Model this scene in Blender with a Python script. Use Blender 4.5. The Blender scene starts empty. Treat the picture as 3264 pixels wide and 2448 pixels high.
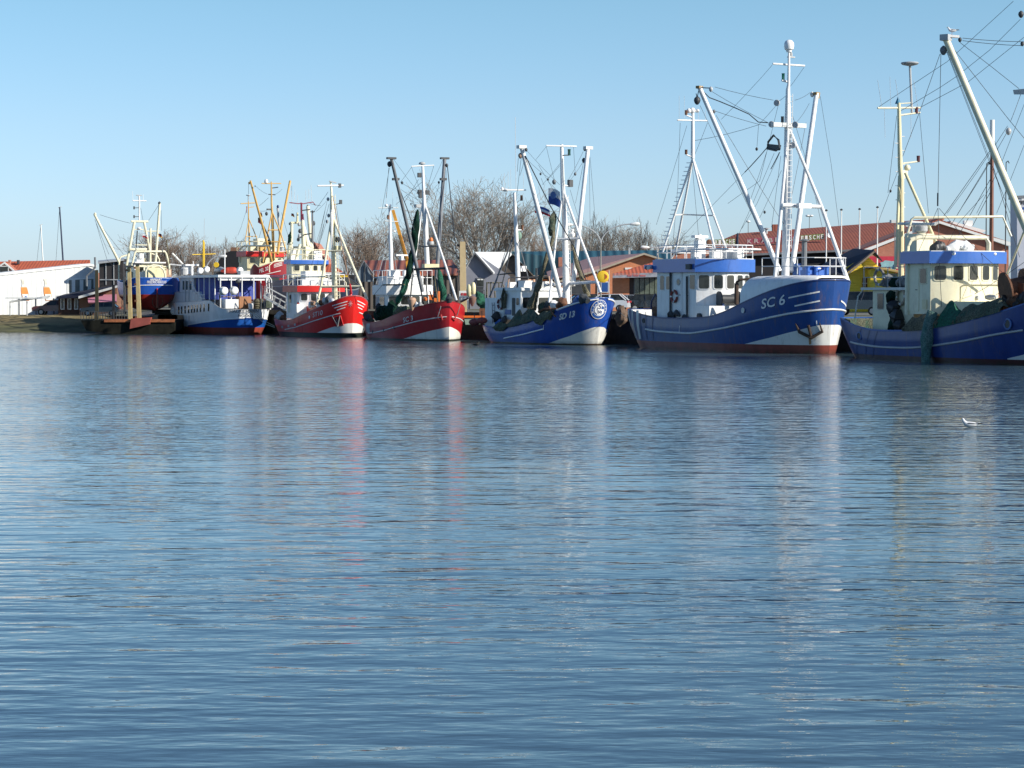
import bpy, bmesh, math, random
from mathutils import Vector, Matrix, noise
R=math.radians
scene=bpy.context.scene
col=scene.collection
# ---------------------------------------------------------------- camera
F=7500.0; HC=3.6; CX=1632.0; CY=1224.0; HOR=935.0
PITCH=math.atan((CY-HOR)/F)
cd=bpy.data.cameras.new('camera'); cam=bpy.data.objects.new('camera',cd); col.objects.link(cam)
cam.location=(0,0,HC); cam.rotation_euler=(math.pi/2-PITCH,0,0)
cd.sensor_width=36; cd.lens=F/3264*36; cd.clip_end=6000; cd.clip_start=.5
scene.camera=cam
# ---------------------------------------------------------------- sky, sun, exposure
SUN_AZ=-24.0; SUN_EL=25.0
w=bpy.data.worlds.new('World'); scene.world=w; w.use_nodes=True
nt=w.node_tree; bg=nt.nodes['Background']
sky=nt.nodes.new('ShaderNodeTexSky'); sky.sky_type='NISHITA'; sky.sun_disc=False
sky.sun_elevation=R(SUN_EL); sky.sun_rotation=R(90-SUN_AZ); sky.altitude=0
sky.air_density=1.0; sky.dust_density=0.25; sky.ozone_density=2.5
mx=nt.nodes.new('ShaderNodeMix'); mx.data_type='RGBA'; mx.blend_type='MULTIPLY'; mx.inputs[0].default_value=1
tcw=nt.nodes.new('ShaderNodeTexCoord'); sep=nt.nodes.new('ShaderNodeSeparateXYZ'); nt.links.new(tcw.outputs['Generated'],sep.inputs[0])
rp=nt.nodes.new('ShaderNodeValToRGB'); nt.links.new(sep.outputs[2],rp.inputs[0])   # clear winter air: less yellow low down, deeper blue overhead
el=rp.color_ramp.elements
SKYR=[(0,(.74,.95,1.52)),(.035,(.80,.99,1.44)),(.07,(.82,.99,1.30)),(.123,(.78,1.0,1.15)),(.3,(.68,.92,1.14)),(.5,(.58,.74,.95)),(1,(.5,.64,.85))]
el[0].position=0; el[0].color=(*SKYR[0][1],1); el[1].position=1; el[1].color=(*SKYR[-1][1],1)
for p_,c_ in SKYR[1:-1]: e_=el.new(p_); e_.color=(*c_,1)
nt.links.new(rp.outputs[0],mx.inputs[7])
nt.links.new(sky.outputs[0],mx.inputs[6]); nt.links.new(mx.outputs[2],bg.inputs[0]); bg.inputs[1].default_value=0.095
sl=bpy.data.lights.new('sun','SUN'); so=bpy.data.objects.new('sun',sl); col.objects.link(so)
sl.energy=5.0; sl.angle=R(.53); sl.color=(1,.94,.84)
sd=Vector((math.cos(R(SUN_AZ))*math.cos(R(SUN_EL)),math.sin(R(SUN_AZ))*math.cos(R(SUN_EL)),math.sin(R(SUN_EL))))
so.rotation_euler=sd.to_track_quat('Z','Y').to_euler(); so.location=(0,0,60)
scene.view_settings.view_transform='Standard'; scene.view_settings.look='None'
scene.view_settings.gamma=1; scene.view_settings.exposure=0.38
scene.cycles.max_bounces=6; scene.cycles.use_denoising=True
# ---------------------------------------------------------------- pixel rays (used only to measure real positions)
CP,SP=math.cos(PITCH),math.sin(PITCH)
def ray(px,py):
    a=(px-CX)/F; b=-(py-CY)/F
    return Vector((a, CP+b*SP, -SP+b*CP))
CAM=Vector((0,0,HC))
def W(px,py,Y):                       # point on the vertical plane y=Y
    d=ray(px,py); return CAM+d*(Y/d.y)
def G(px,py,z=0):                     # point on the horizontal plane z
    d=ray(px,py); return CAM+d*((z-HC)/d.z)
def xat(px,Y): return (px-CX)/F*Y*1.0007
# ---------------------------------------------------------------- materials
def nodes(name):
    m=bpy.data.materials.new(name); m.use_nodes=True
    return m,m.node_tree,m.node_tree.nodes['Principled BSDF']
def N(t,k,**kw):
    n=t.nodes.new(k)
    for a,b in kw.items(): setattr(n,a,b)
    return n
def rgba(c): return (c[0],c[1],c[2],1)
def mixc(t,fac,a,b):
    m=N(t,'ShaderNodeMix',data_type='RGBA')
    for i,v in ((0,fac),(6,a),(7,b)):
        if hasattr(v,'links'): t.links.new(v,m.inputs[i])
        elif i==0: m.inputs[0].default_value=v
        else: m.inputs[i].default_value=rgba(v)
    return m.outputs[2]
def noiset(t,scale,detail=4,rough=.6,stretch=None,lo=.4,hi=.6,coord='Object'):
    tc=N(t,'ShaderNodeTexCoord'); mp=N(t,'ShaderNodeMapping')
    t.links.new(tc.outputs[coord],mp.inputs[0])
    if stretch: mp.inputs['Scale'].default_value=stretch
    n=N(t,'ShaderNodeTexNoise'); n.inputs['Scale'].default_value=scale; n.inputs['Detail'].default_value=detail; n.inputs['Roughness'].default_value=rough
    t.links.new(mp.outputs[0],n.inputs['Vector'])
    r=N(t,'ShaderNodeMapRange'); r.inputs[1].default_value=lo; r.inputs[2].default_value=hi
    t.links.new(n.outputs[0],r.inputs[0])
    return r.outputs[0],n.outputs[0]
def mat(name,c,rough=.5,metal=0,var=.25,scale=2.0,dirt=None,dirt_amt=.0,stretch=None,bump=0,spec=.5,coat=0):
    m,t,p=nodes(name)
    f,_=noiset(t,scale,5,.65,stretch,.3,.7)
    out=mixc(t,f,tuple(x*(1-var) for x in c),tuple(min(1,x*(1+var*.6)) for x in c))
    if dirt:
        g,_=noiset(t,1.3,8,.75,(1.6,1.6,.28),.56-.1*dirt_amt,.72)
        gm=N(t,'ShaderNodeMath',operation='MULTIPLY'); gm.inputs[1].default_value=dirt_amt; t.links.new(g,gm.inputs[0])
        out=mixc(t,gm.outputs[0],out,dirt)
    t.links.new(out,p.inputs['Base Color'])
    p.inputs['Roughness'].default_value=rough; p.inputs['Metallic'].default_value=metal
    p.inputs['Specular IOR Level'].default_value=spec; p.inputs['Coat Weight'].default_value=coat
    if bump:
        b=N(t,'ShaderNodeBump'); b.inputs['Strength'].default_value=bump; b.inputs['Distance'].default_value=.05
        _,h=noiset(t,scale*6,4,.6,stretch); t.links.new(h,b.inputs['Height']); t.links.new(b.outputs[0],p.inputs['Normal'])
    return m
def hullmat(name,top,boot,anti,rust=.35,rough=.32,aft_sheen=None,aft_sheen_col=None):
    m,t,p=nodes(name)
    f,_=noiset(t,1.1,6,.7,(1,1,.35),.35,.7)
    tp=mixc(t,f,tuple(x*.86 for x in top),tuple(min(1,x*1.12+.004) for x in top))
    if aft_sheen:   # reflected sheen painted into the after hull as a paler, greyer tone
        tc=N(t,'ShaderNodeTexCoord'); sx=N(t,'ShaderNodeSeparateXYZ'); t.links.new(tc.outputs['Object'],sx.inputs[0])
        fr=N(t,'ShaderNodeMapRange'); fr.inputs[1].default_value=aft_sheen[0]; fr.inputs[2].default_value=aft_sheen[1]; fr.inputs[3].default_value=0; fr.inputs[4].default_value=aft_sheen[2]; t.links.new(sx.outputs[0],fr.inputs[0])
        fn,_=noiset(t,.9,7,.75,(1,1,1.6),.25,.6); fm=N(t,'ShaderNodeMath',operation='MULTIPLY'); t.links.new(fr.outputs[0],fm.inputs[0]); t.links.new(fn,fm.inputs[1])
        tp=mixc(t,fm.outputs[0],tp,aft_sheen_col)
    g,_=noiset(t,1.7,9,.78,(2.0,2.0,.16),.53,.70)
    gm=N(t,'ShaderNodeMath',operation='MULTIPLY'); gm.inputs[1].default_value=rust; t.links.new(g,gm.inputs[0])
    def step(attr):
        a=N(t,'ShaderNodeAttribute',attribute_name=attr); s=N(t,'ShaderNodeMath',operation='GREATER_THAN'); s.inputs[1].default_value=0
        t.links.new(a.outputs['Fac'],s.inputs[0]); return s.outputs[0]
    bt=mixc(t,f,tuple(x*.93 for x in boot),boot)
    c=mixc(t,step('boot'),bt,tp)
    an=mixc(t,f,tuple(x*.6 for x in anti),anti)
    c=mixc(t,step('anti'),an,c)
    c=mixc(t,gm.outputs[0],c,(.16,.10,.06))
    # weed and grime just above the water
    a=N(t,'ShaderNodeAttribute',attribute_name='zw'); mr=N(t,'ShaderNodeMapRange'); mr.inputs[1].default_value=.04; mr.inputs[2].default_value=.32; mr.inputs[3].default_value=.75; mr.inputs[4].default_value=0
    t.links.new(a.outputs['Fac'],mr.inputs[0]); k,_=noiset(t,3,5,.7,None,.3,.6)
    mm=N(t,'ShaderNodeMath',operation='MULTIPLY'); t.links.new(mr.outputs[0],mm.inputs[0]); t.links.new(k,mm.inputs[1])
    c=mixc(t,mm.outputs[0],c,(.035,.035,.02))
    t.links.new(c,p.inputs['Base Color']); p.inputs['Roughness'].default_value=rough; p.inputs['Specular IOR Level'].default_value=.55
    b=N(t,'ShaderNodeBump'); b.inputs['Strength'].default_value=.25; b.inputs['Distance'].default_value=.06
    _,h=noiset(t,1.2,3,.5); t.links.new(h,b.inputs['Height']); t.links.new(b.outputs[0],p.inputs['Normal'])
    return m
def brick(name,c1,c2,mortar,scale=1.0,bw=.24,rh=.08):
    m,t,p=nodes(name); tc=N(t,'ShaderNodeTexCoord'); mp=N(t,'ShaderNodeMapping'); mp.inputs['Rotation'].default_value=(R(90),0,0)
    t.links.new(tc.outputs['Object'],mp.inputs[0])
    b=N(t,'ShaderNodeTexBrick'); b.inputs['Scale'].default_value=scale; b.inputs['Brick Width'].default_value=bw; b.inputs['Row Height'].default_value=rh; b.inputs['Mortar Size'].default_value=.01
    b.inputs['Color1'].default_value=rgba(c1); b.inputs['Color2'].default_value=rgba(c2); b.inputs['Mortar'].default_value=rgba(mortar)
    t.links.new(mp.outputs[0],b.inputs['Vector']); f,_=noiset(t,.5,6,.7,None,.3,.75)
    o=mixc(t,f,(.7,.7,.7),(1.08,1.05,1.02)); mm=N(t,'ShaderNodeMix',data_type='RGBA',blend_type='MULTIPLY'); mm.inputs[0].default_value=1
    t.links.new(b.outputs[0],mm.inputs[6]); t.links.new(o,mm.inputs[7]); t.links.new(mm.outputs[2],p.inputs['Base Color']); p.inputs['Roughness'].default_value=.85
    return m
def corrug(name,c,period=.3,axis='X',rough=.45,var=.15,strength=.6,dist=.04):
    m,t,p=nodes(name); tc=N(t,'ShaderNodeTexCoord')
    wv=N(t,'ShaderNodeTexWave',wave_type='BANDS',bands_direction=axis); wv.inputs['Scale'].default_value=1/period*.31415*2/2; wv.inputs['Distortion'].default_value=0
    t.links.new(tc.outputs['Object'],wv.inputs[0]); b=N(t,'ShaderNodeBump'); b.inputs['Strength'].default_value=strength; b.inputs['Distance'].default_value=dist
    t.links.new(wv.outputs['Fac'],b.inputs['Height']); t.links.new(b.outputs[0],p.inputs['Normal'])
    f,_=noiset(t,.6,7,.75,(1,1,.5),.3,.72); o=mixc(t,f,tuple(x*(1-var) for x in c),tuple(min(1,x*(1+var)) for x in c))
    t.links.new(o,p.inputs['Base Color']); p.inputs['Roughness'].default_value=rough
    return m
def glassmat(name,c=(.012,.014,.013),rough=.06):
    m,t,p=nodes(name); f,_=noiset(t,1.4,3,.6,None,.35,.7)
    o=mixc(t,f,c,tuple(x*3.2+.01 for x in c)); t.links.new(o,p.inputs['Base Color']); p.inputs['Roughness'].default_value=rough; p.inputs['Specular IOR Level'].default_value=.6
    return m
white=mat('white paint',(.80,.80,.78),.38,var=.06,dirt=(.33,.25,.16),dirt_amt=.42)
offwhite=mat('weathered white paint',(.68,.68,.64),.5,var=.12,dirt=(.28,.2,.13),dirt_amt=.4)
cream=mat('cream paint',(.74,.66,.40),.42,var=.08,dirt=(.30,.20,.10),dirt_amt=.35)
lcream=mat('pale cream paint',(.78,.73,.52),.42,var=.08,dirt=(.30,.20,.10),dirt_amt=.5)
ochre=mat('ochre paint',(.60,.36,.10),.45,var=.12,dirt=(.22,.14,.08),dirt_amt=.3)
yellow=mat('yellow paint',(.80,.52,.03),.4,var=.1)
black=mat('black paint',(.018,.018,.02),.5,var=.3)
dark=mat('dark steel',(.05,.055,.06),.55,var=.3)
grey=mat('grey steel',(.16,.17,.18),.5,var=.2,dirt=(.12,.07,.04),dirt_amt=.4)
lgrey=mat('light grey metal',(.42,.43,.43),.4,var=.15)
rust=mat('rusty steel',(.16,.07,.035),.8,var=.45,scale=3,bump=.5)
redp=mat('red visor paint',(.62,.025,.02),.35,var=.1)
bluep=mat('blue visor paint',(.035,.13,.46),.28,var=.1,coat=.3)
dblue=mat('dark blue paint',(.01,.03,.13),.35,var=.2)
mblue=mat('mid blue paint',(.03,.10,.32),.4,var=.2)
wire=mat('wire rope',(.045,.05,.055),.6,var=.2)
glass=glassmat('window glass'); 
gglass=glassmat('green curtain glass',(.05,.06,.045),.1)
rubber=mat('rubber',(.015,.015,.016),.8,var=.2)
def netmat(name,c1,c2,c3):
    m,t,p=nodes(name); f,_=noiset(t,1.1,3,.6,(1,1,.6),.42,.58); g,_=noiset(t,2.6,4,.7,(1,1,.4),.5,.62); k,h=noiset(t,16,3,.7,(1,1,1),.35,.65)
    c=mixc(t,g,mixc(t,f,c1,c2),c3); c=mixc(t,k,tuple(x*.35 for x in c1),c); t.links.new(c,p.inputs['Base Color']); p.inputs['Roughness'].default_value=.95; p.inputs['Specular IOR Level'].default_value=.15
    b=N(t,'ShaderNodeBump'); b.inputs['Strength'].default_value=1; b.inputs['Distance'].default_value=.12; t.links.new(h,b.inputs['Height']); t.links.new(b.outputs[0],p.inputs['Normal']); return m
netg=mat('green netting',(.015,.12,.07),.9,var=.6,scale=9,bump=.9)
netd=netmat('dark green netting',(.008,.045,.03),(.02,.07,.05),(.006,.02,.014))
netb=netmat('beige netting',(.24,.22,.15),(.32,.28,.18),(.12,.12,.09))
netgr=netmat('grey green netting',(.15,.17,.12),(.27,.27,.19),(.09,.19,.14))
nett=netmat('turquoise netting',(.16,.34,.31),(.34,.44,.38),(.08,.20,.17))
orange=mat('orange paint',(.75,.18,.03),.45,var=.12)
tan=mat('tan float',(.48,.30,.20),.6,var=.2)
wood=mat('weathered wood',(.22,.15,.09),.8,var=.3,stretch=(1,1,6))
deckm=mat('deck planks',(.17,.14,.10),.8,var=.3)
tarp=mat('blue tarpaulin',(.03,.06,.33),.6,var=.25,bump=.6)
concrete=mat('concrete',(.30,.28,.24),.85,var=.25,scale=1)
plastic_w=mat('white plastic',(.82,.82,.80),.3,var=.05)
bark=mat('bark',(.23,.20,.165),.95,var=.3,scale=3)
bark2=mat('reddish twigs',(.225,.17,.13),.95,var=.3,scale=3)
# ---------------------------------------------------------------- mesh helpers
class M:
    def __init__(s): s.v=[]; s.f=[]; s.m=[]
    def add(s,vs,fs,m=0):
        o=len(s.v); s.v+= [tuple(x) for x in vs]; s.f+=[tuple(i+o for i in f) for f in fs]; s.m+=[m]*len(fs); return s
    def box(s,c,sz,rz=0,m=0):
        x,y,z=[a/2 for a in sz]; ca,sa=math.cos(rz),math.sin(rz)
        vs=[(c[0]+i*x*ca-j*y*sa,c[1]+i*x*sa+j*y*ca,c[2]+k*z) for k in(-1,1) for j in(-1,1) for i in(-1,1)]
        return s.add(vs,[(0,2,3,1),(4,5,7,6),(0,1,5,4),(2,6,7,3),(0,4,6,2),(1,3,7,5)],m)
    def tube(s,pts,r,n=8,m=0,closed=False):
        pts=[Vector(p) for p in pts]; k=len(pts); rr=r if isinstance(r,(list,tuple)) else [r]*k
        vs=[];fs=[];ref=None
        for i,p in enumerate(pts):
            if closed: d=pts[(i+1)%k]-pts[i-1]
            else: d=pts[min(i+1,k-1)]-pts[max(i-1,0)]
            if d.length<1e-9: d=Vector((0,0,1))
            d.normalize()
            if ref is None: ref=Vector((0,0,1)) if abs(d.z)<.9 else Vector((1,0,0))
            a=ref-d*ref.dot(d)
            if a.length<1e-4: a=d.orthogonal()
            a.normalize(); b=d.cross(a); ref=a
            for j in range(n):
                t=2*math.pi*j/n; vs.append(p+(a*math.cos(t)+b*math.sin(t))*rr[i])
        for i in range(k if closed else k-1):
            i2=(i+1)%k
            for j in range(n): fs.append((i*n+j,i*n+(j+1)%n,i2*n+(j+1)%n,i2*n+j))
        if not closed: fs.append(tuple(range(n))[::-1]); fs.append(tuple((k-1)*n+j for j in range(n)))
        return s.add(vs,fs,m)
    def lathe(s,c,prof,n=16,m=0,axis=(0,0,1)):
        ax=Vector(axis).normalized(); a=ax.orthogonal().normalized(); b=ax.cross(a); c=Vector(c)
        vs=[];fs=[]
        for r,h in prof:
            for j in range(n):
                t=2*math.pi*j/n; vs.append(c+ax*h+(a*math.cos(t)+b*math.sin(t))*max(r,1e-4))
        k=len(prof)
        for i in range(k-1):
            for j in range(n): fs.append((i*n+j,i*n+(j+1)%n,(i+1)*n+(j+1)%n,(i+1)*n+j))
        fs.append(tuple(range(n))[::-1]); fs.append(tuple((k-1)*n+j for j in range(n)))
        return s.add(vs,fs,m)
    def ball(s,c,r,m=0,n=12):
        rx,ry,rz=(r,r,r) if not hasattr(r,'__len__') else r
        vs=[];fs=[];k=n//2+1
        for i in range(k):
            ph=math.pi*i/(k-1)
            for j in range(n):
                t=2*math.pi*j/n; e=max(math.sin(ph),1e-3); vs.append((c[0]+rx*e*math.cos(t),c[1]+ry*e*math.sin(t),c[2]-rz*math.cos(ph)))
        for i in range(k-1):
            for j in range(n): fs.append((i*n+j,i*n+(j+1)%n,(i+1)*n+(j+1)%n,(i+1)*n+j))
        return s.add(vs,fs,m)
    def prism(s,poly,z0,z1,m=0,top=1.0):
        n=len(poly); cx=sum(p[0] for p in poly)/n; cy=sum(p[1] for p in poly)/n
        vs=[(p[0],p[1],z0) for p in poly]+[(cx+(p[0]-cx)*top,cy+(p[1]-cy)*top,z1) for p in poly]
        fs=[(i,(i+1)%n,(i+1)%n+n,i+n) for i in range(n)]+[tuple(range(n))[::-1],tuple(range(n,2*n))]
        return s.add(vs,fs,m)
    def slab(s,pts,th,m=0):           # flat polygon given thickness vector th
        n=len(pts); pts=[Vector(p) for p in pts]; th=Vector(th)
        vs=pts+[p+th for p in pts]
        return s.add(vs,[tuple(range(n))[::-1],tuple(range(n,2*n))]+[(i,(i+1)%n,(i+1)%n+n,i+n) for i in range(n)],m)
    def rrect(s,c,r,u,w,h,t,rad=.08,m=0,seg=3):
        c=Vector(c); r=Vector(r).normalized(); u=Vector(u).normalized(); n=r.cross(u); rad=min(rad,w*.49,h*.49)
        pts=[]
        for sx,sy,a0 in((1,-1,-90),(1,1,0),(-1,1,90),(-1,-1,180)):
            for k in range(seg+1):
                a=R(a0+90*k/seg); pts.append(c+r*(sx*(w/2-rad)+math.cos(a)*rad)+u*(sy*(h/2-rad)+math.sin(a)*rad))
        return s.slab(pts,n*t,m)
    def build(s,name,mats,parent=None,sharp=35,attrs=None):
        me=bpy.data.meshes.new(name); me.from_pydata(s.v,[],s.f)
        for x in (mats if isinstance(mats,(list,tuple)) else [mats]): me.materials.append(x)
        me.polygons.foreach_set('material_index',s.m)
        bm=bmesh.new(); bm.from_mesh(me); bmesh.ops.recalc_face_normals(bm,faces=bm.faces); bm.to_mesh(me); bm.free()
        if attrs:
            for k,vals in attrs.items():
                a=me.attributes.new(k,'FLOAT','POINT'); a.data.foreach_set('value',vals)
        if sharp: 
            me.polygons.foreach_set('use_smooth',[True]*len(me.polygons)); me.set_sharp_from_angle(angle=R(sharp))
        o=bpy.data.objects.new(name,me); col.objects.link(o)
        if parent is not None: o.parent=parent
        return o
def tag(o,label=None,cat=None,group=None,kind=None):
    if label: o['label']=label
    if cat: o['category']=cat
    if group: o['group']=group
    if kind: o['kind']=kind
    return o
def empty(name,loc,rz=0,label=None,cat=None,group=None):
    o=bpy.data.objects.new(name,None); col.objects.link(o); o.location=loc; o.rotation_euler=(0,0,rz); o.empty_display_size=.3
    return tag(o,label,cat,group)
_tc={}
def textmesh(body,bold=.02):
    if (body,bold) in _tc: return _tc[(body,bold)]
    c=bpy.data.curves.new('t','FONT'); c.body=body; c.offset=bold; c.resolution_u=3
    o=bpy.data.objects.new('t',c); col.objects.link(o); bpy.context.view_layer.update()
    me=bpy.data.meshes.new_from_object(o.evaluated_get(bpy.context.evaluated_depsgraph_get()))
    vs=[(v.co.x,v.co.y) for v in me.vertices]; fs=[tuple(p.vertices) for p in me.polygons]
    bpy.data.objects.remove(o); bpy.data.curves.remove(c); bpy.data.meshes.remove(me)
    x0=min(v[0] for v in vs);x1=max(v[0] for v in vs);y0=min(v[1] for v in vs);y1=max(v[1] for v in vs)
    vs=[((a-x0)/(x1-x0),(b-y0)/(y1-y0)) for a,b in vs]
    _tc[(body,bold)]=(vs,fs); return vs,fs
def text_flat(body,o,rvec,uvec,m=None,parent=None,name='lettering',bold=.02):
    vs,fs=textmesh(body,bold); mm=M(); o=Vector(o); rvec=Vector(rvec);uvec=Vector(uvec)
    mm.add([o+rvec*a+uvec*b for a,b in vs],fs); return mm.build(name,m,parent,sharp=0)
def interp(pts,x):
    if x<=pts[0][0]: 
        return pts[0][1]
    for (a,b),(c,d) in zip(pts,pts[1:]):
        if x<=c: 
            t=(x-a)/max(c-a,1e-9); return b+(d-b)*t
    return pts[-1][1]
def smoothpts(pts,n=60):
    pts=sorted(pts); xs=[pts[0][0]+(pts[-1][0]-pts[0][0])*i/n for i in range(n+1)]
    ys=[interp(pts,x) for x in xs]
    for _ in range(6): ys=[ys[0]]+[(ys[i-1]+2*ys[i]+ys[i+1])/4 for i in range(1,n)]+[ys[-1]]
    return list(zip(xs,ys))
# ---------------------------------------------------------------- boats
class Boat:
    def __init__(b,name,label,stem,head,B,top,left,sheer,pf=2.4,qf=1.8,pw=1.9,qw=1.15,pa=3.2,qa=2.4,over=1.6,z0=0,keel=None,cat='boat',base_z=None,mid=.45,Y=None):
        b.o=G(*stem,z0) if Y is None else W(stem[0],stem[1],Y)
        if Y is not None: b.o.z=z0
        b.h=R(head); b.B=B; b.e=empty(name,b.o,b.h,label,cat); b.mid=mid
        b.pf,b.qf,b.pw,b.qw,b.pa,b.qa,b.over=pf,qf,pw,qw,pa,qa,over
        b.fx=Vector((math.cos(b.h),math.sin(b.h),0)); b.fy=Vector((-math.sin(b.h),math.cos(b.h),0))
        b.keel=keel; b.zb=-.6 if keel is None else keel
        t=b.L(top[0],top[1],0); b.xt=t.x; b.zt=t.z
        lo,hi=4,40
        for _ in range(40):
            b.Ln=(lo+hi)/2
            m=min(b.proj(x,-b.wd(x),2.4-0)[0] for x in [ -b.Ln+b.Ln*.5*(k/40)**2 for k in range(41)])
            if m<left: hi=b.Ln
            else: lo=b.Ln
        sp=[]
        for px,py in sheer:
            x=-b.Ln*.5
            for _ in range(60):
                v=-b.wd(min(max(x,-b.Ln+.01),b.xt-.01)); q=b.L(px,py,v); x=x*.5+q.x*.5
            sp.append((max(-b.Ln,min(b.xt,x)),q.z))
        sp.append((b.xt,b.zt)); sp.sort()
        if sp[0][0]>-b.Ln: sp.insert(0,(-b.Ln,sp[0][1]))
        b.sp=smoothpts(sp)
    def loc(b,p): d=p-b.o; return Vector((d.dot(b.fx),d.dot(b.fy),d.z))
    def wor(b,p): return b.o+b.fx*p[0]+b.fy*p[1]+Vector((0,0,p[2]))
    def _r(b,px,py):
        d=ray(px,py); c=CAM-b.o
        return Vector((c.dot(b.fx),c.dot(b.fy),c.z)),Vector((d.dot(b.fx),d.dot(b.fy),d.z))
    def L(b,px,py,v=0): c,d=b._r(px,py); return c+d*((v-c.y)/d.y)
    def X(b,px,py,x): c,d=b._r(px,py); return c+d*((x-c.x)/d.x)
    def Zp(b,px,py,z): c,d=b._r(px,py); return c+d*((z-c.z)/d.z)
    def proj(b,x,y,z):
        p=b.wor((x,y,z))-CAM; a=p.y*CP-p.z*SP; u=p.y*SP+p.z*CP
        return CX+F*p.x/a, CY-F*u/a
    def plan(b,s,t):
        if s>=0: p=b.pw+(b.pf-b.pw)*t; q=b.qw+(b.qf-b.qw)*t
        else: p=b.pa; q=b.qa*(.75+.25*t); s=-s
        s=min(max(s,0),1); r=max(0,1-s**p)**(1/q)
        if b.keel is not None: r*=min(1,.03+1.0*min(1,max(0,t)/.5)**.42)
        return r*(.9+.1*min(1,t*1.3))
    def ends(b,t): return b.xt*t+(-.15)*(1-t), -b.Ln+b.over*(1-t)**1.5
    def wd(b,x):
        xm=-b.Ln*b.mid; xf,xa=b.xt,-b.Ln
        s=(x-xm)/(xf-xm) if x>xm else (x-xm)/(xm-xa)
        return b.B/2*b.plan(s,1)
    def sheer(b,x): return interp(b.sp,x)
    def w(b,x,z):
        t=min(1,max(0,(z-b.zb)/(b.sheer(x)-b.zb))); xf,xa=b.ends(t); xm=-b.Ln*b.mid
        if x>xf or x<xa: return -1
        s=(x-xm)/(xf-xm) if x>xm else (x-xm)/(xm-xa)
        return b.B/2*b.plan(s,t)
    def hit(b,px,py):
        c,d=b._r(px,py); t0=(b.o-CAM).y/ray(px,py).y
        prev=None
        for i in range(1600):
            t=t0-b.Ln*.4-6+(b.Ln*1.4+12)*i/1600; p=c+d*t
            ww=b.w(p.x,p.z)
            if ww>0 and abs(p.y)<=ww: return Vector((p.x,ww*(1 if p.y>0 else -1),p.z))
        return None
    def pt(b,x,z,side=-1,off=0.0):
        ww=max(b.w(x,z),0); e=.05
        w2=max(b.w(x+e,z),0); w1=max(b.w(x-e,z),0); sl=(w2-w1)/(2*e); n=Vector((-sl,1,0)).normalized()
        return Vector((x+n.x*off,(ww+n.y*off)*side,z))
    # arc coordinate round the bow: 0 at the stem, negative starboard, positive port
    def curve(b,z):
        if not hasattr(b,'_cv'): b._cv={}
        k=round(z/.04)
        if k in b._cv: return b._cv[k]
        z=k*.04; xm=-b.Ln*b.mid; t=b.tz(b.xt*.5,z)
        pts=[]
        n=90
        for i in range(n+1):
            s=math.sin(i/n*math.pi/2)*.85+.15*i/n
            # x depends on t which depends on sheer at x: iterate
            x=xm+s*(b.xt-xm)
            for _ in range(8): t=b.tz(x,z); xf=b.ends(t)[0]; x=xm+s*(xf-xm)
            pts.append((x,b.B/2*b.plan(s,t)))
        xa=-b.Ln; aft=[]
        for i in range(n,0,-1):
            s=math.sin(i/n*math.pi/2)*.85+.15*i/n; x=xm-s*(xm+b.Ln)
            for _ in range(8): t=b.tz(x,z); xe=b.ends(t)[1]; x=xm-s*(xm-xe)
            aft.append((x,b.B/2*b.plan(-s,t)))
        pts=aft+pts; acc=[0]
        for (x0,y0),(x1,y1) in zip(pts[::-1],pts[-2::-1]): acc.append(acc[-1]+math.hypot(x1-x0,y1-y0))
        b._cv[k]=(pts[::-1],acc); return b._cv[k]
    def tz(b,x,z): return min(1,max(0,(z-b.zb)/(b.sheer(min(x,b.xt))-b.zb)))
    def toarc(b,p):
        pts,acc=b.curve(p.z); q=(p.x,abs(p.y)); best=min(range(len(pts)),key=lambda i:(pts[i][0]-q[0])**2+(pts[i][1]-q[1])**2)
        a=acc[best]
        for i in (best-1,best):
            if 0<=i<len(pts)-1:
                d=Vector((pts[i+1][0]-pts[i][0],pts[i+1][1]-pts[i][1])); L2=d.length_squared
                if L2>0:
                    t=(q[0]-pts[i][0])*d.x/L2+(q[1]-pts[i][1])*d.y/L2
                    if 0<=t<=1: a=acc[i]+t*math.sqrt(L2); break
        return (a if p.y>0 else -a, p.z)
    def P(b,a,z,off=0.0):
        import bisect
        pts,acc=b.curve(z); s=1 if a>0 else -1; a=min(abs(a),acc[-1]-1e-4); i=max(0,min(len(pts)-2,bisect.bisect_right(acc,a)-1))
        while i<len(pts)-2 and acc[i+1]-acc[i]<1e-6: i+=1
        t=(a-acc[i])/max(acc[i+1]-acc[i],1e-6); x=pts[i][0]+(pts[i+1][0]-pts[i][0])*t; y=pts[i][1]+(pts[i+1][1]-pts[i][1])*t
        n=Vector((-(pts[i+1][1]-pts[i][1]),pts[i+1][0]-pts[i][0])); n=-n if n.y<0 or (abs(n.y)<1e-6 and n.x<0) else n; n.normalize()
        return Vector((x+n.x*off,(y+n.y*off)*s,z))
    def part(b,name,m,mats,parent=None,**k): return m.build(name,mats,parent or b.e,**k)
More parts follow.
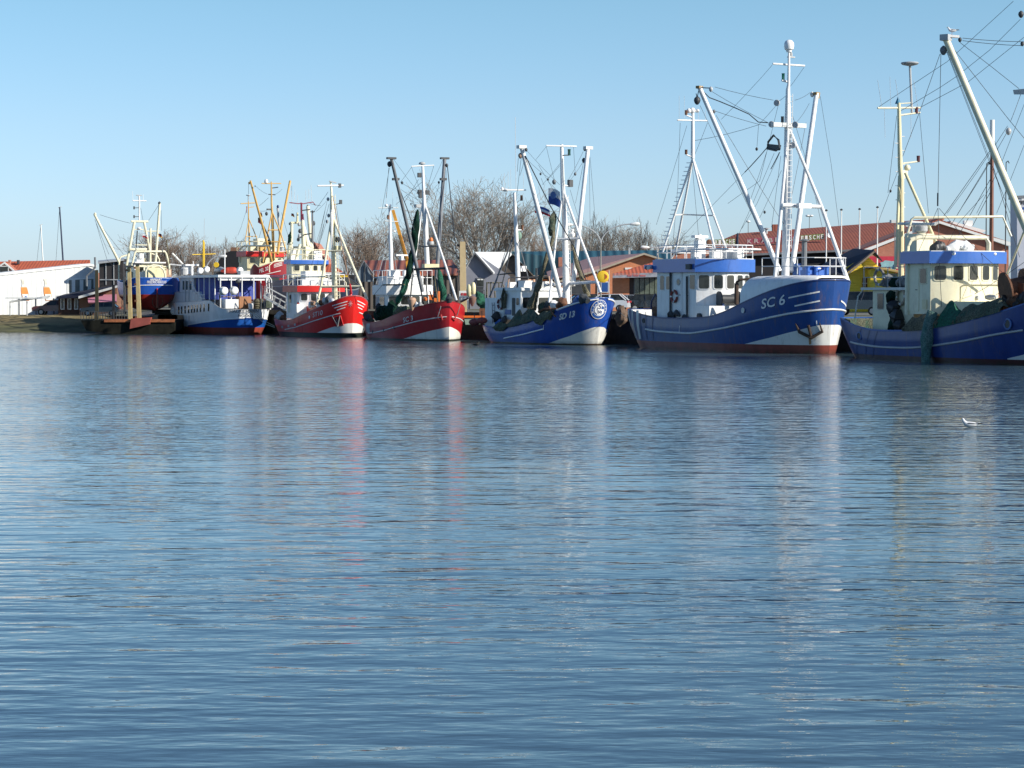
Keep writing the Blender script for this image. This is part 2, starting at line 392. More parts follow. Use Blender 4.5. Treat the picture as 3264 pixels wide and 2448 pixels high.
    def hull(b,m,boot=None,anti=.3,deckz=.85,capm=None,capr=.06,inner=None,deck=True,ns=72,nt_=22,decals=None):
        bp=None
        if boot:
            bp=[]
            for q in boot:
                h=b.hit(*q)
                if h: bp.append((h.x,h.z))
            bp.sort(); b.bp=bp
        mm=M(); vs=[];zw=[];bo=[];an=[]
        S=[]
        for i in range(ns+1):
            a=-1+2*i/ns; S.append(math.sin(a*math.pi/2)*.6+.4*a if abs(a)<1 else a)
        fs=[]
        for side in (-1,1):
            base=len(vs)
            for s in S:
                for j in range(nt_+1):
                    t=j/nt_; xf,xa=b.ends(t); xm=-b.Ln*b.mid
                    x=xm+s*(xf-xm) if s>0 else xm+s*(xm-xa)
                    z=b.zb+t*(b.sheer(x)-b.zb); y=side*b.B/2*b.plan(s,t)
                    vs.append((x,y,z)); zw.append(z if z0ok(b) else 9)
                    an.append(z-anti)
                    bo.append((z-(interp(bp,x) if x>=bp[0][0] else -9)) if bp else 1)
            for i in range(ns):
                for j in range(nt_):
                    q=base+i*(nt_+1)+j; fs.append((q,q+nt_+1,q+nt_+2,q+1))
        mm.add(vs,fs)
        # inner bulwark
        base=len(vs); ivs=[];ifs=[]
        for side in(-1,1):
            b0=len(ivs)
            for s in S:
                xf,xa=b.xt-.12,-b.Ln+.12; xm=-b.Ln*b.mid
                x=xm+s*(xf-xm) if s>0 else xm+s*(xm-xa)
                wdt=max(0,b.B/2*b.plan(s,1)-.1); z=b.sheer(x)
                wl=max(0,min(wdt,b.w(x,z-deckz-.05)-.14)); ivs.append((x,side*wdt,z)); tl=(z-deckz-.05-b.zb)/(z-b.zb); e0,e1=b.ends(max(0,tl)); ivs.append((max(e1+.15,min(x,e0-.18)),side*wl,z-deckz-.05))
            for i in range(ns): q=b0+2*i; ifs.append((q,q+1,q+3,q+2))
        M().add(ivs,ifs).build('bulwark_inside',inner or grey,b.e,sharp=50)
        # no normal recalculation surprises: build
        o=mm.build('hull',m,b.e,sharp=50,attrs={'zw':zw,'anti':an,'boot':bo}); b.hullo=o
        if deck:
            d=M(); dv=[];df=[]
            for s in S:
                xf,xa=b.xt-.1,-b.Ln+.1; xm=-b.Ln*b.mid
                x=xm+s*(xf-xm) if s>0 else xm+s*(xm-xa)
                z=b.sheer(x)-deckz; wdt=max(0.01,min(b.B/2*b.plan(s,1)-.1,b.w(x,z)-.13))
                tl=max(0,(z-b.zb)/(z+deckz-b.zb)); x=max(b.ends(tl)[1]+.15,min(x,b.ends(tl)[0]-.18)); dv+=[(x,-wdt,z),(x,0,z+.06),(x,wdt,z)]
            for i in range(ns): q=3*i; df+=[(q,q+1,q+4,q+3),(q+1,q+2,q+5,q+4)]
            b.part('deck',d.add(dv,df),deckm)
        c=M(); path=[]
        for side,rng in((-1,range(len(S))),(1,range(len(S)-1,-1,-1))):
            for i in rng:
                s=S[i]; xm=-b.Ln*b.mid; x=xm+s*(b.xt-xm) if s>0 else xm+s*(xm+b.Ln)
                p=(x,side*(b.B/2*b.plan(s,1)-.04),b.sheer(x)+.01)
                if not path or (Vector(p)-Vector(path[-1])).length>.03: path.append(p)
        c.tube(path,capr,6,closed=True); b.part('cap_rail',c,capm or dblue)
        return o
    def arcpatch(b,a0,a1,z0,z1,m,name='painted_panel',slant=0,off=.018,n=6):
        vs=[b.P((a0+(a1-a0)*i/n)+slant*(1-j/n),z0+(z1-z0)*j/n,off) for i in range(n+1) for j in range(n+1)]
        b.part(name,M().add(vs,[(i*(n+1)+j,i*(n+1)+j+1,(i+1)*(n+1)+j+1,(i+1)*(n+1)+j) for i in range(n) for j in range(n)]),m,sharp=0)
    def strake(b,px,m,r=.06,name='rub_rail',sides=(-1,1),wrap=False):
        pts=[b.hit(*q) for q in px]; pts=smoothpts([b.toarc(p) for p in pts if p],50)
        if wrap:
            zl=pts[-1][1]; full=pts+[(0,zl+.03)]+[(-a,z) for a,z in pts[::-1]]; b.part(name,M().tube([b.P(a,z,.01) for a,z in full],r,6),m); return
        for s in sides:
            b.part(name,M().tube([b.P(a*(1 if s<0 or len(sides)==1 else -1),z,.01) for a,z in pts],r,6),m)
    def ribbon(b,p0,p1,wd_,m,name='stripe',side=None,n=10,off=.02):
        a=b.hit(*p0); c=b.hit(*p1)
        if not a or not c: return
        a=b.toarc(a); c=b.toarc(c); mm=M(); vs=[]; d=Vector((c[0]-a[0],c[1]-a[1])).normalized()*wd_/2
        for i in range(n+1):
            s_=a[0]+(c[0]-a[0])*i/n; z=a[1]+(c[1]-a[1])*i/n
            vs+=[b.P(s_+d.y,z-d.x,off),b.P(s_-d.y,z+d.x,off)]
        b.part(name,mm.add(vs,[(2*i,2*i+1,2*i+3,2*i+2) for i in range(n)]),m,sharp=0)
    def quadpatch(b,p0,p1,p2,p3,m,name='painted_panel',off=.015,n=8):
        h=[b.hit(*p) for p in (p0,p1,p2,p3)]
        if None in h: return
        h=[b.toarc(q) for q in h]; mm=M(); vs=[]
        for i in range(n+1):
            for j in range(n+1):
                u,v=i/n,j/n
                x=(h[0][0]*(1-u)+h[1][0]*u)*(1-v)+(h[3][0]*(1-u)+h[2][0]*u)*v; z=(h[0][1]*(1-u)+h[1][1]*u)*(1-v)+(h[3][1]*(1-u)+h[2][1]*u)*v
                vs.append(b.P(x,z,off))
        b.part(name,mm.add(vs,[(i*(n+1)+j,i*(n+1)+j+1,(i+1)*(n+1)+j+1,(i+1)*(n+1)+j) for i in range(n) for j in range(n)]),m,sharp=0)
    def text(b,body,p0,p1,hpx,m,bold=.0,off=.045,name='lettering',hz=None,back=None):
        a=b.hit(*p0); c=b.hit(*p1)
        if not a or not c: print('text miss',body,a,c); return
        a=b.toarc(a); c=b.toarc(c); h=hz or hpx/(F/((b.o-CAM).y))
        vs,fs=textmesh(body,bold); mm=M()
        out=[b.P(a[0]+(c[0]-a[0])*u,a[1]+(c[1]-a[1])*u+h*v,off) for u,v in vs]
        b.part(name,mm.add(out,fs),m,sharp=0)
    def wires(b,segs,r=.012,m=None,name='rigging_wire'):
        for s in segs:
            mm=M(); q=[Vector(p) if len(p)==3 and isinstance(p,Vector) else b.L(p[0],p[1],p[2] if len(p)>2 else 0) for p in s]
            if len(q)==2:
                a,c=q; L_=(c-a).length; q=[a+(c-a)*t-Vector((0,0,.012*L_*4*t*(1-t))) for t in(0,.25,.5,.75,1)]
            mm.tube(q,r,4); b.part(name,mm,m or wire)
    def spar(b,name,pts,r,m,n=10,parent=None):
        q=[p if isinstance(p,Vector) else b.L(*p) for p in pts]; mm=M(); mm.tube(q,r,n); return b.part(name,mm,m,parent)
    def rail(b,pts,hts,m,r=.025,step=1.3,name='railing'):
        mm=M(); pts=[Vector(p) for p in pts]
        for h in hts: mm.tube([p+Vector((0,0,h)) for p in pts],r,5)
        last=None
        for a,c in zip(pts,pts[1:]):
            k=max(1,int((c-a).length/step+.5))
            for i in range(k):
                q=a+(c-a)*i/k
                if last is not None and (q-last).length<step*.75: continue
                mm.tube([q,q+Vector((0,0,hts[-1]))],r,5); last=q
        mm.tube([pts[-1],pts[-1]+Vector((0,0,hts[-1]))],r,5)
        return b.part(name,mm,m)
    def ladder(b,p0,p1,wid,m,step=.32,r=.022,dirv=None,name='ladder'):
        a=p0 if isinstance(p0,Vector) else b.L(*p0); c=p1 if isinstance(p1,Vector) else b.L(*p1)
        d=c-a; rv=(dirv or Vector((0,1,0)))*wid/2; mm=M(); mm.tube([a-rv,c-rv],r,5); mm.tube([a+rv,c+rv],r,5)
        k=int(d.length/step)
        for i in range(k): q=a+d*((i+.5)/k); mm.tube([q-rv,q+rv],r*.8,4)
        return b.part(name,mm,m)
    def house(b,rear,corner,ytop,ybot,hw,wallm,win=None,nf=4,bulge=.7,visor=None,sidewins=(),framem=None,over=.28,doors=(),fw=.62,glassm=None,taper=1.0):
        q=b.L(corner,ytop,-hw); xf,z1=q.x,q.z; z0=b.L(corner,ybot,-hw).z; xr=b.L(rear,ytop,-hw).x
        arc=[(-hw+2*hw*i/nf) for i in range(nf+1)]
        fp=[(xr,-hw)]+[(xf+bulge*(1-(y/hw)**2),y) for y in arc]+[(xr,hw)]
        b.part('wheelhouse',M().prism(fp,z0,z1),wallm); b.hx=(xr,xf); b.hz=(z0,z1); b.fp=fp
        gm=glassm or glass; fm=framem or wallm
        if win:
            zt=b.L(corner,win[0],-hw).z; zb_=b.L(corner,win[1],-hw).z
            for i in range(nf):
                a=Vector((*fp[1+i],0)); c=Vector((*fp[2+i],0)); r_=(c-a).normalized(); nrm=Vector((r_.y,-r_.x,0)); mid=(a+c)/2; mid.z=(zt+zb_)/2
                W_=(c-a).length*fw
                fo=b.part('window',M().rrect(mid,r_,(0,0,1),W_+.12,zt-zb_+.12,.035,.14),fm)
                M().rrect(mid,r_,(0,0,1),W_,zt-zb_,.045,.11).build('pane',gm,fo)
        for (x0,y0,x1,y1) in sidewins:
            for sd in(-1,1):
                a=b.L(x0,y0,-hw); c=b.L(x1,y1,-hw); mid=(a+c)/2; mid.y=sd*hw
                rv=Vector((1,0,0)) if sd<0 else Vector((-1,0,0))
                fo=b.part('window',M().rrect(mid,rv,(0,0,1),abs(c.x-a.x)+.08,abs(c.z-a.z)+.08,.03,.1),fm)
                M().rrect(mid,rv,(0,0,1),abs(c.x-a.x),abs(c.z-a.z),.04,.09).build('pane',gm,fo)
        for (x0,y0,x1,y1,dm) in doors:
            a=b.L(x0,y0,-hw); c=b.L(x1,y1,-hw); mid=(a+c)/2; mid.y=-hw
            do=b.part('door',M().rrect(mid,(1,0,0),(0,0,1),abs(c.x-a.x),abs(c.z-a.z),.03,.08),dm)
            M().box((mid.x+abs(c.x-a.x)*.3,-hw-.05,mid.z),(.12,.04,.04)).build('handle',dark,do)
        if visor:
            yt,yb,vm=visor; za=b.L(corner,yt,-hw).z; zc=b.L(corner,yb,-hw).z
            ov=[(xr-.1,-hw-over)]+[(x+over,y*(1+over/hw)) for x,y in fp[1:-1]]+[(xr-.1,hw+over)]
            b.part('visor',M().prism(ov,zc,za),vm)
            ov2=[(x*1.0,y*.98) for x,y in ov]
            cx_=sum(p[0] for p in ov)/len(ov); b.part('roof',M().prism([(cx_+(x-cx_)*.97,y*.96) for x,y in ov],za,za+.05),offwhite)
            b.roofz=za+.05; b.ov=ov
        else: b.roofz=z1; b.ov=fp
    def roofrail(b,m,h=.75,r=.025,name='roof_railing',k=.93):
        cx_=sum(p[0] for p in b.ov)/len(b.ov); pts=[(cx_+(x-cx_)*k,y*k,b.roofz) for x,y in b.ov]; pts.append(pts[0])
        return b.rail(pts,(h*.5,h),m,r,1.1,name)
def z0ok(b): return b.keel is None
def liferaft(name,loc,r,l,axis,label,group=None,m=None):
    e=empty(name,loc,0,label,'life raft',group)
    ax=Vector(axis).normalized(); prof=[(r*.55,-l/2),(r*.85,-l*.44),(r,-l*.3),(r,-l*.02),(r*1.05,-l*.02),(r*1.05,l*.02),(r,l*.02),(r,l*.3),(r*.85,l*.44),(r*.55,l/2)]
    M().lathe((0,0,0),prof,18,axis=ax).build('canister',m or plastic_w,e)
    mm=M()
    for t in(-.22,.22): mm.lathe(ax*(l*t),[(r*1.01,-.03),(r*1.03,-.03),(r*1.03,.03),(r*1.01,.03)],18,axis=ax)
    mm.build('strap',dark,e); mm=M(); mm.box((0,0,-r),(r*1.2,r*1.2,.1)); mm.build('cradle',lgrey,e)
    return e
def lifering(loc,axis,label,rr=.33,m1=None,m2=None):
    e=empty('life_ring',loc,0,label,'life ring'); ax=Vector(axis).normalized(); a=ax.orthogonal().normalized(); c=ax.cross(a)
    pts=[(a*math.cos(t)+c*math.sin(t))*rr for t in [2*math.pi*i/24 for i in range(24)]]
    M().tube(pts,.075,8,closed=True).build('ring',m1 or orange,e)
    for k in range(4):
        t0=math.pi/4+k*math.pi/2; M().tube([(a*math.cos(t0+d)+c*math.sin(t0+d))*rr for d in(-.16,0,.16)],.081,8).build('band',m2 or white,e)
    return e
def netmesh(path,rad,n=14,seed=0,amp=.35,sub=8):
    pts=[];rs=[]
    for (a,ra),(c,rc) in zip(zip(path,rad),zip(path[1:],rad[1:])):
        a=Vector(a);c=Vector(c)
        for i in range(sub): t=i/sub; pts.append(a+(c-a)*t); rs.append(ra+(rc-ra)*t)
    pts.append(Vector(path[-1])); rs.append(rad[-1]); m=M(); m.tube(pts,rs,n)
    out=[]
    for k,v in enumerate(m.v):
        i=min(k//n,len(pts)-1); p=Vector(v); c=pts[i]; d=p-c
        f=1+amp*noise.noise(Vector((p.x*3+seed,p.y*3,p.z*1.2)))*2+amp*.5*noise.noise(Vector((p.x*9,p.y*9+seed,p.z*3)))
        out.append(tuple(c+d*f))
    m.v=out; return m
def block(p,s=.14,m=None,parent=None,name='block'):
    s*=.5
    return M().lathe(p,[(s*.3,-s*1.3),(s*.75,-s*.8),(s,-.1*s),(s*.85,s*.6),(s*.2,s*1.2)],10).build(name,m or dark,parent)
# ================================================================ water
def make_water():
    m,t,p=nodes('harbour water')
    p.inputs['Base Color'].default_value=(.042,.078,.095,1); p.inputs['IOR'].default_value=1.333; p.inputs['Roughness'].default_value=.12
    tc=N(t,'ShaderNodeTexCoord')
    def nz(scale,sx,sy,det,rough,rot=0,out=0):
        mp=N(t,'ShaderNodeMapping'); mp.inputs['Scale'].default_value=(sx,sy,1); mp.inputs['Rotation'].default_value=(0,0,R(rot)); t.links.new(tc.outputs['Object'],mp.inputs[0])
        n=N(t,'ShaderNodeTexNoise'); n.inputs['Scale'].default_value=scale; n.inputs['Detail'].default_value=det; n.inputs['Roughness'].default_value=rough
        t.links.new(mp.outputs[0],n.inputs['Vector']); return n.outputs[out]
    def mth(op,a,b):
        n=N(t,'ShaderNodeMath',operation=op)
        for i,v in enumerate((a,b)):
            if hasattr(v,'links'): t.links.new(v,n.inputs[i])
            else: n.inputs[i].default_value=v
        return n.outputs[0]
    def rng(v,a,b,c,d):
        r=N(t,'ShaderNodeMapRange'); t.links.new(v,r.inputs[0])
        for i,x in enumerate((a,b,c,d)): r.inputs[i+1].default_value=x
        return r.outputs[0]
    sx=N(t,'ShaderNodeSeparateXYZ'); t.links.new(tc.outputs['Object'],sx.inputs[0]); Y=sx.outputs[1]
    t.links.new(rng(Y,20,110,.03,.13),p.inputs['Roughness'])
    # wind patches: calm lanes and ruffled lanes
    patch=rng(nz(.05,.28,1.3,3,.55,5),.40,.60,.45,1.35)
    far=rng(Y,30,105,.06,1.0)
    # many small facets, as slopes (x,y) of the surface
    sl1=nz(3.2,.55,1.0,5,.62,6,1); sl2=nz(9,.6,1.0,2,.6,-8,1)
    sub=N(t,'ShaderNodeVectorMath',operation='ADD'); t.links.new(sl1,sub.inputs[0]); t.links.new(sl2,sub.inputs[1])
    s2=N(t,'ShaderNodeVectorMath',operation='SUBTRACT'); t.links.new(sub.outputs[0],s2.inputs[0]); s2.inputs[1].default_value=(1.0,1.0,1.0)
    amp=mth('MULTIPLY',mth('ADD',mth('MULTIPLY',far,.38),.04),patch)
    sc=N(t,'ShaderNodeVectorMath',operation='SCALE'); t.links.new(s2.outputs[0],sc.inputs[0]); t.links.new(amp,sc.inputs['Scale'])
    flat=N(t,'ShaderNodeVectorMath',operation='MULTIPLY'); t.links.new(sc.outputs[0],flat.inputs[0]); flat.inputs[1].default_value=(1.1,1,0)
    up=N(t,'ShaderNodeVectorMath',operation='ADD'); t.links.new(flat.outputs[0],up.inputs[0]); up.inputs[1].default_value=(0,0,1)
    nn=N(t,'ShaderNodeVectorMath',operation='NORMALIZE'); t.links.new(up.outputs[0],nn.inputs[0])
    # long low ripples near the bank
    big=nz(1.7,.30,1.0,1.5,.45,3); mid=nz(4.2,.42,1.0,2.5,.5,-7); lng=nz(.5,.3,1,2,.5,12)
    h=mth('ADD',mth('MULTIPLY',big,.032),mth('ADD',mth('MULTIPLY',mth('MULTIPLY',mid,.016),patch),mth('MULTIPLY',lng,.03)))
    b=N(t,'ShaderNodeBump'); b.inputs['Strength'].default_value=1; b.inputs['Distance'].default_value=1.0
    t.links.new(h,b.inputs['Height']); t.links.new(nn.outputs[0],b.inputs['Normal']); t.links.new(b.outputs[0],p.inputs['Normal'])
    mm=M(); mm.add([(-400,-60,0),(400,-60,0),(400,330,0),(-400,330,0)],[(0,1,2,3)])
    o=mm.build('water',m,None,sharp=0); tag(o,kind='structure')
    mm=M(); mm.add([(-400,-60,-3),(400,-60,-3),(400,330,-3),(-400,330,-3)],[(0,1,2,3)]); o=mm.build('harbour_bed',mat('mud',(.06,.05,.04),.9)); tag(o,kind='structure')
make_water()
# ================================================================ crops used while measuring the photograph
def cr(x0,y0,k): return lambda x,y,*v:(x0+x/k,y0+y/k)+tuple(v)
A=cr(500,500,2.676); B_=cr(1100,450,2.477); C_=cr(1480,420,2.37); D=cr(1950,700,2.765); E=cr(2050,100,2.37)
F_=cr(2650,0,2.44); G_=cr(2600,620,2.962); H=cr(860,860,6.144); I=cr(1150,880,6.32); J=cr(540,760,5.183); K=cr(240,760,5.183)
N_=cr(740,540,5.53); Q=cr(2200,640,3.3515); R_=cr(1400,850,6.143); O_=cr(0,500,2.765)
V=Vector
# ---------------------------------------------------------------- blue trawler, bow to the camera, white turtleback
def trawler_blue_white():
    b=Boat('fishing_trawler','large blue trawler with white turtleback bow, lettered SC 6 on its side',D(1922,1184),-62,6.4,D(1965,532),2000,
        [D(150,795),D(300,850),D(450,872),D(620,875),D(850,865),D(1000,815),D(1100,760),D(1250,690),D(1450,610),D(1700,548),D(1830,532)],pf=2.6,qf=2.7,pw=2.0,qw=1.6,cat='fishing boat')
    hm=hullmat('blue trawler hull',(.010,.057,.225),(.74,.74,.70),(.30,.07,.05),rust=.6,aft_sheen=(-8,-11,.36),aft_sheen_col=(.17,.19,.25))
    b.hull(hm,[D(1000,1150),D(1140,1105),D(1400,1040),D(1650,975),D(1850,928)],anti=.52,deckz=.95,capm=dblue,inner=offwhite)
    b.strake([D(150,935),D(300,965),D(400,985),D(700,1005),D(1000,955),D(1300,885),D(1600,820),D(1850,795)],offwhite,.065,wrap=True)
    b.text('SC 6',D(1320,790),D(1530,748),30,white,.015,hz=.62)
    for p,q in((D(1560,690),D(1835,635)),(D(1612,762),D(1835,716)),(D(2040,640),D(2090,688)),(D(2012,716),D(2062,764))): b.ribbon(p,q,.09,white)
    # stern: white panels between dark ribs
    for a_ in(-21.35,-20.3,-19.2): b.arcpatch(a_,a_+.48,.62,2.5,offwhite,slant=.25)
    for a_ in(-21.6,-20.8,-20.1,-19.3,-18.5,-17.6,-16.6): b.arcpatch(a_,a_+.09,.6,2.4,dblue,'hull_rib',slant=.25,off=.03)
    for q in(D(285,890),D(1160,800)):
        p=b.hit(*q)
        if p: pp=b.pt(p.x,p.z,-1,.02); M().lathe(pp,[(.13,-.03),(.17,0),(.17,.03),(.11,.03),(.1,0)],14,axis=(0,-1,0)).build('hawsehole',offwhite if q[0]>2300 else dark,b.e)
    # turtleback
    xa=b.L(*D(1212,690),-2.3).x; zt=b.L(*D(1500,492),0).z; mm=M(); vs=[];ns=26;nr=12
    for i in range(ns+1):
        x=xa+(b.xt-.25-xa)*(1-(1-i/ns)**1.6); wd=max(.02,b.wd(x)-.06); zs=b.sheer(x)-.12; zz=zt-.1*abs(i/ns-.4)
        if i==0: zz=zt-.28
        if i==ns: zz=zs+.3
        for j in range(nr+1):
            a=math.pi*j/nr; cx_=math.copysign(abs(math.cos(a))**.32,math.cos(a)); sy=abs(math.sin(a))**.5
            vs.append((x,-wd*cx_,zs+(zz-zs)*sy))
    fs=[(i*(nr+1)+j,(i+1)*(nr+1)+j,(i+1)*(nr+1)+j+1,i*(nr+1)+j+1) for i in range(ns) for j in range(nr)]+[tuple(range(nr+1))]
    b.part('turtleback',mm.add(vs,fs),white,sharp=60)
    # wheelhouse
    b.house(D(400,0)[0],D(745,0)[0],D(0,455)[1],D(0,880)[1],2.0,white,(D(0,490)[1],D(0,608)[1]),nf=5,bulge=.9,visor=(D(0,348)[1],D(0,462)[1],bluep),
        sidewins=(D(430,495)+D(463,618),D(483,500)+D(512,615),D(692,488)+D(735,612)),glassm=glass,
        doors=(D(540,470)+D(620,860)+(white,),D(655,490)+D(678,850)+(offwhite,)),fw=.66)
    q=b.L(*D(592,550),-2.0); M().lathe((q.x,-2.03,q.z),[(.2,-.02),(.23,0),(.23,.03),(.17,.03),(.16,.01)],14,axis=(0,-1,0)).build('porthole',lgrey,b.e)
    M().lathe((q.x,-2.05,q.z),[(.16,0),(.16,.012)],14,axis=(0,-1,0)).build('pane',gglass,b.e)
    q=b.L(*D(690,415),-2.28); b.part('floodlight',M().box((q.x,-2.36,q.z),(.5,.22,.34)).box((q.x,-2.2,q.z+.25),(.08,.1,.3)),dark)
    # aft canopy wing
    q0=b.L(*D(400,430),-2.0); b.part('roof_wing',M().box((q0.x-.6,-1.2,q0.z+.1),(1.6,1.9,.28)),bluep)
    q=b.L(*D(385,410),-1.5); b.part('davit_arm',M().tube([q,b.L(*D(320,425),-2.6)],.13,8),offwhite)
    block(b.L(*D(305,425),-2.6),.2,dark,b.e)
    # tall roof bow rail and roof gear
    zr=b.roofz; b.roofrail(white,.85,.03)
    r1=[b.L(*D(517,440),-1.9),b.L(*D(520,350),-1.9),b.L(*D(560,290),-1.9),b.L(*D(700,264),-1.9)]
    b.part('roof_hoop',M().tube(r1+[V((r1[-1].x+2.2,-1.9,r1[-1].z)),V((r1[-1].x+2.9,-1,r1[-1].z)),V((r1[-1].x+2.9,1,r1[-1].z)),V((r1[-1].x+2.2,1.9,r1[-1].z)),V((r1[-1].x,1.9,r1[-1].z))],.06,8),white)
    for x,y in((-.3,-1.2),(-1.0,.9),(.5,.7),(1.1,-.7),(-.2,.2),(1.3,1.0)):
        xx=b.hx[1]-1+x; b.part('roof_locker',M().box((xx,y,zr+.28),(.5,.5,.56)).prism([(xx-.28,y-.28),(xx+.28,y-.28),(xx+.28,y+.28),(xx-.28,y+.28)],zr+.56,zr+.66,top=.8),white)
    q=b.L(*D(775,340),-.3); t=b.L(*D(775,185),-.3)
    rm=b.part('radar_mast',M().box((q.x,-.3,(q.z+t.z)/2),(.55,.55,t.z-q.z)).lathe((q.x,-.3,t.z),[(.33,0),(.36,.1),(.2,.2)],8),white)
    M().lathe((q.x,-.3,t.z+.2),[(.12,0),(.16,.1),(.1,.2)],10).box((q.x,-.3,t.z+.25),(.3,1.5,.16),rz=.4).build('radar_scanner',white,rm)
    q=b.L(*D(857,200),-.6); b.part('searchlight',M().lathe(q,[(.15,-.15),(.19,0),(.19,.15),(.16,.16)],12,axis=(1,-.3,0)),rust)
    b.part('flue',M().tube([b.L(*D(1695,470),1.0),b.L(*D(1698,190),1.0)],.17,10).lathe(b.L(*D(1698,185),1.0),[(.3,-.04),(.32,.03),(.1,.1)],10),grey)
    # signal mast aft
    m0=b.L(*E(375,960)); b.spar('signal_mast',[m0,b.L(*E(375,590))],[.14,.10],white)
    a=m0;c=b.L(*D(447,290,-1.2)); mm=M(); mm.tube([a,c],.075,10)
    for i in range(1,22): p=a+(c-a)*(i/22); mm.tube([p,p+V((-.28,-.2,0))],.022,4)
    b.part('ladder_leg',mm,white)
    for tgt,v in((E(248,1650,1.0),0),(E(543,1655,-1.0),0),(E(632,1655,1.3),0)):
        b.spar('mast_leg',[m0,tgt],.075,white)
    b.part('mast_brace',M().tube([b.L(*E(238,1388,-.75)),b.L(*E(300,1383,.6)),b.L(*E(532,1392,.75))],.045,6),offwhite)
    xm=m0.x
    yd=b.part('yard',M().tube([b.X(*E(258,670),xm),b.X(*E(485,675),xm)],.05,6),white)
    for x,y in((272,487),(311,490)): M().tube([b.X(*E(x,668),xm),b.X(*E(x,y),xm)],.012,4).build('aerial',white,yd)
    for x,y in((418,585),(470,600)): M().tube([b.X(*E(x,672),xm),b.X(*E(x,y),xm)],.012,4).build('aerial',white,yd)
    q=b.X(*E(345,600),xm); b.part('sensor_dome',M().ball(q,(.16,.16,.16)).ball(b.X(*E(372,598),xm),(.2,.2,.2)).ball(b.X(*E(408,600),xm),(.2,.14,.12)),white)
    for x,y,c in((325,910,rust),(325,612,rust)): q=b.X(*E(x,y),xm); b.part('mast_lamp',M().lathe(q,[(.09,-.16),(.09,.12),(.1,.14)],8),c); b.part('lamp_arm',M().tube([q-V((0,0,.18)),b.X(*E(370,y+38),xm)],.05,6),white)
    # main mast
    base=b.L(*D(1530,492)); top=b.L(*E(1102,150)); mid_=b.L(*E(1094,440)); xm=base.x
    b.spar('main_mast',[base,b.L(*E(1092,700)),mid_,b.L(*E(1099,400)),top],[.24,.20,.13,.09,.07],white,14)
    b.part('satellite_dome',M().lathe(top,[(.16,-.05),(.18,.05),(.27,.12),(.31,.3),(.30,.48),(.22,.62),(.08,.69)],16),plastic_w)
    q=b.X(*E(1118,195),xm); b.part('lamp_bracket',M().box((q.x,q.y,q.z),(.2,.45,.08)).lathe(q,[(.08,.05),(.09,.2),(.06,.3)],8),lgrey)
    yd=b.part('yard',M().tube([b.X(*E(980,244),xm),b.X(*E(1220,260),xm)],.06,8),white)
    for x,y,c in((1058,340,mat('green lamp',(.01,.16,.10),.3)),(1052,665,dark)):
        q=b.X(*E(x,y),xm); b.part('mast_lamp',M().lathe(q,[(.1,-.2),(.09,-.15),(.09,.15),(.11,.18)],10),c); b.part('lamp_arm',M().tube([q-V((0,.1,.24)),b.X(*E(1095,y+42),xm)],.07,6),white)
    b.ladder(b.L(*E(1100,1640,-.28)),b.L(*E(1112,470,-.18)),.34,white)
    jt=b.L(*E(1098,720))
    ls=b.spar('gallows_leg',[jt,b.L(*D(1437,525,-2.05))],[.09,.12],white); fo=b.X(*D(2108,545),-1.0); fo.y=min(fo.y,b.wd(fo.x)-.1); lp=b.spar('gallows_leg',[jt,b.X(*E(1345,1320),(jt.x-1.2)/2),fo],[.09,.12,.13],white)
    b.part('gallows_crossbar',M().tube([b.L(*E(1050,1312,-1.25)),b.X(*E(1348,1325),(jt.x-1.2)/2)],.12,10).box(b.L(*E(1215,1318,0)),(.3,.9,.3)),white)
    q=b.L(*E(1100,715)); b.part('mast_head_plate',M().box((q.x,q.y,q.z+.05),(.3,2.4,.26)),offwhite)
    # booms
    st=b.L(*E(425,422,-4.4)); pt_=b.L(*E(1310,470,4.2))
    sb=b.spar('boom',[b.L(*D(1478,455,-.55)),st],[.16,.14],white,12); pb=b.spar('boom',[b.L(*D(1585,460,.55)),pt_],[.17,.15],white,12)
    for p in(st,pt_): M().box(p,(.26,.42,.16),.4).box(p+V((0,.12,-.15)),(.14,.14,.3)).build('boom_head',mat('rusty ochre',(.32,.2,.08),.7),b.e)
    block(b.L(*E(408,520,-4.5)),.42,dark,b.e); block(b.L(*E(512,436,-4.2)),.26,lgrey,b.e); block(b.L(*E(535,605,-3.6)),.2,grey,b.e); block(b.L(*E(1277,475,4.0)),.28,offwhite,b.e)
    for p in((1010,540),(970,702),(1150,705),(1130,860)): q=b.L(*E(*p,0)); b.part('sheave',M().lathe(q,[(.17,-.05),(.2,-.02),(.2,.02),(.17,.05)],14,axis=(.6,-.8,0)),lgrey)
    # triangular hoisting block
    def e(x,y,v=0.): return b.L(*E(x,y,v))
    b.part('hoisting_frame',M().tube([e(985,785),e(945,835),e(935,885),e(1005,900),e(1032,880),e(1022,820)],.07,6,closed=True).slab([e(935,850),e(1030,860),e(1022,900),e(935,888)],(.08,.08,0)),dark)
    b.wires([[st,b.L(*E(408,500,-4.5))],[st,b.L(*E(500,428,-4.25))],[b.L(*E(408,500,-4.5)),b.L(*E(400,470,-4.5))]],.03)
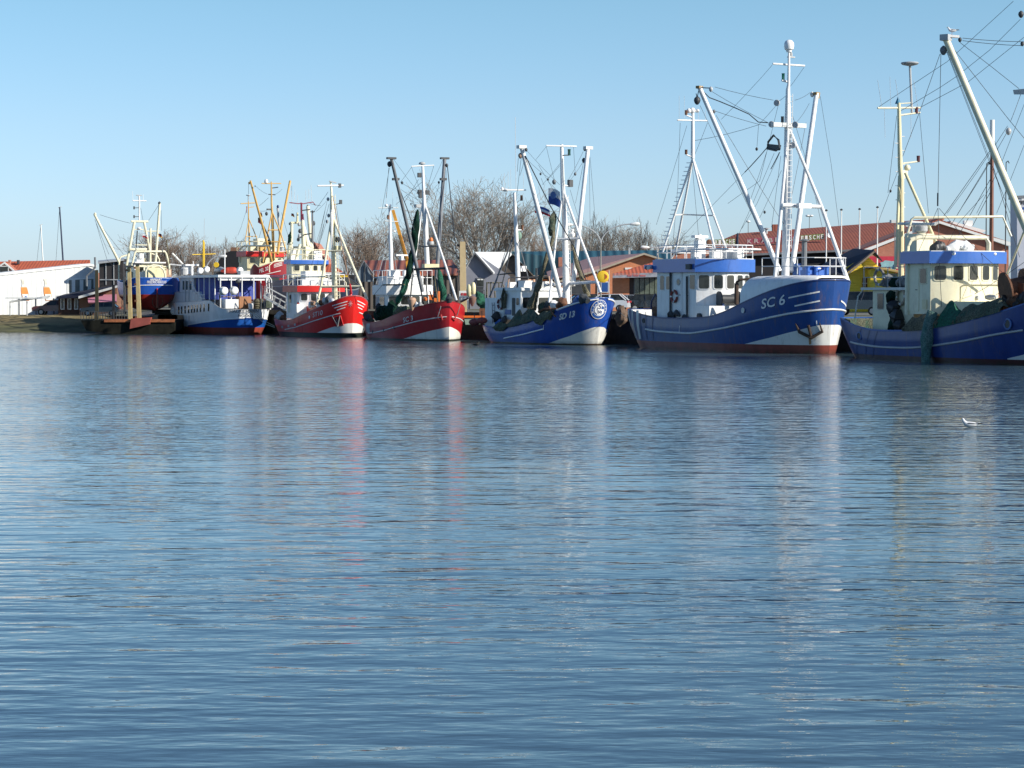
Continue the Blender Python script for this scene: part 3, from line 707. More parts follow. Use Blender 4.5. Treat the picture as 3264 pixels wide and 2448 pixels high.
    b.wires([[(*E(540,420),-4.2),(*E(985,520),0)],[(*E(520,455),-4.2),(*E(945,690),0)],[(*E(545,602),-3.6),(*E(930,716),0)],[(*E(975,255),0),(*E(590,665),0)],[(*E(1215,272),0),(*E(1112,415),0)],
      [(*E(280,690),0),(*E(262,1170),0)],[(*E(330,712),0),(*E(100,1460),0)],[(*E(262,1170),0),(*E(225,1600),0)],[(*E(487,690),0),(*E(390,930),0)],[(*E(872,706),0),(*E(390,825),0)],[(*E(872,706),0),(*E(860,870),0)],[(*E(872,706),0),(*E(1000,565),0)],
      [(*E(1075,490),0),(*E(1000,545),0)],[(*E(990,920),0),(*E(820,1320),0),(*E(720,1540),0)],[(*E(1035,910),0),(*E(860,1300),0),(*E(745,1490),0)],[(*E(930,885),0),(*E(768,1064),0),(*E(400,1440),0),(*E(215,1640),0)],[(*E(940,890),0),(*E(800,1300),0)],
      [(*E(550,632),-3.5),(*E(820,1080),-2),(*E(1090,1500),0)],[(*E(1338,490),4.2),(*E(1420,1000),4.2),(*E(1480,1470),4.0)],[(*E(1262,462),4.0),(*E(1145,520),0)],[(*E(1255,545),3.9),(*E(1165,680),0)],[(*E(1230,690),3.0),(*E(1115,1280),0)],
      [(*E(1130,640),0),(*E(1215,920),1),(*E(1290,1200),1.5),(*E(1380,1600),1.6)],[(*E(1045,1050),0),(*E(860,1450),0)],[(*E(1040,940),0),(*E(970,1480),0)],[(*E(430,560),-4.4),(*E(700,1130),-3.3),(*E(910,1560),-1.5)],[(*E(370,1000),0),(*E(420,1560),0)],[(*E(1020,560),0),(*E(880,1130),0),(*E(640,1300),0)]],.013)
    b.wires([[(*E(930,885),0),(*E(768,1064),0)],[(*E(1030,915),0),(*E(965,1040),0)],[(*E(440,440),-4.3),(*E(500,500),-3.6),(*E(580,530),-3),(*E(700,580),-2),(*E(800,625),-1),(*E(870,685),-.5),(*E(945,690),0)]],.035,wire,'chain')
    block(b.L(*E(858,888)),.18,dark,b.e); block(b.L(*E(918,1365)),.16,dark,b.e)
    # foredeck rail and gear
    pts=[b.L(*D(1372,470),-2.1)]; zt2=pts[0].z
    for px,v in((1450,-2.15),(1600,-2.2),(1760,-2.0)): pass
    x0=pts[0].x; rp=[]
    for k in range(9): x=x0+(b.xt-.5-x0)*k/8; rp.append(V((x,-max(.15,b.wd(x)-.35),zt+.02)))
    for k in range(8,-1,-1): x=x0+(b.xt-.5-x0)*k/8; rp.append(V((x,max(.15,b.wd(x)-.35),zt+.02)))
    b.rail(rp,(.5,1.0),white,.028,1.5,'foredeck_railing')
    for x,y in((-1.6,-.5),(-1.6,.1),(-1.2,.6),(-1.9,.9)): b.part('bollard',M().lathe((x,y,zt-.05),[(.13,0),(.12,.5),(.17,.52),(.17,.6)],10),bluep)
    b.part('anchor_winch',M().box((-2.0,.1,zt+.15),(.6,1.3,.3)).lathe((-2.0,.1,zt+.35),[(.22,-.5),(.22,.5)],12,axis=(0,1,0)),bluep)
    b.part('foredeck_winch',M().box((-4.4,.9,zt+.25),(.7,.6,.5)).lathe((-4.4,.9,zt+.5),[(.25,-.3),(.25,.3)],12,axis=(0,1,0)),mblue)
    # working deck gear between wheelhouse and turtleback
    def d(x,y,v): return b.L(*D(x,y,v))
    for vx in(0,205):
        b.part('winch_frame',M().tube([d(930+vx,760,-.6),d(958+vx,650,-.6),d(985+vx,790,-.6)],.1,6).tube([d(935+vx,745,-.6),d(985+vx,745,-.6)],.08,6),mat('blue winch frame',(.03,.10,.33),.4) if vx==0 else bluep)
    q=d(1030,700,-.3); b.part('winch_drum',M().lathe(q,[(.5,-.7),(.5,-.62),(.28,-.6),(.28,.6),(.5,.62),(.5,.7)],14,axis=(.15,1,0)),dark)
    b.part('deck_crane',M().tube([d(1098,745,-.4),d(1100,560,-.4)],.14,8).tube([d(1098,555,-.4),d(1130,530,-.4),d(1225,522,.2)],.08,8),mat('dark brown crane',(.06,.035,.022),.7))
    q=d(905,812,-1.2); b.part('deck_hatch',M().box((q.x,-1.1,q.z-.1),(1.6,2.0,.95)),white)
    q=d(395,820,-1.2); b.part('net_bin',M().box((q.x,-.9,q.z),(.9,.8,.8)),rust)
    b.part('guard_rail',M().tube([d(345,790,-1.6),d(350,720,-1.6),d(385,655,-1.6)],.05,6).tube([d(410,860,-1.9),d(413,775,-1.9),d(560,775,-1.9),d(562,860,-1.9)],.04,6),dblue)
    b.part('guard_post',M().tube([d(517,845,-2.1),d(517,440,-2.1)],.075,8),dark); b.part('guard_post',M().tube([d(662,860,-2.1),d(660,500,-2.1)],.06,8),dark)
    for x,y in((520,830),(565,820),(640,858),(770,850)): q=d(x,y,-2.2); b.part('deck_clutter',netmesh([(q.x-.3,-2.2,q.z-.25),(q.x,-2.2,q.z),(q.x+.35,-2.15,q.z-.2)],[.08,.2,.07],8,x),dark)
    # anchor on the bow
    p=b.hit(*D(1748,975)); p2=b.hit(*D(1738,905)); aa=[b.pt(p.x+dx,p.z+dz,-1,.12) for dx,dz in((0,-.35),(0,.3))]
    an=b.part('anchor',M().tube(aa,.085,8).tube([b.pt(p.x-.62,p.z+.4,-1,.08),b.pt(p.x-.5,p.z-.1,-1,.12),b.pt(p.x,p.z-.45,-1,.12),b.pt(p.x+.42,p.z-.08,-1,.12),b.pt(p.x+.42,p.z+.45,-1,.08)],[.03,.10,.11,.10,.03],8),mat('dark rusty iron',(.05,.03,.02),.8))
    b.ribbon(D(1748,1020),D(1752,1100),.14,mat('rust streak',(.34,.2,.10),.8),'rust_streak',n=3,off=.012)
    mp=b.hit(*D(1815,900)); b.ribbon(D(1805,890),D(1818,1055),.05,white,'draught_mark')
    b.ribbon(D(596,1000),D(602,935),.06,white,'draught_mark')
    q=b.L(*D(548,675),-2.12); lifering(b.wor(V((q.x,-2.12,q.z))),b.fy,'dull red life ring hung on the wheelhouse side of the SC 6 trawler',.36,mat('faded red ring',(.25,.05,.04),.6))
    return b
# ---------------------------------------------------------------- far right: blue hull, cream wheelhouse
def trawler_cream_house():
    b=Boat('fishing_trawler','dark blue trawler with cream wheelhouse and blue visor, nets over its rail',(3500,1168),-63,6.0,(3560,885),2678,
        [G_(250,1172),G_(330,1225),G_(450,1270),G_(600,1290),G_(800,1290),G_(1000,1280),G_(1200,1250),G_(1400,1205),G_(1600,1150),G_(1800,1095),G_(1967,1035),(3400,930)],pf=2.5,qf=2.0,cat='fishing boat')
    hm=hullmat('dark blue hull',(.020,.045,.195),(.72,.72,.68),(.11,.03,.03),rust=.6)
    b.hull(hm,[G_(1780,1556),G_(1967,1512),(3400,1090)],anti=.26,deckz=.9,capm=mblue,inner=netgr)
    b.strake([G_(262,1365),G_(330,1392),G_(400,1410),G_(600,1440),G_(900,1450),G_(1100,1430),G_(1400,1385),G_(1700,1320),G_(1960,1281)],lgrey,.06)
    for i,x in enumerate((310,375,435,515,585)): b.ribbon(G_(x,1235+(x-310)*.2),G_(x-42,1500+(x-310)*.1),.06,dblue,'hull_rib')
    for q,r in((G_(415,1335),.16),(G_(1815,1222),.2)):
        p=b.hit(*q); pp=b.pt(p.x,p.z,-1,0); M().lathe(pp,[(r,-.02),(r*1.5,0),(r*1.5,.05),(r*1.1,.06),(r,.0)],16,axis=(0,-1,0)).build('hawsehole',mblue,b.e); M().lathe(pp,[(r*1.1,0),(r*1.1,.035)],14,axis=(0,-1,0)).build('hawse_opening',black,b.e)
    gw=2.25
    b.house(G_(850,0)[0],G_(1085,0)[0],G_(0,640)[1],G_(0,1130)[1],gw,lcream,(G_(0,672)[1],G_(0,806)[1]),nf=5,bulge=.75,visor=(G_(0,538)[1],G_(0,650)[1],bluep),
        sidewins=(G_(990,700)+G_(1045,838),),doors=(G_(880,700)+G_(975,1100)+(lcream,),),fw=.6,over=.3)
    q=b.L(*G_(1030,1035),-gw); b.part('hatch',M().rrect((q.x,-gw,q.z),(1,0,0),(0,0,1),.4,.5,.04,.05),cream)
    for x in(1215,1822): q=b.L(*G_(x,560),0); 
    for i,yv in((0,-1.35),(4,1.35)):
        b.part('visor_lamp',M().ball((b.hx[1]+.75,yv,b.hz[1]+.45),(.14,.14,.1)),plastic_w)
    # low cream front casing with pipe rail
    z0=b.L(*G_(1260,1010),-1.4).z; xf=b.hx[1]; b.part('deck_casing',M().box((xf+2.2,0,z0-.5),(3.2,3.0,1.0)),lcream)
    b.part('pipe_rail',M().tube([V((xf+1.2,-1.2,z0)),V((xf+1.2,-1.2,z0+.75)),V((xf+1.3,-1.1,z0+.85)),V((xf+3.4,1.3,z0+.85)),V((xf+3.4,1.3,z0))],.05,8),cream)
    for x,y in((1350,975),(1495,975),(1650,970)): q=b.L(*G_(x,y),.2); b.part('valve',M().lathe(q,[(.1,-.3),(.15,-.1),(.15,.1),(.1,.3)],8,axis=(1,.3,0)).ball(q,(.16,.16,.16)),lgrey)
    # aft cabin
    q0=b.L(*G_(540,890),-1.7);q1=b.L(*G_(850,1280),-1.7); zc=b.L(*G_(600,900),-1.7).z; z0=b.L(*G_(600,1290),-1.7).z
    b.part('aft_cabin',M().box(((q0.x+b.hx[0])/2,0,(zc+z0)/2),(abs(b.hx[0]-q0.x),3.4,zc-z0)),lcream)
    r0=b.L(*G_(445,885),-1.8).x; b.part('aft_roof',M().box(((r0+b.hx[0])/2,0,zc+.06),(abs(b.hx[0]-r0),3.9,.14)),offwhite)
    for x0,y0,x1,y1 in((588,935,640,1080),(697,930,745,1010)):
        a=b.L(*G_(x0,y0),-1.7);c=b.L(*G_(x1,y1),-1.7); m=(a+c)/2; m.y=-1.7; fo=b.part('window',M().rrect(m,(1,0,0),(0,0,1),abs(c.x-a.x)+.06,abs(c.z-a.z)+.06,.03,.06),lgrey); M().rrect(m,(1,0,0),(0,0,1),abs(c.x-a.x),abs(c.z-a.z),.04,.05).build('pane',glass,fo)
    rp=[V((r0+.1,-1.8,zc+.13)),V((b.hx[0],-1.8,zc+.13))]; b.rail(rp,(.55,1.1),lgrey,.025,1.0,'aft_roof_railing')
    for k in range(4): x=r0+1.2+k*.75; b.part('roof_bundle',netmesh([(x-.5,-1.0,zc+.3),(x,-.9,zc+.45),(x+.6,-1.0,zc+.3)],[.2,.35,.2],10,k*3+1),netd if k%2 else grey)
    b.part('stern_rail',M().tube([b.L(*G_(368,1170),-1.8),b.L(*G_(400,960),-1.8),b.L(*G_(450,900),-1.8)],.04,6),offwhite)
    # gantry frames over the wheelhouse
    g=lambda x,y,v=0:b.L(*G_(x,y,v))
    a0=g(862,1135,-2.3); x0=a0.x; x1=b.hx[1]-.2
    zz=g(900,400,-2.3).z; zu=g(910,222,-1.6).z
    b.part('gantry',M().tube([a0,V((x0,-2.3,zz-.5)),V((x0+.1,-2.15,zz-.15)),V((x0+.2,-1.7,zz)),V((x0+.9,2.2,zz)),V((x0+1,2.35,zz-.3)),V((x0+1,2.35,a0.z))],.125,10),lcream)
    b.part('gantry_hoop',M().tube([g(858,400,-1.9),g(905,235,-1.6),g(930,218,-1.5),b.X(*G_(1765,208),x0+.7),b.X(*G_(1845,395),x0+.9)],.07,8),lcream)
    b.part('gantry_bar',M().tube([g(785,275,-.6),g(1130,280,-1.2),g(1165,255,-1.0)],.08,6),offwhite)
    # funnel
    q=b.L(*G_(1005,555),.0); t=b.L(*G_(1005,370),0); fn=b.part('funnel',M().box((q.x-.3,0,(q.z+t.z)/2),(1.1,1.1,t.z-q.z)),lcream)
    M().lathe((q.x-.1,0,t.z),[(.2,0),(.35,.15),(.36,.4),(.2,.55)],12).build('funnel_cap',lgrey,fn)
    q=b.L(*G_(945,275),0); b.part('radar_scanner',M().box(q,(.3,1.5,.22),.3).lathe(q,[(.2,-.5),(.2,-.1)],10),plastic_w)
    rm=b.L(*G_(1440,490),0); zr=b.roofz
    b.part('roof_bundle',netmesh([(b.hx[1]-.9,-.5,zr+.1),(b.hx[1]-.7,.2,zr+.3),(b.hx[1]-.5,.9,zr+.1)],[.15,.33,.2],12,4),plastic_w)
    b.part('roof_bundle',netmesh([(b.hx[1]-.6,-1.7,zr+.1),(b.hx[1]-.5,-1.0,zr+.2)],[.3,.2],12,7),black)
    b.part('exhaust',M().tube([b.L(*G_(820,640),-1.5),b.L(*G_(825,560),-1.5)],.1,8),dark)
    # aft mast
    f=lambda x,y,v=0:b.L(*F_(x,y,v))
    mb=g(843,880,-.0); b.spar('signal_mast',[V((f(545,1659).x,0,zc)),f(545,1400),f(535,1290),f(525,800)],[.17,.15,.14,.10],cream)
    xm=f(525,860).x
    b.part('mast_cone',M().lathe(f(518,800),[(.17,-.05),(.02,.32)],10),mat('teal cone',(.03,.16,.26),.4))
    b.spar('mast_leg',[f(530,1370),g(757,700,-1.0)],.09,cream); b.spar('mast_leg',[f(575,1345),g(1150,480,1.0)],.09,cream); b.spar('mast_leg',[f(545,1370),g(800,700,.6)],.07,cream)
    yd=b.part('yard',M().tube([b.X(*F_(360,840),xm),b.X(*F_(692,838),xm)],.055,6).tube([b.X(*F_(540,895),xm),b.X(*F_(690,875),xm)],.05,6).tube([b.X(*F_(540,805),xm),b.X(*F_(620,800),xm)],.03,6),lcream)
    for x0_,y0_,x1_,y1_ in((392,832,360,622),(462,830,455,598),(522,775,498,618),(672,832,640,625),(412,845,418,1070),(618,845,620,1075)): M().tube([b.X(*F_(x0_,y0_),xm),b.X(*F_(x1_,y1_),xm)],.014,4).build('aerial',white,yd)
    q=b.X(*F_(610,495),xm); dm=b.part('disc_aerial',M().tube([b.X(*F_(627,880),xm),q],.065,8).lathe(q,[(.15,-.12),(.42,-.06),(.5,.02),(.47,.07),(.1,.12)],18),lgrey)
    for x,y in((662,858),(676,1235)): q=b.X(*F_(x,y),xm); b.part('mast_lamp',M().lathe(q,[(.1,-.17),(.09,0),(.1,.17)],10),mat('dark red lamp',(.09,.01,.012),.4))
    b.part('lamp_arm',M().tube([b.X(*F_(545,1272),xm),b.X(*F_(688,1254),xm)],.045,6),lcream)
    b.part('mast_fitting',M().box(b.X(*F_(565,1355),xm),(.25,.35,.4)).ball(b.X(*F_(590,1305),xm),.18),lcream)
    for k in range(12): y=1060+k*55; s=-1 if k%2 else 1; p=f(533+ (y-1060)*.01,y); b.part('mast_step',M().tube([p,p+V((.0,.33*s,0))],.02,4),white)
    # boom crossing the top right
    tip=f(890,300,-4.6); b.spar('boom',[b.L(3345,905,-.6),tip],[.2,.17],lcream,14)
    mb_=b.L(3345,905,0); mx0=mb_.x+.3; b.spar('main_mast',[V((mx0,0,2.4)),V((mx0,0,9)),V((mx0,0,15.5))],[.22,.18,.1],lcream,12); b.part('yard',M().tube([V((mx0,-1,13.8)),V((mx0,1,13.8))],.05,6),lcream)
    b.spar('boom',[V((mx0,.6,3.2)),V((mx0-1.6,4.6,13.6))],[.2,.17],lcream,14); b.spar('gallows_leg',[V((mx0,0,10)),V((-1.2,-1.5,b.sheer(-1.2)))],[.1,.12],lcream); b.spar('gallows_leg',[V((mx0,0,10)),V((-1.2,1.5,b.sheer(-1.2)))],[.1,.12],lcream)
    b.part('boom_head',M().box(tip+V((0,0,.05)),(.45,.5,.3),.5).box(tip+V((.1,.4,.12)),(.2,.6,.12)),lgrey)
    block(f(872,390,-4.6),.38,grey,b.e); block(f(1000,308,-3.8),.2,dark,b.e); block(f(1485,340,-1),.2,dark,b.e); block(f(1378,1020,-2),.3,lgrey,b.e); block(f(460,1485,0),.14,dark,b.e); block(b.X(*F_(1475,110),xm+8),.3,dark,b.e)
    b.wires([[(*F_(1020,296),-3.8),(*F_(1498,325),-1)],[(*F_(1020,316),-3.8),(*F_(1475,355),-1)],[(*F_(852,420),-4.6),(*F_(840,1000),-2.5),(*F_(828,1590),-1)],[(*F_(845,420),-4.6),(*F_(690,860),-2),(*F_(555,1215),0)],[(*F_(540,862),0),(*F_(845,680),0),(*F_(980,590),-1),(*F_(1230,390),-1),(*F_(1470,150),-1)],
      [(*F_(370,830),0),(*F_(900,480),0),(*F_(1415,10),0)],[(*F_(692,835),0),(*F_(1060,640),0),(*F_(1498,290),0)],[(*F_(900,400),-4.6),(*F_(980,600),-4),(*F_(1240,1260),-2.5),(*F_(1390,1659),-1.2)],[(*F_(895,400),-4.6),(*F_(1225,1250),-2.5),(*F_(1330,1500),-1.8)],
      [(*F_(930,355),-4.4),(*F_(1060,520),-3.6),(*F_(1380,930),-1.5),(*F_(1520,1100),-.5)],[(*F_(1000,330),-3.8),(*F_(1240,515),-2),(*F_(1460,690),0)],[(*F_(685,870),0),(*F_(755,1659),0)],[(*F_(508,900),0),(*F_(440,1500),0)],[(*F_(518,1330),0),(*F_(390,1659),0),(*G_(530,430),-1)],
      [(*F_(1472,735),0),(*F_(1395,940),-1.5)],[(*F_(1500,810),0),(*F_(1310,1300),0),(*F_(1130,1659),0)],[(*F_(1370,980),-2),(*F_(900,1659),0)],[(*F_(1360,1040),-2),(*F_(985,1659),0)],[(*F_(1498,1130),0),(*F_(1285,1659),0)],
      [(*F_(828,1590),-1),(*G_(1150,30),-1)],[(*G_(1152,130),-1),(*G_(900,690),-2)],[(*G_(1155,130),-1),(*G_(1175,800),-2.2),(*G_(1190,1060),-2.5)],[(*G_(1165,130),-1),(*G_(1400,400),-.5),(*G_(1610,600),.5),(*G_(1800,770),1)],[(*G_(1590,0),0),(*G_(1340,280),0),(*G_(1180,600),0)],
      [(*G_(1967,640),0),(*G_(1500,940),0)],[(*G_(1967,760),0),(*G_(1700,950),0)],[(*G_(1420,620),0),(*G_(1310,980),0)],[(*G_(1480,620),0),(*G_(1600,960),0)]],.014)
    b.wires([[(*F_(828,1500),-1),(*G_(1152,110),-1)]],.05,wire,'chain')
    b.part('block_plate',M().slab([f(1412,700),f(1498,690),f(1520,735),f(1420,735)],(.06,.08,0)),lgrey)
    b.part('forestay_pipe',M().tube([g(1967,350,.8),g(1790,790,1.2)],.06,8),lcream)
    b.part('trawl_winch',M().lathe(g(1890,880,-1.4),[(.9,-.6),(.9,-.5),(.5,-.45),(.5,.45),(.9,.5),(.9,.6)],16,axis=(.3,1,.2)).slab([g(1790,800,-1.6),g(1967,840,-1.6),g(1967,960,-1.6),g(1790,930,-1.6)],(.1,.6,0)),rust)
    for k,(x,y) in enumerate(((1740,1050),(1800,1010),(1870,990),(1940,980))): q=g(x,y,-1.9); b.part('trawl_gear',netmesh([(q.x-.5,q.y,q.z-.4),(q.x,q.y+.2,q.z),(q.x+.6,q.y,q.z-.2)],[.2,.4,.2],10,k+11),black if k%2 else rust)
    for k,(x,y,s) in enumerate(((720,960,.28),(740,1060,.35),(760,1150,.4),(735,1230,.35),(800,1250,.35))): q=g(x,y,-1.9); b.part('deck_clutter',netmesh([(q.x-.2,q.y,q.z-s),(q.x+.05,q.y-.05,q.z),(q.x+.1,q.y,q.z+s)],[s*.7,s,s*.5],10,k+31),black if k%3 else netd)
    q=g(600,780,-1.85); lifering(b.wor(q),b.fy,'grey life ring on the cabin roof rail of the cream wheelhouse trawler',.42,mat('grey ring',(.25,.22,.2),.7),offwhite)
    q=g(805,965,-1.82); lifering(b.wor(V((q.x,-1.85,q.z))),b.fy,'pale life ring on the aft cabin wall beside the gantry post',.4,mat('tan ring',(.42,.33,.24),.7),offwhite)
    # nets over the rail
    def drape(x0px,x1px,seed,m,top=.95,low=-.12,label='',name='fishing_net'):
        xa=b.hit(*G_(x0px,1300)).x; xb=b.hit(*G_(x1px,1300 if x1px<1500 else 1200)).x; mm=M(); vs=[]; nx=46; nz=9
        for i in range(nx+1):
            x=xa+(xb-xa)*i/nx; s=b.sheer(x); tp=top*(.75+.4*noise.noise(V((x*1.1,seed,0))))*min(1,5*min(i,nx-i+.5)/nx+.35)
            for j in range(nz+1):
                t=j/nz; z=s+low+(tp-low)*t*(.95); off=.10+.16*math.sin(math.pi*t)+.12*noise.noise(V((x*3,z*3,seed)))
                p=b.pt(x,min(z,s-.01),-1,off if z<s else off*.7); p.z=z; p.y+=max(0,(z-s))*.55; vs.append(p)
            vs.append(V((x,p.y+.7,s+tp*.35)))
        k=nz+2; mm.add(vs,[(i*k+j,(i+1)*k+j,(i+1)*k+j+1,i*k+j+1) for i in range(nx) for j in range(k-1)])
        o=mm.build(name,m,None,sharp=0); o.location=b.o; o.rotation_euler=(0,0,b.h); tag(o,label,'fishing net'); return o
    drape(830,1150,1,netb,1.05,-.02,'pale beige net bundled on the rail at the aft end of the cream wheelhouse trawler')
    drape(1130,1330,5,netg,1.5,0,'green net heap on the rail between paler nets of the right edge trawler')
    drape(1300,1760,9,netgr,1.15,0,'grey green net lying along the forward rail of the right edge trawler')
    p=b.hit(*G_(1090,1310)); tp=b.pt(p.x,b.sheer(p.x),-1,.15)
    path=[tp+V((.15,.15,.9)),tp+V((0,0,.3)),tp+V((-.1,-.05,-.8)),tp+V((-.15,-.05,-1.9)),tp+V((-.12,0,-2.55))]
    o=netmesh(path,[.26,.30,.30,.24,.06],16,3,.22).build('net_tail',nett); o.location=b.o; o.rotation_euler=(0,0,b.h); tag(o,'turquoise net end hanging down the dark blue hull almost to the water','fishing net')
    # gull on the boom head
    return b,b.wor(tip+V((.05,.35,.22)))
REDW=mat('white lettering',(.72,.72,.70),.5,var=.05)
def flag(name,bands,p,w_,h_,parent,vertical=False,ang=0.0,wave=.12,drop=.25):
    m=M(); n=10; k=len(bands); vs=[];mi=0
    for j in range(k):
        base=[]
        for i in range(n+1):
            u=i/n
            for e in (0,1):
                v=(j+e)/k; x=u*w_*math.cos(ang); y=u*w_*math.sin(ang)+wave*math.sin(u*5+v)*u; base.append((p[0]+x,p[1]+y,p[2]-v*h_-drop*u*u))
        m.add(base,[(2*i,2*i+1,2*i+3,2*i+2) for i in range(n)],j)
    return m.build(name,bands,parent,sharp=0)
fl_red=mat('flag red',(.45,.02,.03),.8); fl_white=mat('flag white',(.75,.75,.75),.8); fl_blue=mat('flag blue',(.03,.08,.32),.8); fl_black=mat('flag black',(.02,.02,.02),.8); fl_gold=mat('flag gold',(.75,.42,.03),.8)
# ---------------------------------------------------------------- SD 13
def trawler_sd():
    b=Boat('fishing_trawler','mid blue trawler lettered SD 13 with a round white emblem on its bow',C_(1003,1612),-58,5.2,C_(1052,1256),1539,
        [C_(150,1468),C_(220,1482),C_(300,1480),C_(420,1455),C_(560,1410),C_(700,1345),C_(850,1290),C_(980,1262)],pf=2.5,qf=2.3,pw=2.0,qw=1.4,cat='fishing boat')
    hm=hullmat('bright blue hull',(.010,.06,.31),(.70,.69,.63),(.10,.05,.03),rust=.45,aft_sheen=(-6.5,-8.2,.42),aft_sheen_col=(.20,.22,.34))
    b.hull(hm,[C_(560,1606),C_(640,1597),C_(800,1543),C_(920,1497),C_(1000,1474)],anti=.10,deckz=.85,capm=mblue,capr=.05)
    b.strake([C_(148,1545),C_(300,1560),C_(450,1530),C_(600,1490)],white,.055)
    b.strake([C_(700,1347),C_(850,1293),C_(980,1268),C_(1020,1264)],white,.06,'bow_band')
    b.ribbon(C_(600,1490),C_(601,1460),.05,white,'seam_mark')
    b.text('SD 13',C_(718,1425),C_(834,1398),22,REDW,.04,hz=.45); b.text('SD',C_(1088,1382),C_(1122,1392),20,REDW,.0,hz=.5)
    # round club emblem: ring, inner disc, vertical bar and characters
    ca,cz=b.toarc(b.hit(*C_(1022,1342)))
    def disc(r0,r1,m,off,name,n=32):
        vs=[]
        for i in range(n):
            t=2*math.pi*i/n; vs+=[b.P(ca+r*math.cos(t),cz+r*math.sin(t)*1.12,off) for r in(r0,(r0+r1)/2,r1)]
        fs=[]
        for i in range(n):
            j=(i+1)%n; fs+=[(3*i,3*i+1,3*j+1,3*j),(3*i+1,3*i+2,3*j+2,3*j+1)]
        b.part(name,M().add(vs,fs),m,sharp=0)
    disc(.02,.60,white,.045,'emblem'); disc(.41,.56,mblue,.055,'emblem_ring'); disc(.02,.36,mblue,.055,'emblem_disc')
    def et(body,x0,x1,z0,h,m,off):
        vs,fs=textmesh(body,.01); b.part('emblem_letter',M().add([b.P(ca+x0+(x1-x0)*u,cz+z0+h*v,off) for u,v in vs],fs),m,sharp=0)
    et('G',-.34,.34,-.36,.72,white,.064)
    b.part('emblem_bar',M().add([b.P(ca+x,cz+z,.070) for x,z in((-.14,-.38),(.13,-.38),(.13,.42),(-.14,.42))],[(0,1,2,3)]),white,sharp=0)
    et('S',-.10,.10,.03,.33,dblue,.078); et('04',-.11,.11,-.30,.24,dblue,.078)
    ring='F.C.SCHALKE'
    for i,chh in enumerate(ring):
        a=R(200-220*i/(len(ring)-1)); vs,fs=textmesh(chh,.0) if chh!='.' else ([(0,0),(.4,0),(.4,.3),(0,.3)],[(0,1,2,3)])
        o=[]
        for u,v in vs:
            r=.44+.10*v; t=a-(u-.5)*.24; o.append(b.P(ca+r*math.cos(t),cz+1.12*r*math.sin(t),.064))
        b.part('emblem_letter',M().add(o,fs),white,sharp=0)
    # wheelhouse: large windows on the front, aft deckhouse side
    b.house(C_(240,0)[0],C_(427,0)[0],C_(0,1200)[1],C_(0,1420)[1],1.75,white,(C_(0,1252)[1],C_(0,1332)[1]),nf=3,bulge=.35,visor=(C_(0,1182)[1],C_(0,1200)[1],white),fw=.78,over=.12,
        doors=(C_(362,1255)+C_(385,1390)+(dark,),C_(300,1255)+C_(322,1390)+(lgrey,)),sidewins=(C_(395,1255)+C_(415,1310),))
    a0=C_(157,1255); x0=b.L(*a0,-1.75).x; zt=b.L(*a0,-1.75).z; zb=b.L(*C_(200,1480),-1.75).z
    b.part('aft_house',M().box(((x0+b.hx[0])/2,0,(zt+zb)/2),(b.hx[0]-x0,3.5,zt-zb)),white)
    b.ladder(b.L(*C_(222,1450),-1.8),b.L(*C_(218,1290),-1.8),.32,grey,dirv=V((1,0,0)))
    q=b.L(*C_(330,1362),-1.78); b.part('name_plate',M().box((q.x,-1.78,q.z),(.8,.03,.35)),mblue)
    zr=b.roofz
    b.part('roof_pipe',M().tube([b.L(*C_(325,1200),-1.2),b.L(*C_(335,1110),-1.2),b.L(*C_(350,1102),-1.2),b.L(*C_(640,1095),-1.2),b.L(*C_(655,1200),-1.2)],.05,6),tan)
    for k,(x,y,s) in enumerate(((-1.2,-.6,.5),(-2.2,.4,.6),(-.4,.7,.45),(.3,-.5,.4),(-3,-.7,.4))): xx=b.hx[1]+x; b.part('roof_locker',M().box((xx,y,zr+s/2),(s*1.6,s*1.5,s)),(white,tan,offwhite,lgrey,white)[k])
    c=lambda x,y,v=0:b.L(*C_(x,y,v))
    q=c(300,1240,-1.0); b.part('roof_hose',M().tube([c(290,1330,-1.9),c(288,1240,-1.9),c(300,1190,-1.9),c(315,1230,-1.9),c(300,1330,-1.9)],.11,8),netb)
    lifering(b.wor(c(272,1300,-1.85)),b.fy,'dark red life ring on the white deckhouse side of the SD 13 boat',.36,mat('dark red ring',(.16,.04,.04),.6))
    # mizzen
    b.spar('mizzen_mast',[c(408,1190),c(398,900),c(378,460)],[.19,.16,.11],white,12); xm=c(380,460).x
    yd=b.part('yard',M().tube([b.X(*C_(270,440),xm),b.X(*C_(465,440),xm)],.05,6),white)
    for x0_,y0_,x1_,y1_ in((302,430,303,312),(332,430,330,300),(352,430,350,285),(390,440,385,-110),(448,430,447,310)): M().tube([b.X(*C_(x0_,y0_),xm),b.X(*C_(x1_,y1_),xm)],.016 if y1_>0 else .022,4).build('aerial',white,yd)
    q=b.X(*C_(310,440),xm); M().ball(q,(.28,.2,.12)).ball(b.X(*C_(285,432),xm),(.12,.12,.14)).build('sensor_dome',plastic_w,yd)
    b.part('mast_lamp',M().lathe(b.X(*C_(432,500),xm),[(.1,-.2),(.09,.2)],8),rust); b.part('mast_lamp',M().lathe(b.X(*C_(438,725),xm),[(.1,-.2),(.09,.2)],8),rust)
    b.part('lamp_arm',M().tube([b.X(*C_(385,742),xm),b.X(*C_(440,742),xm)],.05,6),white)
    b.part('mast_bell',M().ball(b.X(*C_(405,785),xm),(.3,.3,.35)),mat('verdigris',(.2,.32,.25),.7))
    b.part('mast_box',M().box(b.X(*C_(435,1035),xm),(.5,.5,.4)),white); b.part('mast_drum',M().ball(c(420,1150),(.3,.3,.3)),black)
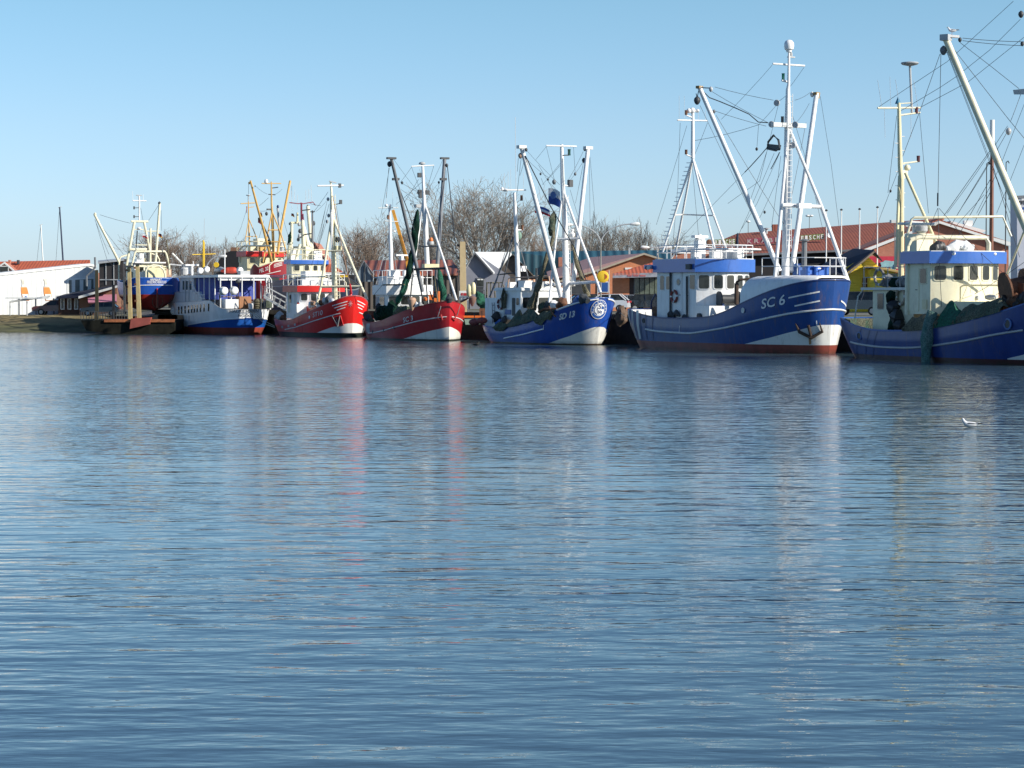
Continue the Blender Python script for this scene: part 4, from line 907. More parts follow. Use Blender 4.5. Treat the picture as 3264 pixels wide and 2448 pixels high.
    b.part('stay_pipe',M().tube([c(370,800),c(190,1250,-1.2)],.06,6),grey); b.part('stay_pipe',M().tube([c(360,850),c(270,1220,1.0)],.05,6),grey); b.part('stay_pipe',M().tube([c(250,1080),c(390,1065)],.05,6),black)
    b.part('stay_pipe',M().tube([c(410,830),c(490,1130,1)],.04,6),grey); b.part('stay_pipe',M().tube([c(545,1030,.5),c(545,1200,.5)],.09,6),dark)
    b.part('stern_gallows',M().tube([c(165,1290,-1.6),c(170,1140,-1.6),c(225,1140,0),c(235,1290,0)],.05,6),netb)
    # main mast
    base=c(772,1300); top=c(735,97); xm=c(745,500).x
    b.spar('main_mast',[base,c(760,700),c(742,380),top],[.27,.2,.15,.12],white,14)
    b.part('yard',M().tube([b.X(*C_(618,105),xm),b.X(*C_(847,110),xm)],.055,6),white)
    q=b.X(*C_(792,155),xm); b.part('mast_lamp',M().lathe(q,[(.12,-.22),(.1,-.1),(.1,.1),(.12,.22)],8),mat('dark green lamp',(.01,.07,.05),.4)); b.part('lamp_arm',M().tube([q-V((0,0,.2)),b.X(*C_(745,178),xm)],.04,6),dark)
    q=b.X(*C_(800,390),xm); b.part('mast_lamp',M().box(q,(.3,.3,.5)),dark); b.part('lamp_arm',M().tube([q-V((0,0,.2)),b.X(*C_(735,400),xm)],.05,6),white)
    block(c(678,378),.3,grey,b.e); block(c(632,360),.16,dark,b.e); block(c(576,318),.16,dark,b.e); block(c(838,318),.2,grey,b.e)
    b.ladder(c(790,1290,.1),c(768,480,.1),.42,white); b.part('mast_cable_bundle',M().tube([c(768,1290,.1),c(755,500,.0),c(745,200)],.05,6),offwhite)
    jt=c(748,445); xl=c(640,1290,-1.7)
    b.spar('gallows_leg',[jt,c(692,812,-.8),xl],.075,white); fo=b.X(*C_(1030,1215),-.9); fo.y=min(fo.y,b.wd(fo.x)-.08); x_=lambda f_:jt.x+(fo.x-jt.x)*f_
    b.spar('gallows_leg',[jt,b.X(*C_(880,812),x_(.48)),b.X(*C_(1003,1135),x_(.9)),fo],.09,white)
    b.part('gallows_crossbar',M().tube([c(690,812,-.8),b.X(*C_(880,805),x_(.48))],.07,8),white); b.part('gallows_crossbar',M().tube([c(605,1158,-1.5),c(765,1150,0),b.X(*C_(1003,1135),x_(.9))],.11,8),white)
    q=c(815,775,.4); b.part('radar_dome',M().lathe(q,[(.13,-.2),(.19,-.1),(.21,.05),(.1,.15),(.08,.2),(.13,.24),(.14,.33),(.05,.38)],14),plastic_w)
    b.part('radar_shelf',M().box(c(805,803,.3),(.3,.8,.06)),lgrey)
    st=c(432,115,-4.1); pt_=b.L(*C_(935,122,3.9))
    b.spar('boom',[c(745,1300,-.5),st],[.18,.15],white,12); b.spar('boom',[c(820,1165,.5),pt_],[.17,.15],white,12)
    for p in(st,pt_): b.part('boom_head',M().box(p,(.4,.6,.22)),offwhite)
    block(c(423,180,-4.1),.32,tan,b.e); block(c(467,135,-3.9),.22,dark,b.e); block(c(903,215,3.6),.3,dark,b.e); block(c(910,130,3.8),.24,grey,b.e)
    b.wires([[(*C_(470,140),-3.9),(*C_(720,400),0)],[(*C_(480,215),-3.8),(*C_(640,350),0)],[(*C_(430,195),-4.1),(*C_(385,560),-2)],[(*C_(408,200),-4.1),(*C_(400,300),-3.5)],[(*C_(450,230),-4),(*C_(420,330),-3.5)],
      [(*C_(620,110),0),(*C_(540,210),0)],[(*C_(620,115),0),(*C_(690,400),0)],[(*C_(722,240),0),(*C_(590,400),0)],[(*C_(722,255),0),(*C_(640,350),0)],[(*C_(898,150),3.6),(*C_(785,365),0)],[(*C_(895,230),3.6),(*C_(785,385),0)],[(*C_(900,230),3.6),(*C_(840,540),2)],[(*C_(825,115),0),(*C_(838,320),0)],
      [(*C_(950,190),3.9),(*C_(990,680),3.5),(*C_(1022,1040),2.5)],[(*C_(945,200),3.9),(*C_(950,700),3),(*C_(925,1250),1)],[(*C_(560,250),-3.5),(*C_(850,720),0)],[(*C_(630,370),0),(*C_(688,430),0)],[(*C_(340,800),0),(*C_(230,1180),-1)],[(*C_(800,440),0),(*C_(860,640),0)],
      [(*C_(580,350),-1),(*C_(600,400),-1)],[(*C_(745,300),0),(*C_(800,1200),.5)],[(*C_(320,870),0),(*C_(200,1230),-1)],[(*C_(300,930),0),(*C_(250,1110),-1)]],.013)
    b.wires([[(*C_(460,180),-3.9),(*C_(650,560),-2),(*C_(830,870),0),(*C_(905,1090),1),(*C_(925,1130),1.2)]],.04)
    f1=c(635,425); fo=flag('club_flag',[fl_white,fl_blue],f1,1.0,1.15,b.e,ang=R(35),drop=.3); q=c(690,490); M().lathe(V((q.x,q.y-.2,q.z+.1)),[(.26,-.01),(.26,.01)],18,axis=(.3,-1,0)).build('flag_disc',mblue,fo)
    flag('state_flag',[fl_blue,fl_white,fl_red],c(533,562),1.25,.5,b.e,ang=R(35),drop=.3)
    # gear on deck
    for k,(x,y,s) in enumerate(((640,1330,.35),(690,1320,.3),(735,1300,.28),(860,1280,.3),(600,1345,.35),(905,1270,.3))): q=c(x,y,-1.3); b.part('deck_clutter',netmesh([(q.x-.4,q.y,q.z-.2),(q.x,q.y,q.z+.15),(q.x+.4,q.y,q.z-.1)],[s*.7,s,s*.6],10,k),(dark,white,rust,mblue,netgr,dark)[k])
    b.part('trawl_beam',M().tube([c(560,1360,-2.3),c(600,1340,-2.4),c(700,1340,-2.0)],.08,8).tube([c(640,1320,-2.4),c(670,1380,-2.5),c(690,1395,-2.5)],.06,6),rust)
    b.part('fairlead',M().lathe((-.7,0,b.sheer(-.7)-.1),[(.5,0),(.55,.25),(.4,.4),(.2,.45)],14),bluep)
    def bn(name,path,rad,m,label,seed): o=netmesh([c(*p) for p in path],rad,14,seed,.3).build(name,m); o.location=b.o; o.rotation_euler=(0,0,b.h); tag(o,label,'fishing net'); return o
    bn('fishing_net',[(680,600,-.6),(668,660,-.7),(662,740,-.9),(650,785,-.9)],[.06,.25,.24,.08],netgr,'grey green net bunch hoisted beside the main mast of the SD 13 boat',1)
    bn('fishing_net',[(690,620,-.4),(668,800,-1),(625,950,-1.4),(560,1160,-1.8),(500,1335,-2)],[.06,.13,.15,.2,.3],netb,'long beige net hanging slantwise down to the deck of the SD 13 boat',2)
    bn('fishing_net',[(815,850,.5),(850,990,.8),(890,1120,1),(930,1250,1.2)],[.07,.14,.16,.2],netb,'beige net hanging right of the main mast of the SD 13 boat',3)
    # nets over the rail
    def drape(pa,pb,seed,m,up,dn,label):
        xa=b.hit(*pa).x; xb=b.hit(*pb).x; mm=M(); vs=[]; nx=36; nz=9
        for i in range(nx+1):
            u=i/nx; x=xa+(xb-xa)*u; s=b.sheer(x); e=min(1,4*min(u,1-u)+.1); tp=up*e*(.8+.5*noise.noise(V((x*1.4,seed,0)))); lo=-dn*e*(.75+.8*noise.noise(V((x*1.3,seed+9,0))))
            for j in range(nz+1):
                t=j/nz; z=s+lo+(tp-lo)*t; p=b.pt(x,min(z,s-.01),-1,.1+.08*math.sin(math.pi*t)+.1*noise.noise(V((x*3,z*3,seed)))); p.z=z; p.y+=max(0,z-s)*.5; vs.append(p)
            vs.append(V((x,p.y+.6,s)))
        k=nz+2; o=mm.add(vs,[(i*k+j,(i+1)*k+j,(i+1)*k+j+1,i*k+j+1) for i in range(nx) for j in range(k-1)]).build('fishing_net',m,sharp=0); o.location=b.o; o.rotation_euler=(0,0,b.h); tag(o,label,'fishing net')
    drape(C_(225,1500),C_(330,1500),3,netgr,.5,.35,'small olive net heap at the stern rail of the SD 13 boat')
    drape(C_(310,1480),C_(560,1440),5,netgr,1.1,.08,'olive net draped along the after rail of the SD 13 boat')
    drape(C_(530,1430),C_(690,1380),8,netgr,.35,.75,'round olive net bag hanging over the blue side near the SD 13 letters')
    for k,(x,y,s) in enumerate(((245,1400,.35),(262,1450,.3),(300,1420,.25))): q=c(x,y,-2.0); b.part('deck_clutter',netmesh([(q.x-.2,q.y,q.z-s),(q.x,q.y,q.z),(q.x+.2,q.y,q.z+s)],[s*.5,s,s*.4],10,k+71),(black,mblue,dark)[k])
    return b
# ---------------------------------------------------------------- SC 3
def trawler_sc3():
    b=Boat('fishing_trawler','dark red trawler with dark grey booms and green nets, lettered SC 3',B_(826,1579),-67,6.0,I(1792,462),1153.5,
        [I(40,870),I(90,915),I(150,940),I(280,935),I(450,890),I(650,800),I(850,715),I(1050,650),I(1300,580),I(1600,515),I(1740,487)],pf=2.3,qf=1.45,pw=1.9,qw=1.15,cat='fishing boat')
    hm=hullmat('dark red hull',(.40,.010,.016),(.74,.73,.66),(.03,.035,.03),rust=.35,aft_sheen=(-6.2,-7.8,.42),aft_sheen_col=(.36,.22,.24))
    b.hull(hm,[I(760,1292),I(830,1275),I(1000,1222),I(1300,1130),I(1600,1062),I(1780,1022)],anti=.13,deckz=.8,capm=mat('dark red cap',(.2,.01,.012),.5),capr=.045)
    b.strake([I(150,1150),I(260,1140),I(500,1090),I(800,1000),I(1200,895),I(1500,845),I(1730,820)],offwhite,.045)
    b.text('SC 3',I(868,942),I(1062,890),17,REDW,.01,hz=.38)
    b.quadpatch(I(118,960),I(190,955),I(190,1140),I(118,1135),lgrey,'painted_patch')
    for x,y in((465,1090),(670,1035),(245,1120)):
        p=b.hit(*I(x,y)); b.part('scupper',M().box(b.pt(p.x,p.z,-1,.0),(.22,.1,.22)),dark)
    i=lambda x,y,v=0:b.L(*I(x,y,v)); t=lambda x,y,v=0:b.L(*B_(x,y,v))
    b.wires([[i(1612,612,-.75),b.pt(-.55,b.hit(*I(1760,850)).z,-1,.1)]],.03,offwhite,'anchor_chain')
    for sd in(-1,1): b.part('anchor',M().tube([b.pt(-.35,2.0,sd,.08),b.pt(-.3,1.6,sd,.1)],.06,6).tube([b.pt(-.55,1.7,sd,.1),b.pt(-.3,1.55,sd,.1),b.pt(-.12,1.75,sd,.1)],.05,6),mat('red iron',(.4,.03,.03),.5))
    b.wires([[b.pt(-1.3,3.6,1,.05),b.pt(-.5,1.9,1,.08)]],.03,dark,'anchor_chain')
    # wheelhouse with deep white visor
    b.house(I(300,0)[0],I(552,0)[0],I(0,195)[1],I(0,760)[1],1.7,white,(I(0,405)[1],I(0,575)[1]),nf=4,bulge=.5,visor=(I(0,190)[1],I(0,375)[1],white),fw=.84,over=.25,
        sidewins=(I(385,420)+I(480,590),),doors=(I(310,420)+I(365,720)+(lgrey,),))
    zr=b.roofz; b.part('roof_deck',M().box(((b.hx[0]+b.hx[1])/2-.3,0,zr+.35),(b.hx[1]-b.hx[0]-.2,2.8,.7)),white)
    b.roofrail(white,1.15,.025,k=.97)
    b.part('roof_hoop',M().tube([i(265,650,-1.9),i(262,400,-1.9),i(440,185,-1.9),i(470,178,-1.9),i(880,172,-1.9)],.06,8),tan if False else netb)
    q=t(445,900,0); b.part('radar_scanner',M().box(q,(.15,1.2,.1),.35).lathe(q,[(.16,-.4),(.2,-.05)],10),white)
    for k,(x,y,s) in enumerate(((-.8,-.8,.5),(-1.6,.5,.5),(-.2,.4,.45),(-2.2,-.6,.4))): b.part('roof_locker',M().box((b.hx[1]+x,y,zr+.7+s/2),(s,s*1.3,s)),white)
    # mizzen
    b.spar('mizzen_mast',[t(366,1110),t(360,850),t(352,530)],[.2,.16,.1],white,12); xm=t(355,530).x
    yd=b.part('yard',M().tube([b.X(*B_(263,527),xm),b.X(*B_(420,526),xm)],.035,6),offwhite); b.part('yard',M().tube([b.X(*B_(308,630),xm),b.X(*B_(420,635),xm)],.035,6),offwhite)
    for x,y in((285,455),(325,400),(376,400),(410,440)): M().tube([b.X(*B_(x,525),xm),b.X(*B_(x,y),xm)],.013,4).build('aerial',white,yd)
    M().ball(b.X(*B_(325,508),xm),(.16,.14,.12)).ball(b.X(*B_(355,510),xm),(.12,.12,.14)).build('sensor_dome',plastic_w,yd)
    b.part('mast_lamp',M().box(b.X(*B_(340,600),xm),(.15,.15,.35)),rust); b.part('mast_lamp',M().ball(b.X(*B_(388,713),xm),(.14,.12,.09)),plastic_w)
    for x,y,v in((230,1180,-1.4),(300,1100,1.0),(420,1110,1)): b.wires([[t(355,700),t(x,y,v)]],.03,lgrey,'mast_stay')
    # main mast
    xm=t(615,300).x
    b.spar('main_mast',[t(650,1010),t(636,700),t(622,430),t(612,190)],[.19,.19,.14,.1],white,12)
    b.part('dome_aerial',M().lathe(t(608,185),[(.06,-.1),(.08,.0),(.26,.03),(.27,.07),(.2,.18),(.03,.22)],16),lgrey)
    b.part('yard',M().tube([b.X(*B_(524,199),xm),b.X(*B_(702,190),xm)],.05,6),white)
    for x,y in((588,268),(592,402),(597,432),(650,405)): q=t(x,y); b.part('mast_lamp',M().box(q,(.22,.3,.35)),dark)
    b.part('mast_fitting',M().box(t(590,512),(.5,.8,.25)),lgrey); block(t(578,405),.2,dark,b.e); block(t(450,328,-2),.2,dark,b.e); block(t(520,495,-1),.12,dark,b.e)
    b.ladder(t(648,980,.1),t(640,530,.1),.28,lgrey)
    jt=t(618,465); b.spar('gallows_leg',[jt,t(540,1005,-1.2)],.09,white); b.spar('gallows_leg',[t(540,1005,-1.2),i(1000,430,-1.6)],.05,dark)
    fo=b.X(*B_(880,1258),-.9); fo.y=min(fo.y,b.wd(fo.x)-.08); xx=lambda f_:jt.x+(fo.x-jt.x)*f_
    b.spar('gallows_leg',[jt,b.X(*B_(800,1003),xx(.68)),fo],.09,white)
    b.part('gallows_crossbar',M().tube([t(535,1012,-1.2),b.X(*B_(800,1003),xx(.68))],.09,8),dark); b.part('gallows_crossbar',M().tube([t(575,832,-.7),b.X(*B_(735,830),xx(.45))],.05,6),grey)
    q=t(675,805,.3); b.part('radar_drum',M().lathe(q,[(.25,-.12),(.27,0),(.25,.13)],14),lgrey); b.part('mast_light',M().lathe(q+V((.1,0,.25)),[(.14,-.1),(.16,.02),(.08,.18)],12),orange)
    b.part('mast_box',M().box(t(675,990,.3),(.6,1.2,.4)),cream)
    st=t(365,140,-3.9); pt_=b.L(*B_(786,140,3.7))
    b.spar('boom',[t(612,1190,-.5),t(540,880,-1.2),st],[.16,.14,.12],grey,12); b.spar('boom',[t(712,1230,.5),pt_],[.17,.14],grey,12)
    for p in(st,pt_): b.part('boom_head',M().box(p+V((0,0,.05)),(.35,.7,.15)),dark)
    for p,q in((t(400,300,-3),.2),(t(775,300,3),.2)): b.part('boom_collar',M().box(p,(.35,.5,.18)),dark)
    block(t(350,180,-3.9),.36,dark,b.e); block(t(803,190,3.7),.25,dark,b.e); block(t(740,325,3),.18,dark,b.e)
    b.wires([[(*B_(385,145),-3.9),(*B_(580,400),0)],[(*B_(350,210),-3.9),(*B_(280,600),-2)],[(*B_(345,210),-3.9),(*B_(325,450),-3)],[(*B_(440,380),-2.6),(*B_(580,465),0)],[(*B_(430,320),-2.6),(*B_(600,410),0)],[(*B_(525,205),0),(*B_(440,320),-1)],[(*B_(580,300),0),(*B_(470,480),-1)],[(*B_(608,320),0),(*B_(400,500),-2)],
      [(*B_(525,205),0),(*B_(600,400),0)],[(*B_(700,195),0),(*B_(640,400),0)],[(*B_(770,150),3.6),(*B_(650,400),0)],[(*B_(745,330),3),(*B_(680,560),1)],[(*B_(800,230),3.7),(*B_(790,600),3)],[(*B_(760,400),3),(*B_(700,600),1)],[(*B_(585,530),0),(*B_(480,420),-2)],[(*B_(820,920),2),(*B_(880,1040),1),(*B_(900,1250),1)],[(*B_(810,950),2),(*B_(830,1200),1)],
      [(*B_(320,800),0),(*B_(190,1200),-1.6)],[(*B_(300,780),0),(*B_(215,1110),-1.6)]],.013)
    b.wires([[(*B_(400,300),-3),(*B_(500,560),-2),(*B_(545,700),-1.5)],[(*B_(808,200),3.7),(*B_(840,500),3),(*B_(880,900),2.4),(*B_(905,1180),2)],[(*B_(820,1000),2),(*B_(830,1120),2),(*B_(860,1240),1)]],.035)
    for k,(x0,y0,x1,y1) in enumerate(((1160,0,1260,560),(1300,0,1355,560),(1480,0,1550,520),(1040,0,990,430),(1390,300,1470,520),(1500,300,1440,560))): b.part('rigging_pole',M().tube([i(x0,y0,-.3+.15*k),i(x1,y1,-.5+.25*k)],.05,6),(black,dark,netb,dark,black,dark)[k])
    def bn(name,path,rad,m,label,seed,fn=t): o=netmesh([fn(*p) for p in path],rad,14,seed,.3).build(name,m); o.location=b.o; o.rotation_euler=(0,0,b.h); tag(o,label,'fishing net'); return o
    bn('fishing_net',[(575,540,-.7),(560,640,-.9),(545,850,-1.1),(500,1050,-1.5),(460,1170,-1.8)],[.08,.27,.25,.24,.22],netd,'dark green net hoisted left of the main mast of the SC 3 boat',1)
    bn('fishing_net',[(490,1090,-1.6),(455,1190,-1.9),(420,1260,-2.1),(405,1290,-2.1)],[.2,.26,.18,.08],netg,'bright green lower end of the net slanting down to the SC 3 deck',2)
    bn('fishing_net',[(735,1000,.9),(755,1100,1),(775,1180,1),(770,1250,1)],[.1,.2,.26,.24],netg,'bright green net hanging above the bow of the SC 3 boat',3)
    bn('fishing_net',[(330,800,-1.3),(480,720,-1.4),(620,680,-1.4),(720,700,-1.4)],[.35,.6,.62,.3],netd,'dark green net heap behind the rail of the SC 3 boat',4,i)
    bn('fishing_net',[(700,780,-1.9),(760,700,-1.9),(900,660,-1.8),(980,650,-1.8)],[.2,.3,.22,.15],netgr,'small grey green net on the SC 3 deck near the letters',6,i)
    for k,(x,y,s) in enumerate(((400,640,.4),(420,740,.35),(370,700,.3),(120,790,.3),(150,860,.35),(230,900,.25),(1120,590,.25),(1180,560,.2),(1300,460,.15))): q=i(x,y,-1.6); b.part('deck_clutter',netmesh([(q.x-.3,q.y,q.z-s*.6),(q.x,q.y,q.z),(q.x+.25,q.y,q.z-s*.3)],[s*.6,s,s*.5],10,k+5),(black,dark,rust,rust,dark,netgr,white,lgrey,orange)[k])
    # shrimp trawl shoes
    for k,(q,lb) in enumerate(((i(1030,535,-2.4),'tan pear shaped trawl float at the starboard rail of the SC 3 boat'),(b.L(*R_(648,650),2.6),'brown trawl shoe hanging at the far bow rail of the SC 3 boat'))):
        o=M().lathe((0,0,0),[(.04,-.62),(.13,-.5),(.22,-.25),(.31,.05),(.33,.22),(.25,.36),(.04,.42)] if k==0 else [(.04,-.5),(.12,-.38),(.28,-.05),(.32,.18),(.2,.25),(.07,.32)],18).build('trawl_float',tan if k==0 else mat('brown float',(.22,.13,.10),.5)); o.location=b.wor(q); tag(o,lb,'float')
    q=i(1778,400,0); b.part('bow_light',M().ball(q+V((0,0,.05)),.14).lathe(q-V((0,0,.5)),[(.2,0),(.3,.3),(.15,.5)],10),dark)
    b.wires([[i(2170,440,1.6),i(2010,520,1.2)]],.08,dark,'beam_end')
    return b
# ---------------------------------------------------------------- ST 10
def trawler_st10():
    b=Boat('fishing_trawler','bright red trawler with red visor and pale mast, lettered ST10',H(1615,1325),-64,5.4,H(1650,508),874.5,
        [H(95,965),H(150,990),H(250,1005),H(420,985),H(570,915),H(750,830),H(950,740),H(1150,660),H(1350,590),H(1540,530)],pf=2.5,qf=2.2,pw=2.0,qw=1.5,cat='fishing boat')
    hm=hullmat('bright red hull',(.62,.014,.012),(.76,.76,.72),(.022,.03,.026),rust=.2,aft_sheen=(-6.2,-6.6,.5),aft_sheen_col=(.48,.25,.24))
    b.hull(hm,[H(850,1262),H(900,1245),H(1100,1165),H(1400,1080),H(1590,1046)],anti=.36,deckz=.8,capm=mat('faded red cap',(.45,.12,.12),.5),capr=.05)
    b.strake([H(110,1155),H(300,1170),H(500,1130),H(700,1060),H(1000,960),H(1385,852)],offwhite,.045,sides=(-1,))
    b.strake([H(1740,838),H(1850,888)],white,.05,'bow_bar',sides=(1,))
    b.text('ST10',H(850,935),H(1042,882),16,REDW,.0,hz=.40)
    for p,q in((H(1225,707),H(1532,617)),(H(1265,750),H(1510,677)),(H(1310,795),H(1490,735)),(H(1695,608),H(1862,688)),(H(1702,672),H(1838,732)),(H(1712,735),H(1808,778))): b.ribbon(p,q,.07,white)
    for x,y in((130,1110),(245,1120),(370,1100),(495,1075)): b.quadpatch(H(x-18,y-22),H(x+18,y-26),H(x+18,y+20),H(x-18,y+24),lgrey,'painted_patch')
    for x in(575,638): b.ribbon(H(x,930),H(x+8,1260),.05,mat('seam red',(.25,.01,.01),.5),'hull_seam')
    p=b.hit(*H(780,930)); b.part('hawsehole',M().lathe(b.pt(p.x,p.z,-1,.01),[(.1,-.02),(.15,.0),(.13,.04),(.02,.05)],14,axis=(0,-1,0)),white)
    # anchor pocket
    p=b.hit(*H(1330,1010)); fr=[b.hit(*H(*q)) for q in((1240,935),(1395,900),(1440,1085),(1290,1100))]
    b.part('anchor_frame',M().tube([b.pt(q.x,q.z,-1,.05) for q in fr if q],.05,6),mat('red frame',(.6,.02,.02),.4))
    b.part('anchor',M().tube([b.pt(p.x-.25,p.z+.45,-1,.1),b.pt(p.x-.02,p.z-.35,-1,.14),b.pt(p.x+.25,p.z+.45,-1,.1)],[.04,.12,.04],8).tube([b.pt(p.x,p.z+.3,-1,.08),b.pt(p.x,p.z-.35,-1,.12)],.05,6),grey)
    pa,pz=b.toarc(b.hit(*H(1598,665)))
    for k in range(4):
        a=k*math.pi/4; b.part('emblem',M().tube([b.P(pa+math.cos(a)*.2*s_,pz+math.sin(a)*.26*s_,.02) for s_ in(-1,-.3,.3,1)],.022,4),mat('pink emblem',(.6,.3,.3),.6))
    h=lambda x,y,v=0:b.L(*H(x,y,v)); a_=lambda x,y,v=0:b.L(*A(x,y,v))
    b.house(H(325,0)[0],H(577,0)[0],H(0,435)[1],H(0,960)[1],1.85,white,(H(0,465)[1],H(0,602)[1]),nf=5,bulge=.6,visor=(H(0,312)[1],H(0,432)[1],redp),fw=.62,over=.3,
        doors=(H(470,470)+H(520,930)+(offwhite,),),sidewins=(H(393,490)+H(425,640),))
    zr=b.roofz; b.roofrail(white,.9,.03,k=.98)
    b.part('roof_hoop',M().tube([h(375,840,-2.0),h(362,300,-2.0),h(475,155,-2.0),h(520,142,-2.0),h(1100,135,-2.0)],.055,8),lcream); b.part('roof_hoop',M().tube([b.L(*H(1510,535,1.9)),b.L(*H(1490,250,1.9)),b.L(*H(1375,140,1.6)),h(1000,128,1.0)],.055,8),lcream)
    for k,(x,y,s) in enumerate(((-2.5,0,1.2),(-1.4,-.9,.5),(-.6,.5,.5),(-.2,-.6,.4),(.3,.8,.4),(-1.9,1.1,.6))): b.part('roof_locker',M().box((b.hx[1]+x,y,zr+s/2),(s,s*.9,s)),white)
    q=h(560,770,-1.9); b.part('fish_box_stack',M().box(q,(.8,.6,.85)),white)
    q=h(700,730,-1.2); b.part('trawl_winch',M().lathe(q,[(.45,-.7),(.45,-.6),(.25,-.55),(.25,.55),(.45,.6),(.45,.7)],12,axis=(.2,1,0)).slab([h(640,720,-1.3),h(860,700,-1.3),h(760,820,-1.3),h(660,850,-1.3)],(.1,.5,0)),redp)
    for k,(x,y,s) in enumerate(((150,950,.35),(200,920,.4),(260,950,.3),(980,690,.25),(1040,640,.3),(1100,600,.3),(1210,610,.22),(860,640,.25),(820,680,.25),(1150,560,.3))): q=h(x,y,-1.4); b.part('deck_clutter',netmesh([(q.x-.3,q.y,q.z-s*.5),(q.x,q.y,q.z),(q.x+.3,q.y,q.z-s*.4)],[s*.6,s,s*.5],10,k),(dark,lgrey,rust,white,rust,lgrey,white,tan,white,grey)[k])
    b.part('bow_post',M().lathe((-.35,0,b.sheer(-.3)-.05),[(.55,0),(.5,.15),(.2,.25),(.12,.5),(.1,.9)],12),redp)
    b.wires([[h(1600,470,0),h(1570,280,0)]],.08,redp,'forestay_end'); b.wires([[(*H(1570,280),0),(*A(1585,800),0),(*A(1500,330),0)]],.035,tan,'forestay')
    xm=a_(1490,300).x
    b.spar('main_mast',[a_(1522,1230),a_(1512,950),a_(1495,460),a_(1490,300),a_(1482,212)],[.22,.22,.2,.1,.08],lcream,12)
    b.ladder(a_(1545,1200,.1),a_(1505,320,.1),.34,lcream); b.part('mast_cable_bundle',M().tube([a_(1502,1200,-.1),a_(1487,450,-.2)],.09,6),white)
    b.part('yard',M().tube([b.X(*A(1370,247),xm),b.X(*A(1593,243),xm)],.07,8),white); b.part('masthead_vane',M().tube([b.X(*A(1470,207),xm),b.X(*A(1530,222),xm)],.05,5),lgrey)
    b.part('mast_lamp',M().box(b.X(*A(1560,245),xm),(.2,.2,.35)),dark); b.part('mast_lamp',M().box(b.X(*A(1568,385),xm),(.2,.2,.35)),dark); b.part('lamp_arm',M().tube([b.X(*A(1500,412),xm),b.X(*A(1570,395),xm)],.04,5),dark)
    for x,y in((1460,360),(1465,500),(1452,550)): block(a_(x,y,-.2),.26,lgrey,b.e)
    q=a_(1538,705,.3); b.part('deck_light',M().lathe(q,[(.24,-.12),(.26,0),(.12,.12)],14,axis=(.5,-.8,0)),dark); b.part('mast_box',M().box(a_(1550,775,.3),(.4,.5,.32)),cream)
    jt=a_(1495,500); b.spar('gallows_leg',[jt,a_(1400,1108,-1.3),a_(1362,1262,-1.7)],.1,lcream)
    fo=b.X(*A(1803,1220),-.9); fo.y=min(fo.y,b.wd(fo.x)-.08); xx=lambda f_:jt.x+(fo.x-jt.x)*f_
    b.spar('gallows_leg',[jt,b.X(*A(1745,1108),xx(.84)),fo],.1,lcream)
    b.part('gallows_crossbar',M().tube([a_(1400,1108,-1.3),b.X(*A(1745,1105),xx(.84))],.1,8),lcream); b.part('gallows_crossbar',M().tube([a_(1450,803,-.6),b.X(*A(1620,800),xx(.42))],.07,8),lcream)
    b.wires([[(*A(1452,380),0),(*A(1400,600),-1),(*A(1340,800),-1.6)],[(*A(1470,400),0),(*A(1380,740),-1),(*A(1370,1000),-1.8)],[(*A(1460,300),0),(*A(1330,480),-1)],[(*A(1530,420),0),(*A(1560,600),1)],[(*A(1445,560),0),(*A(1400,700),-1),(*A(1290,1000),-1.8)]],.015)
    return b
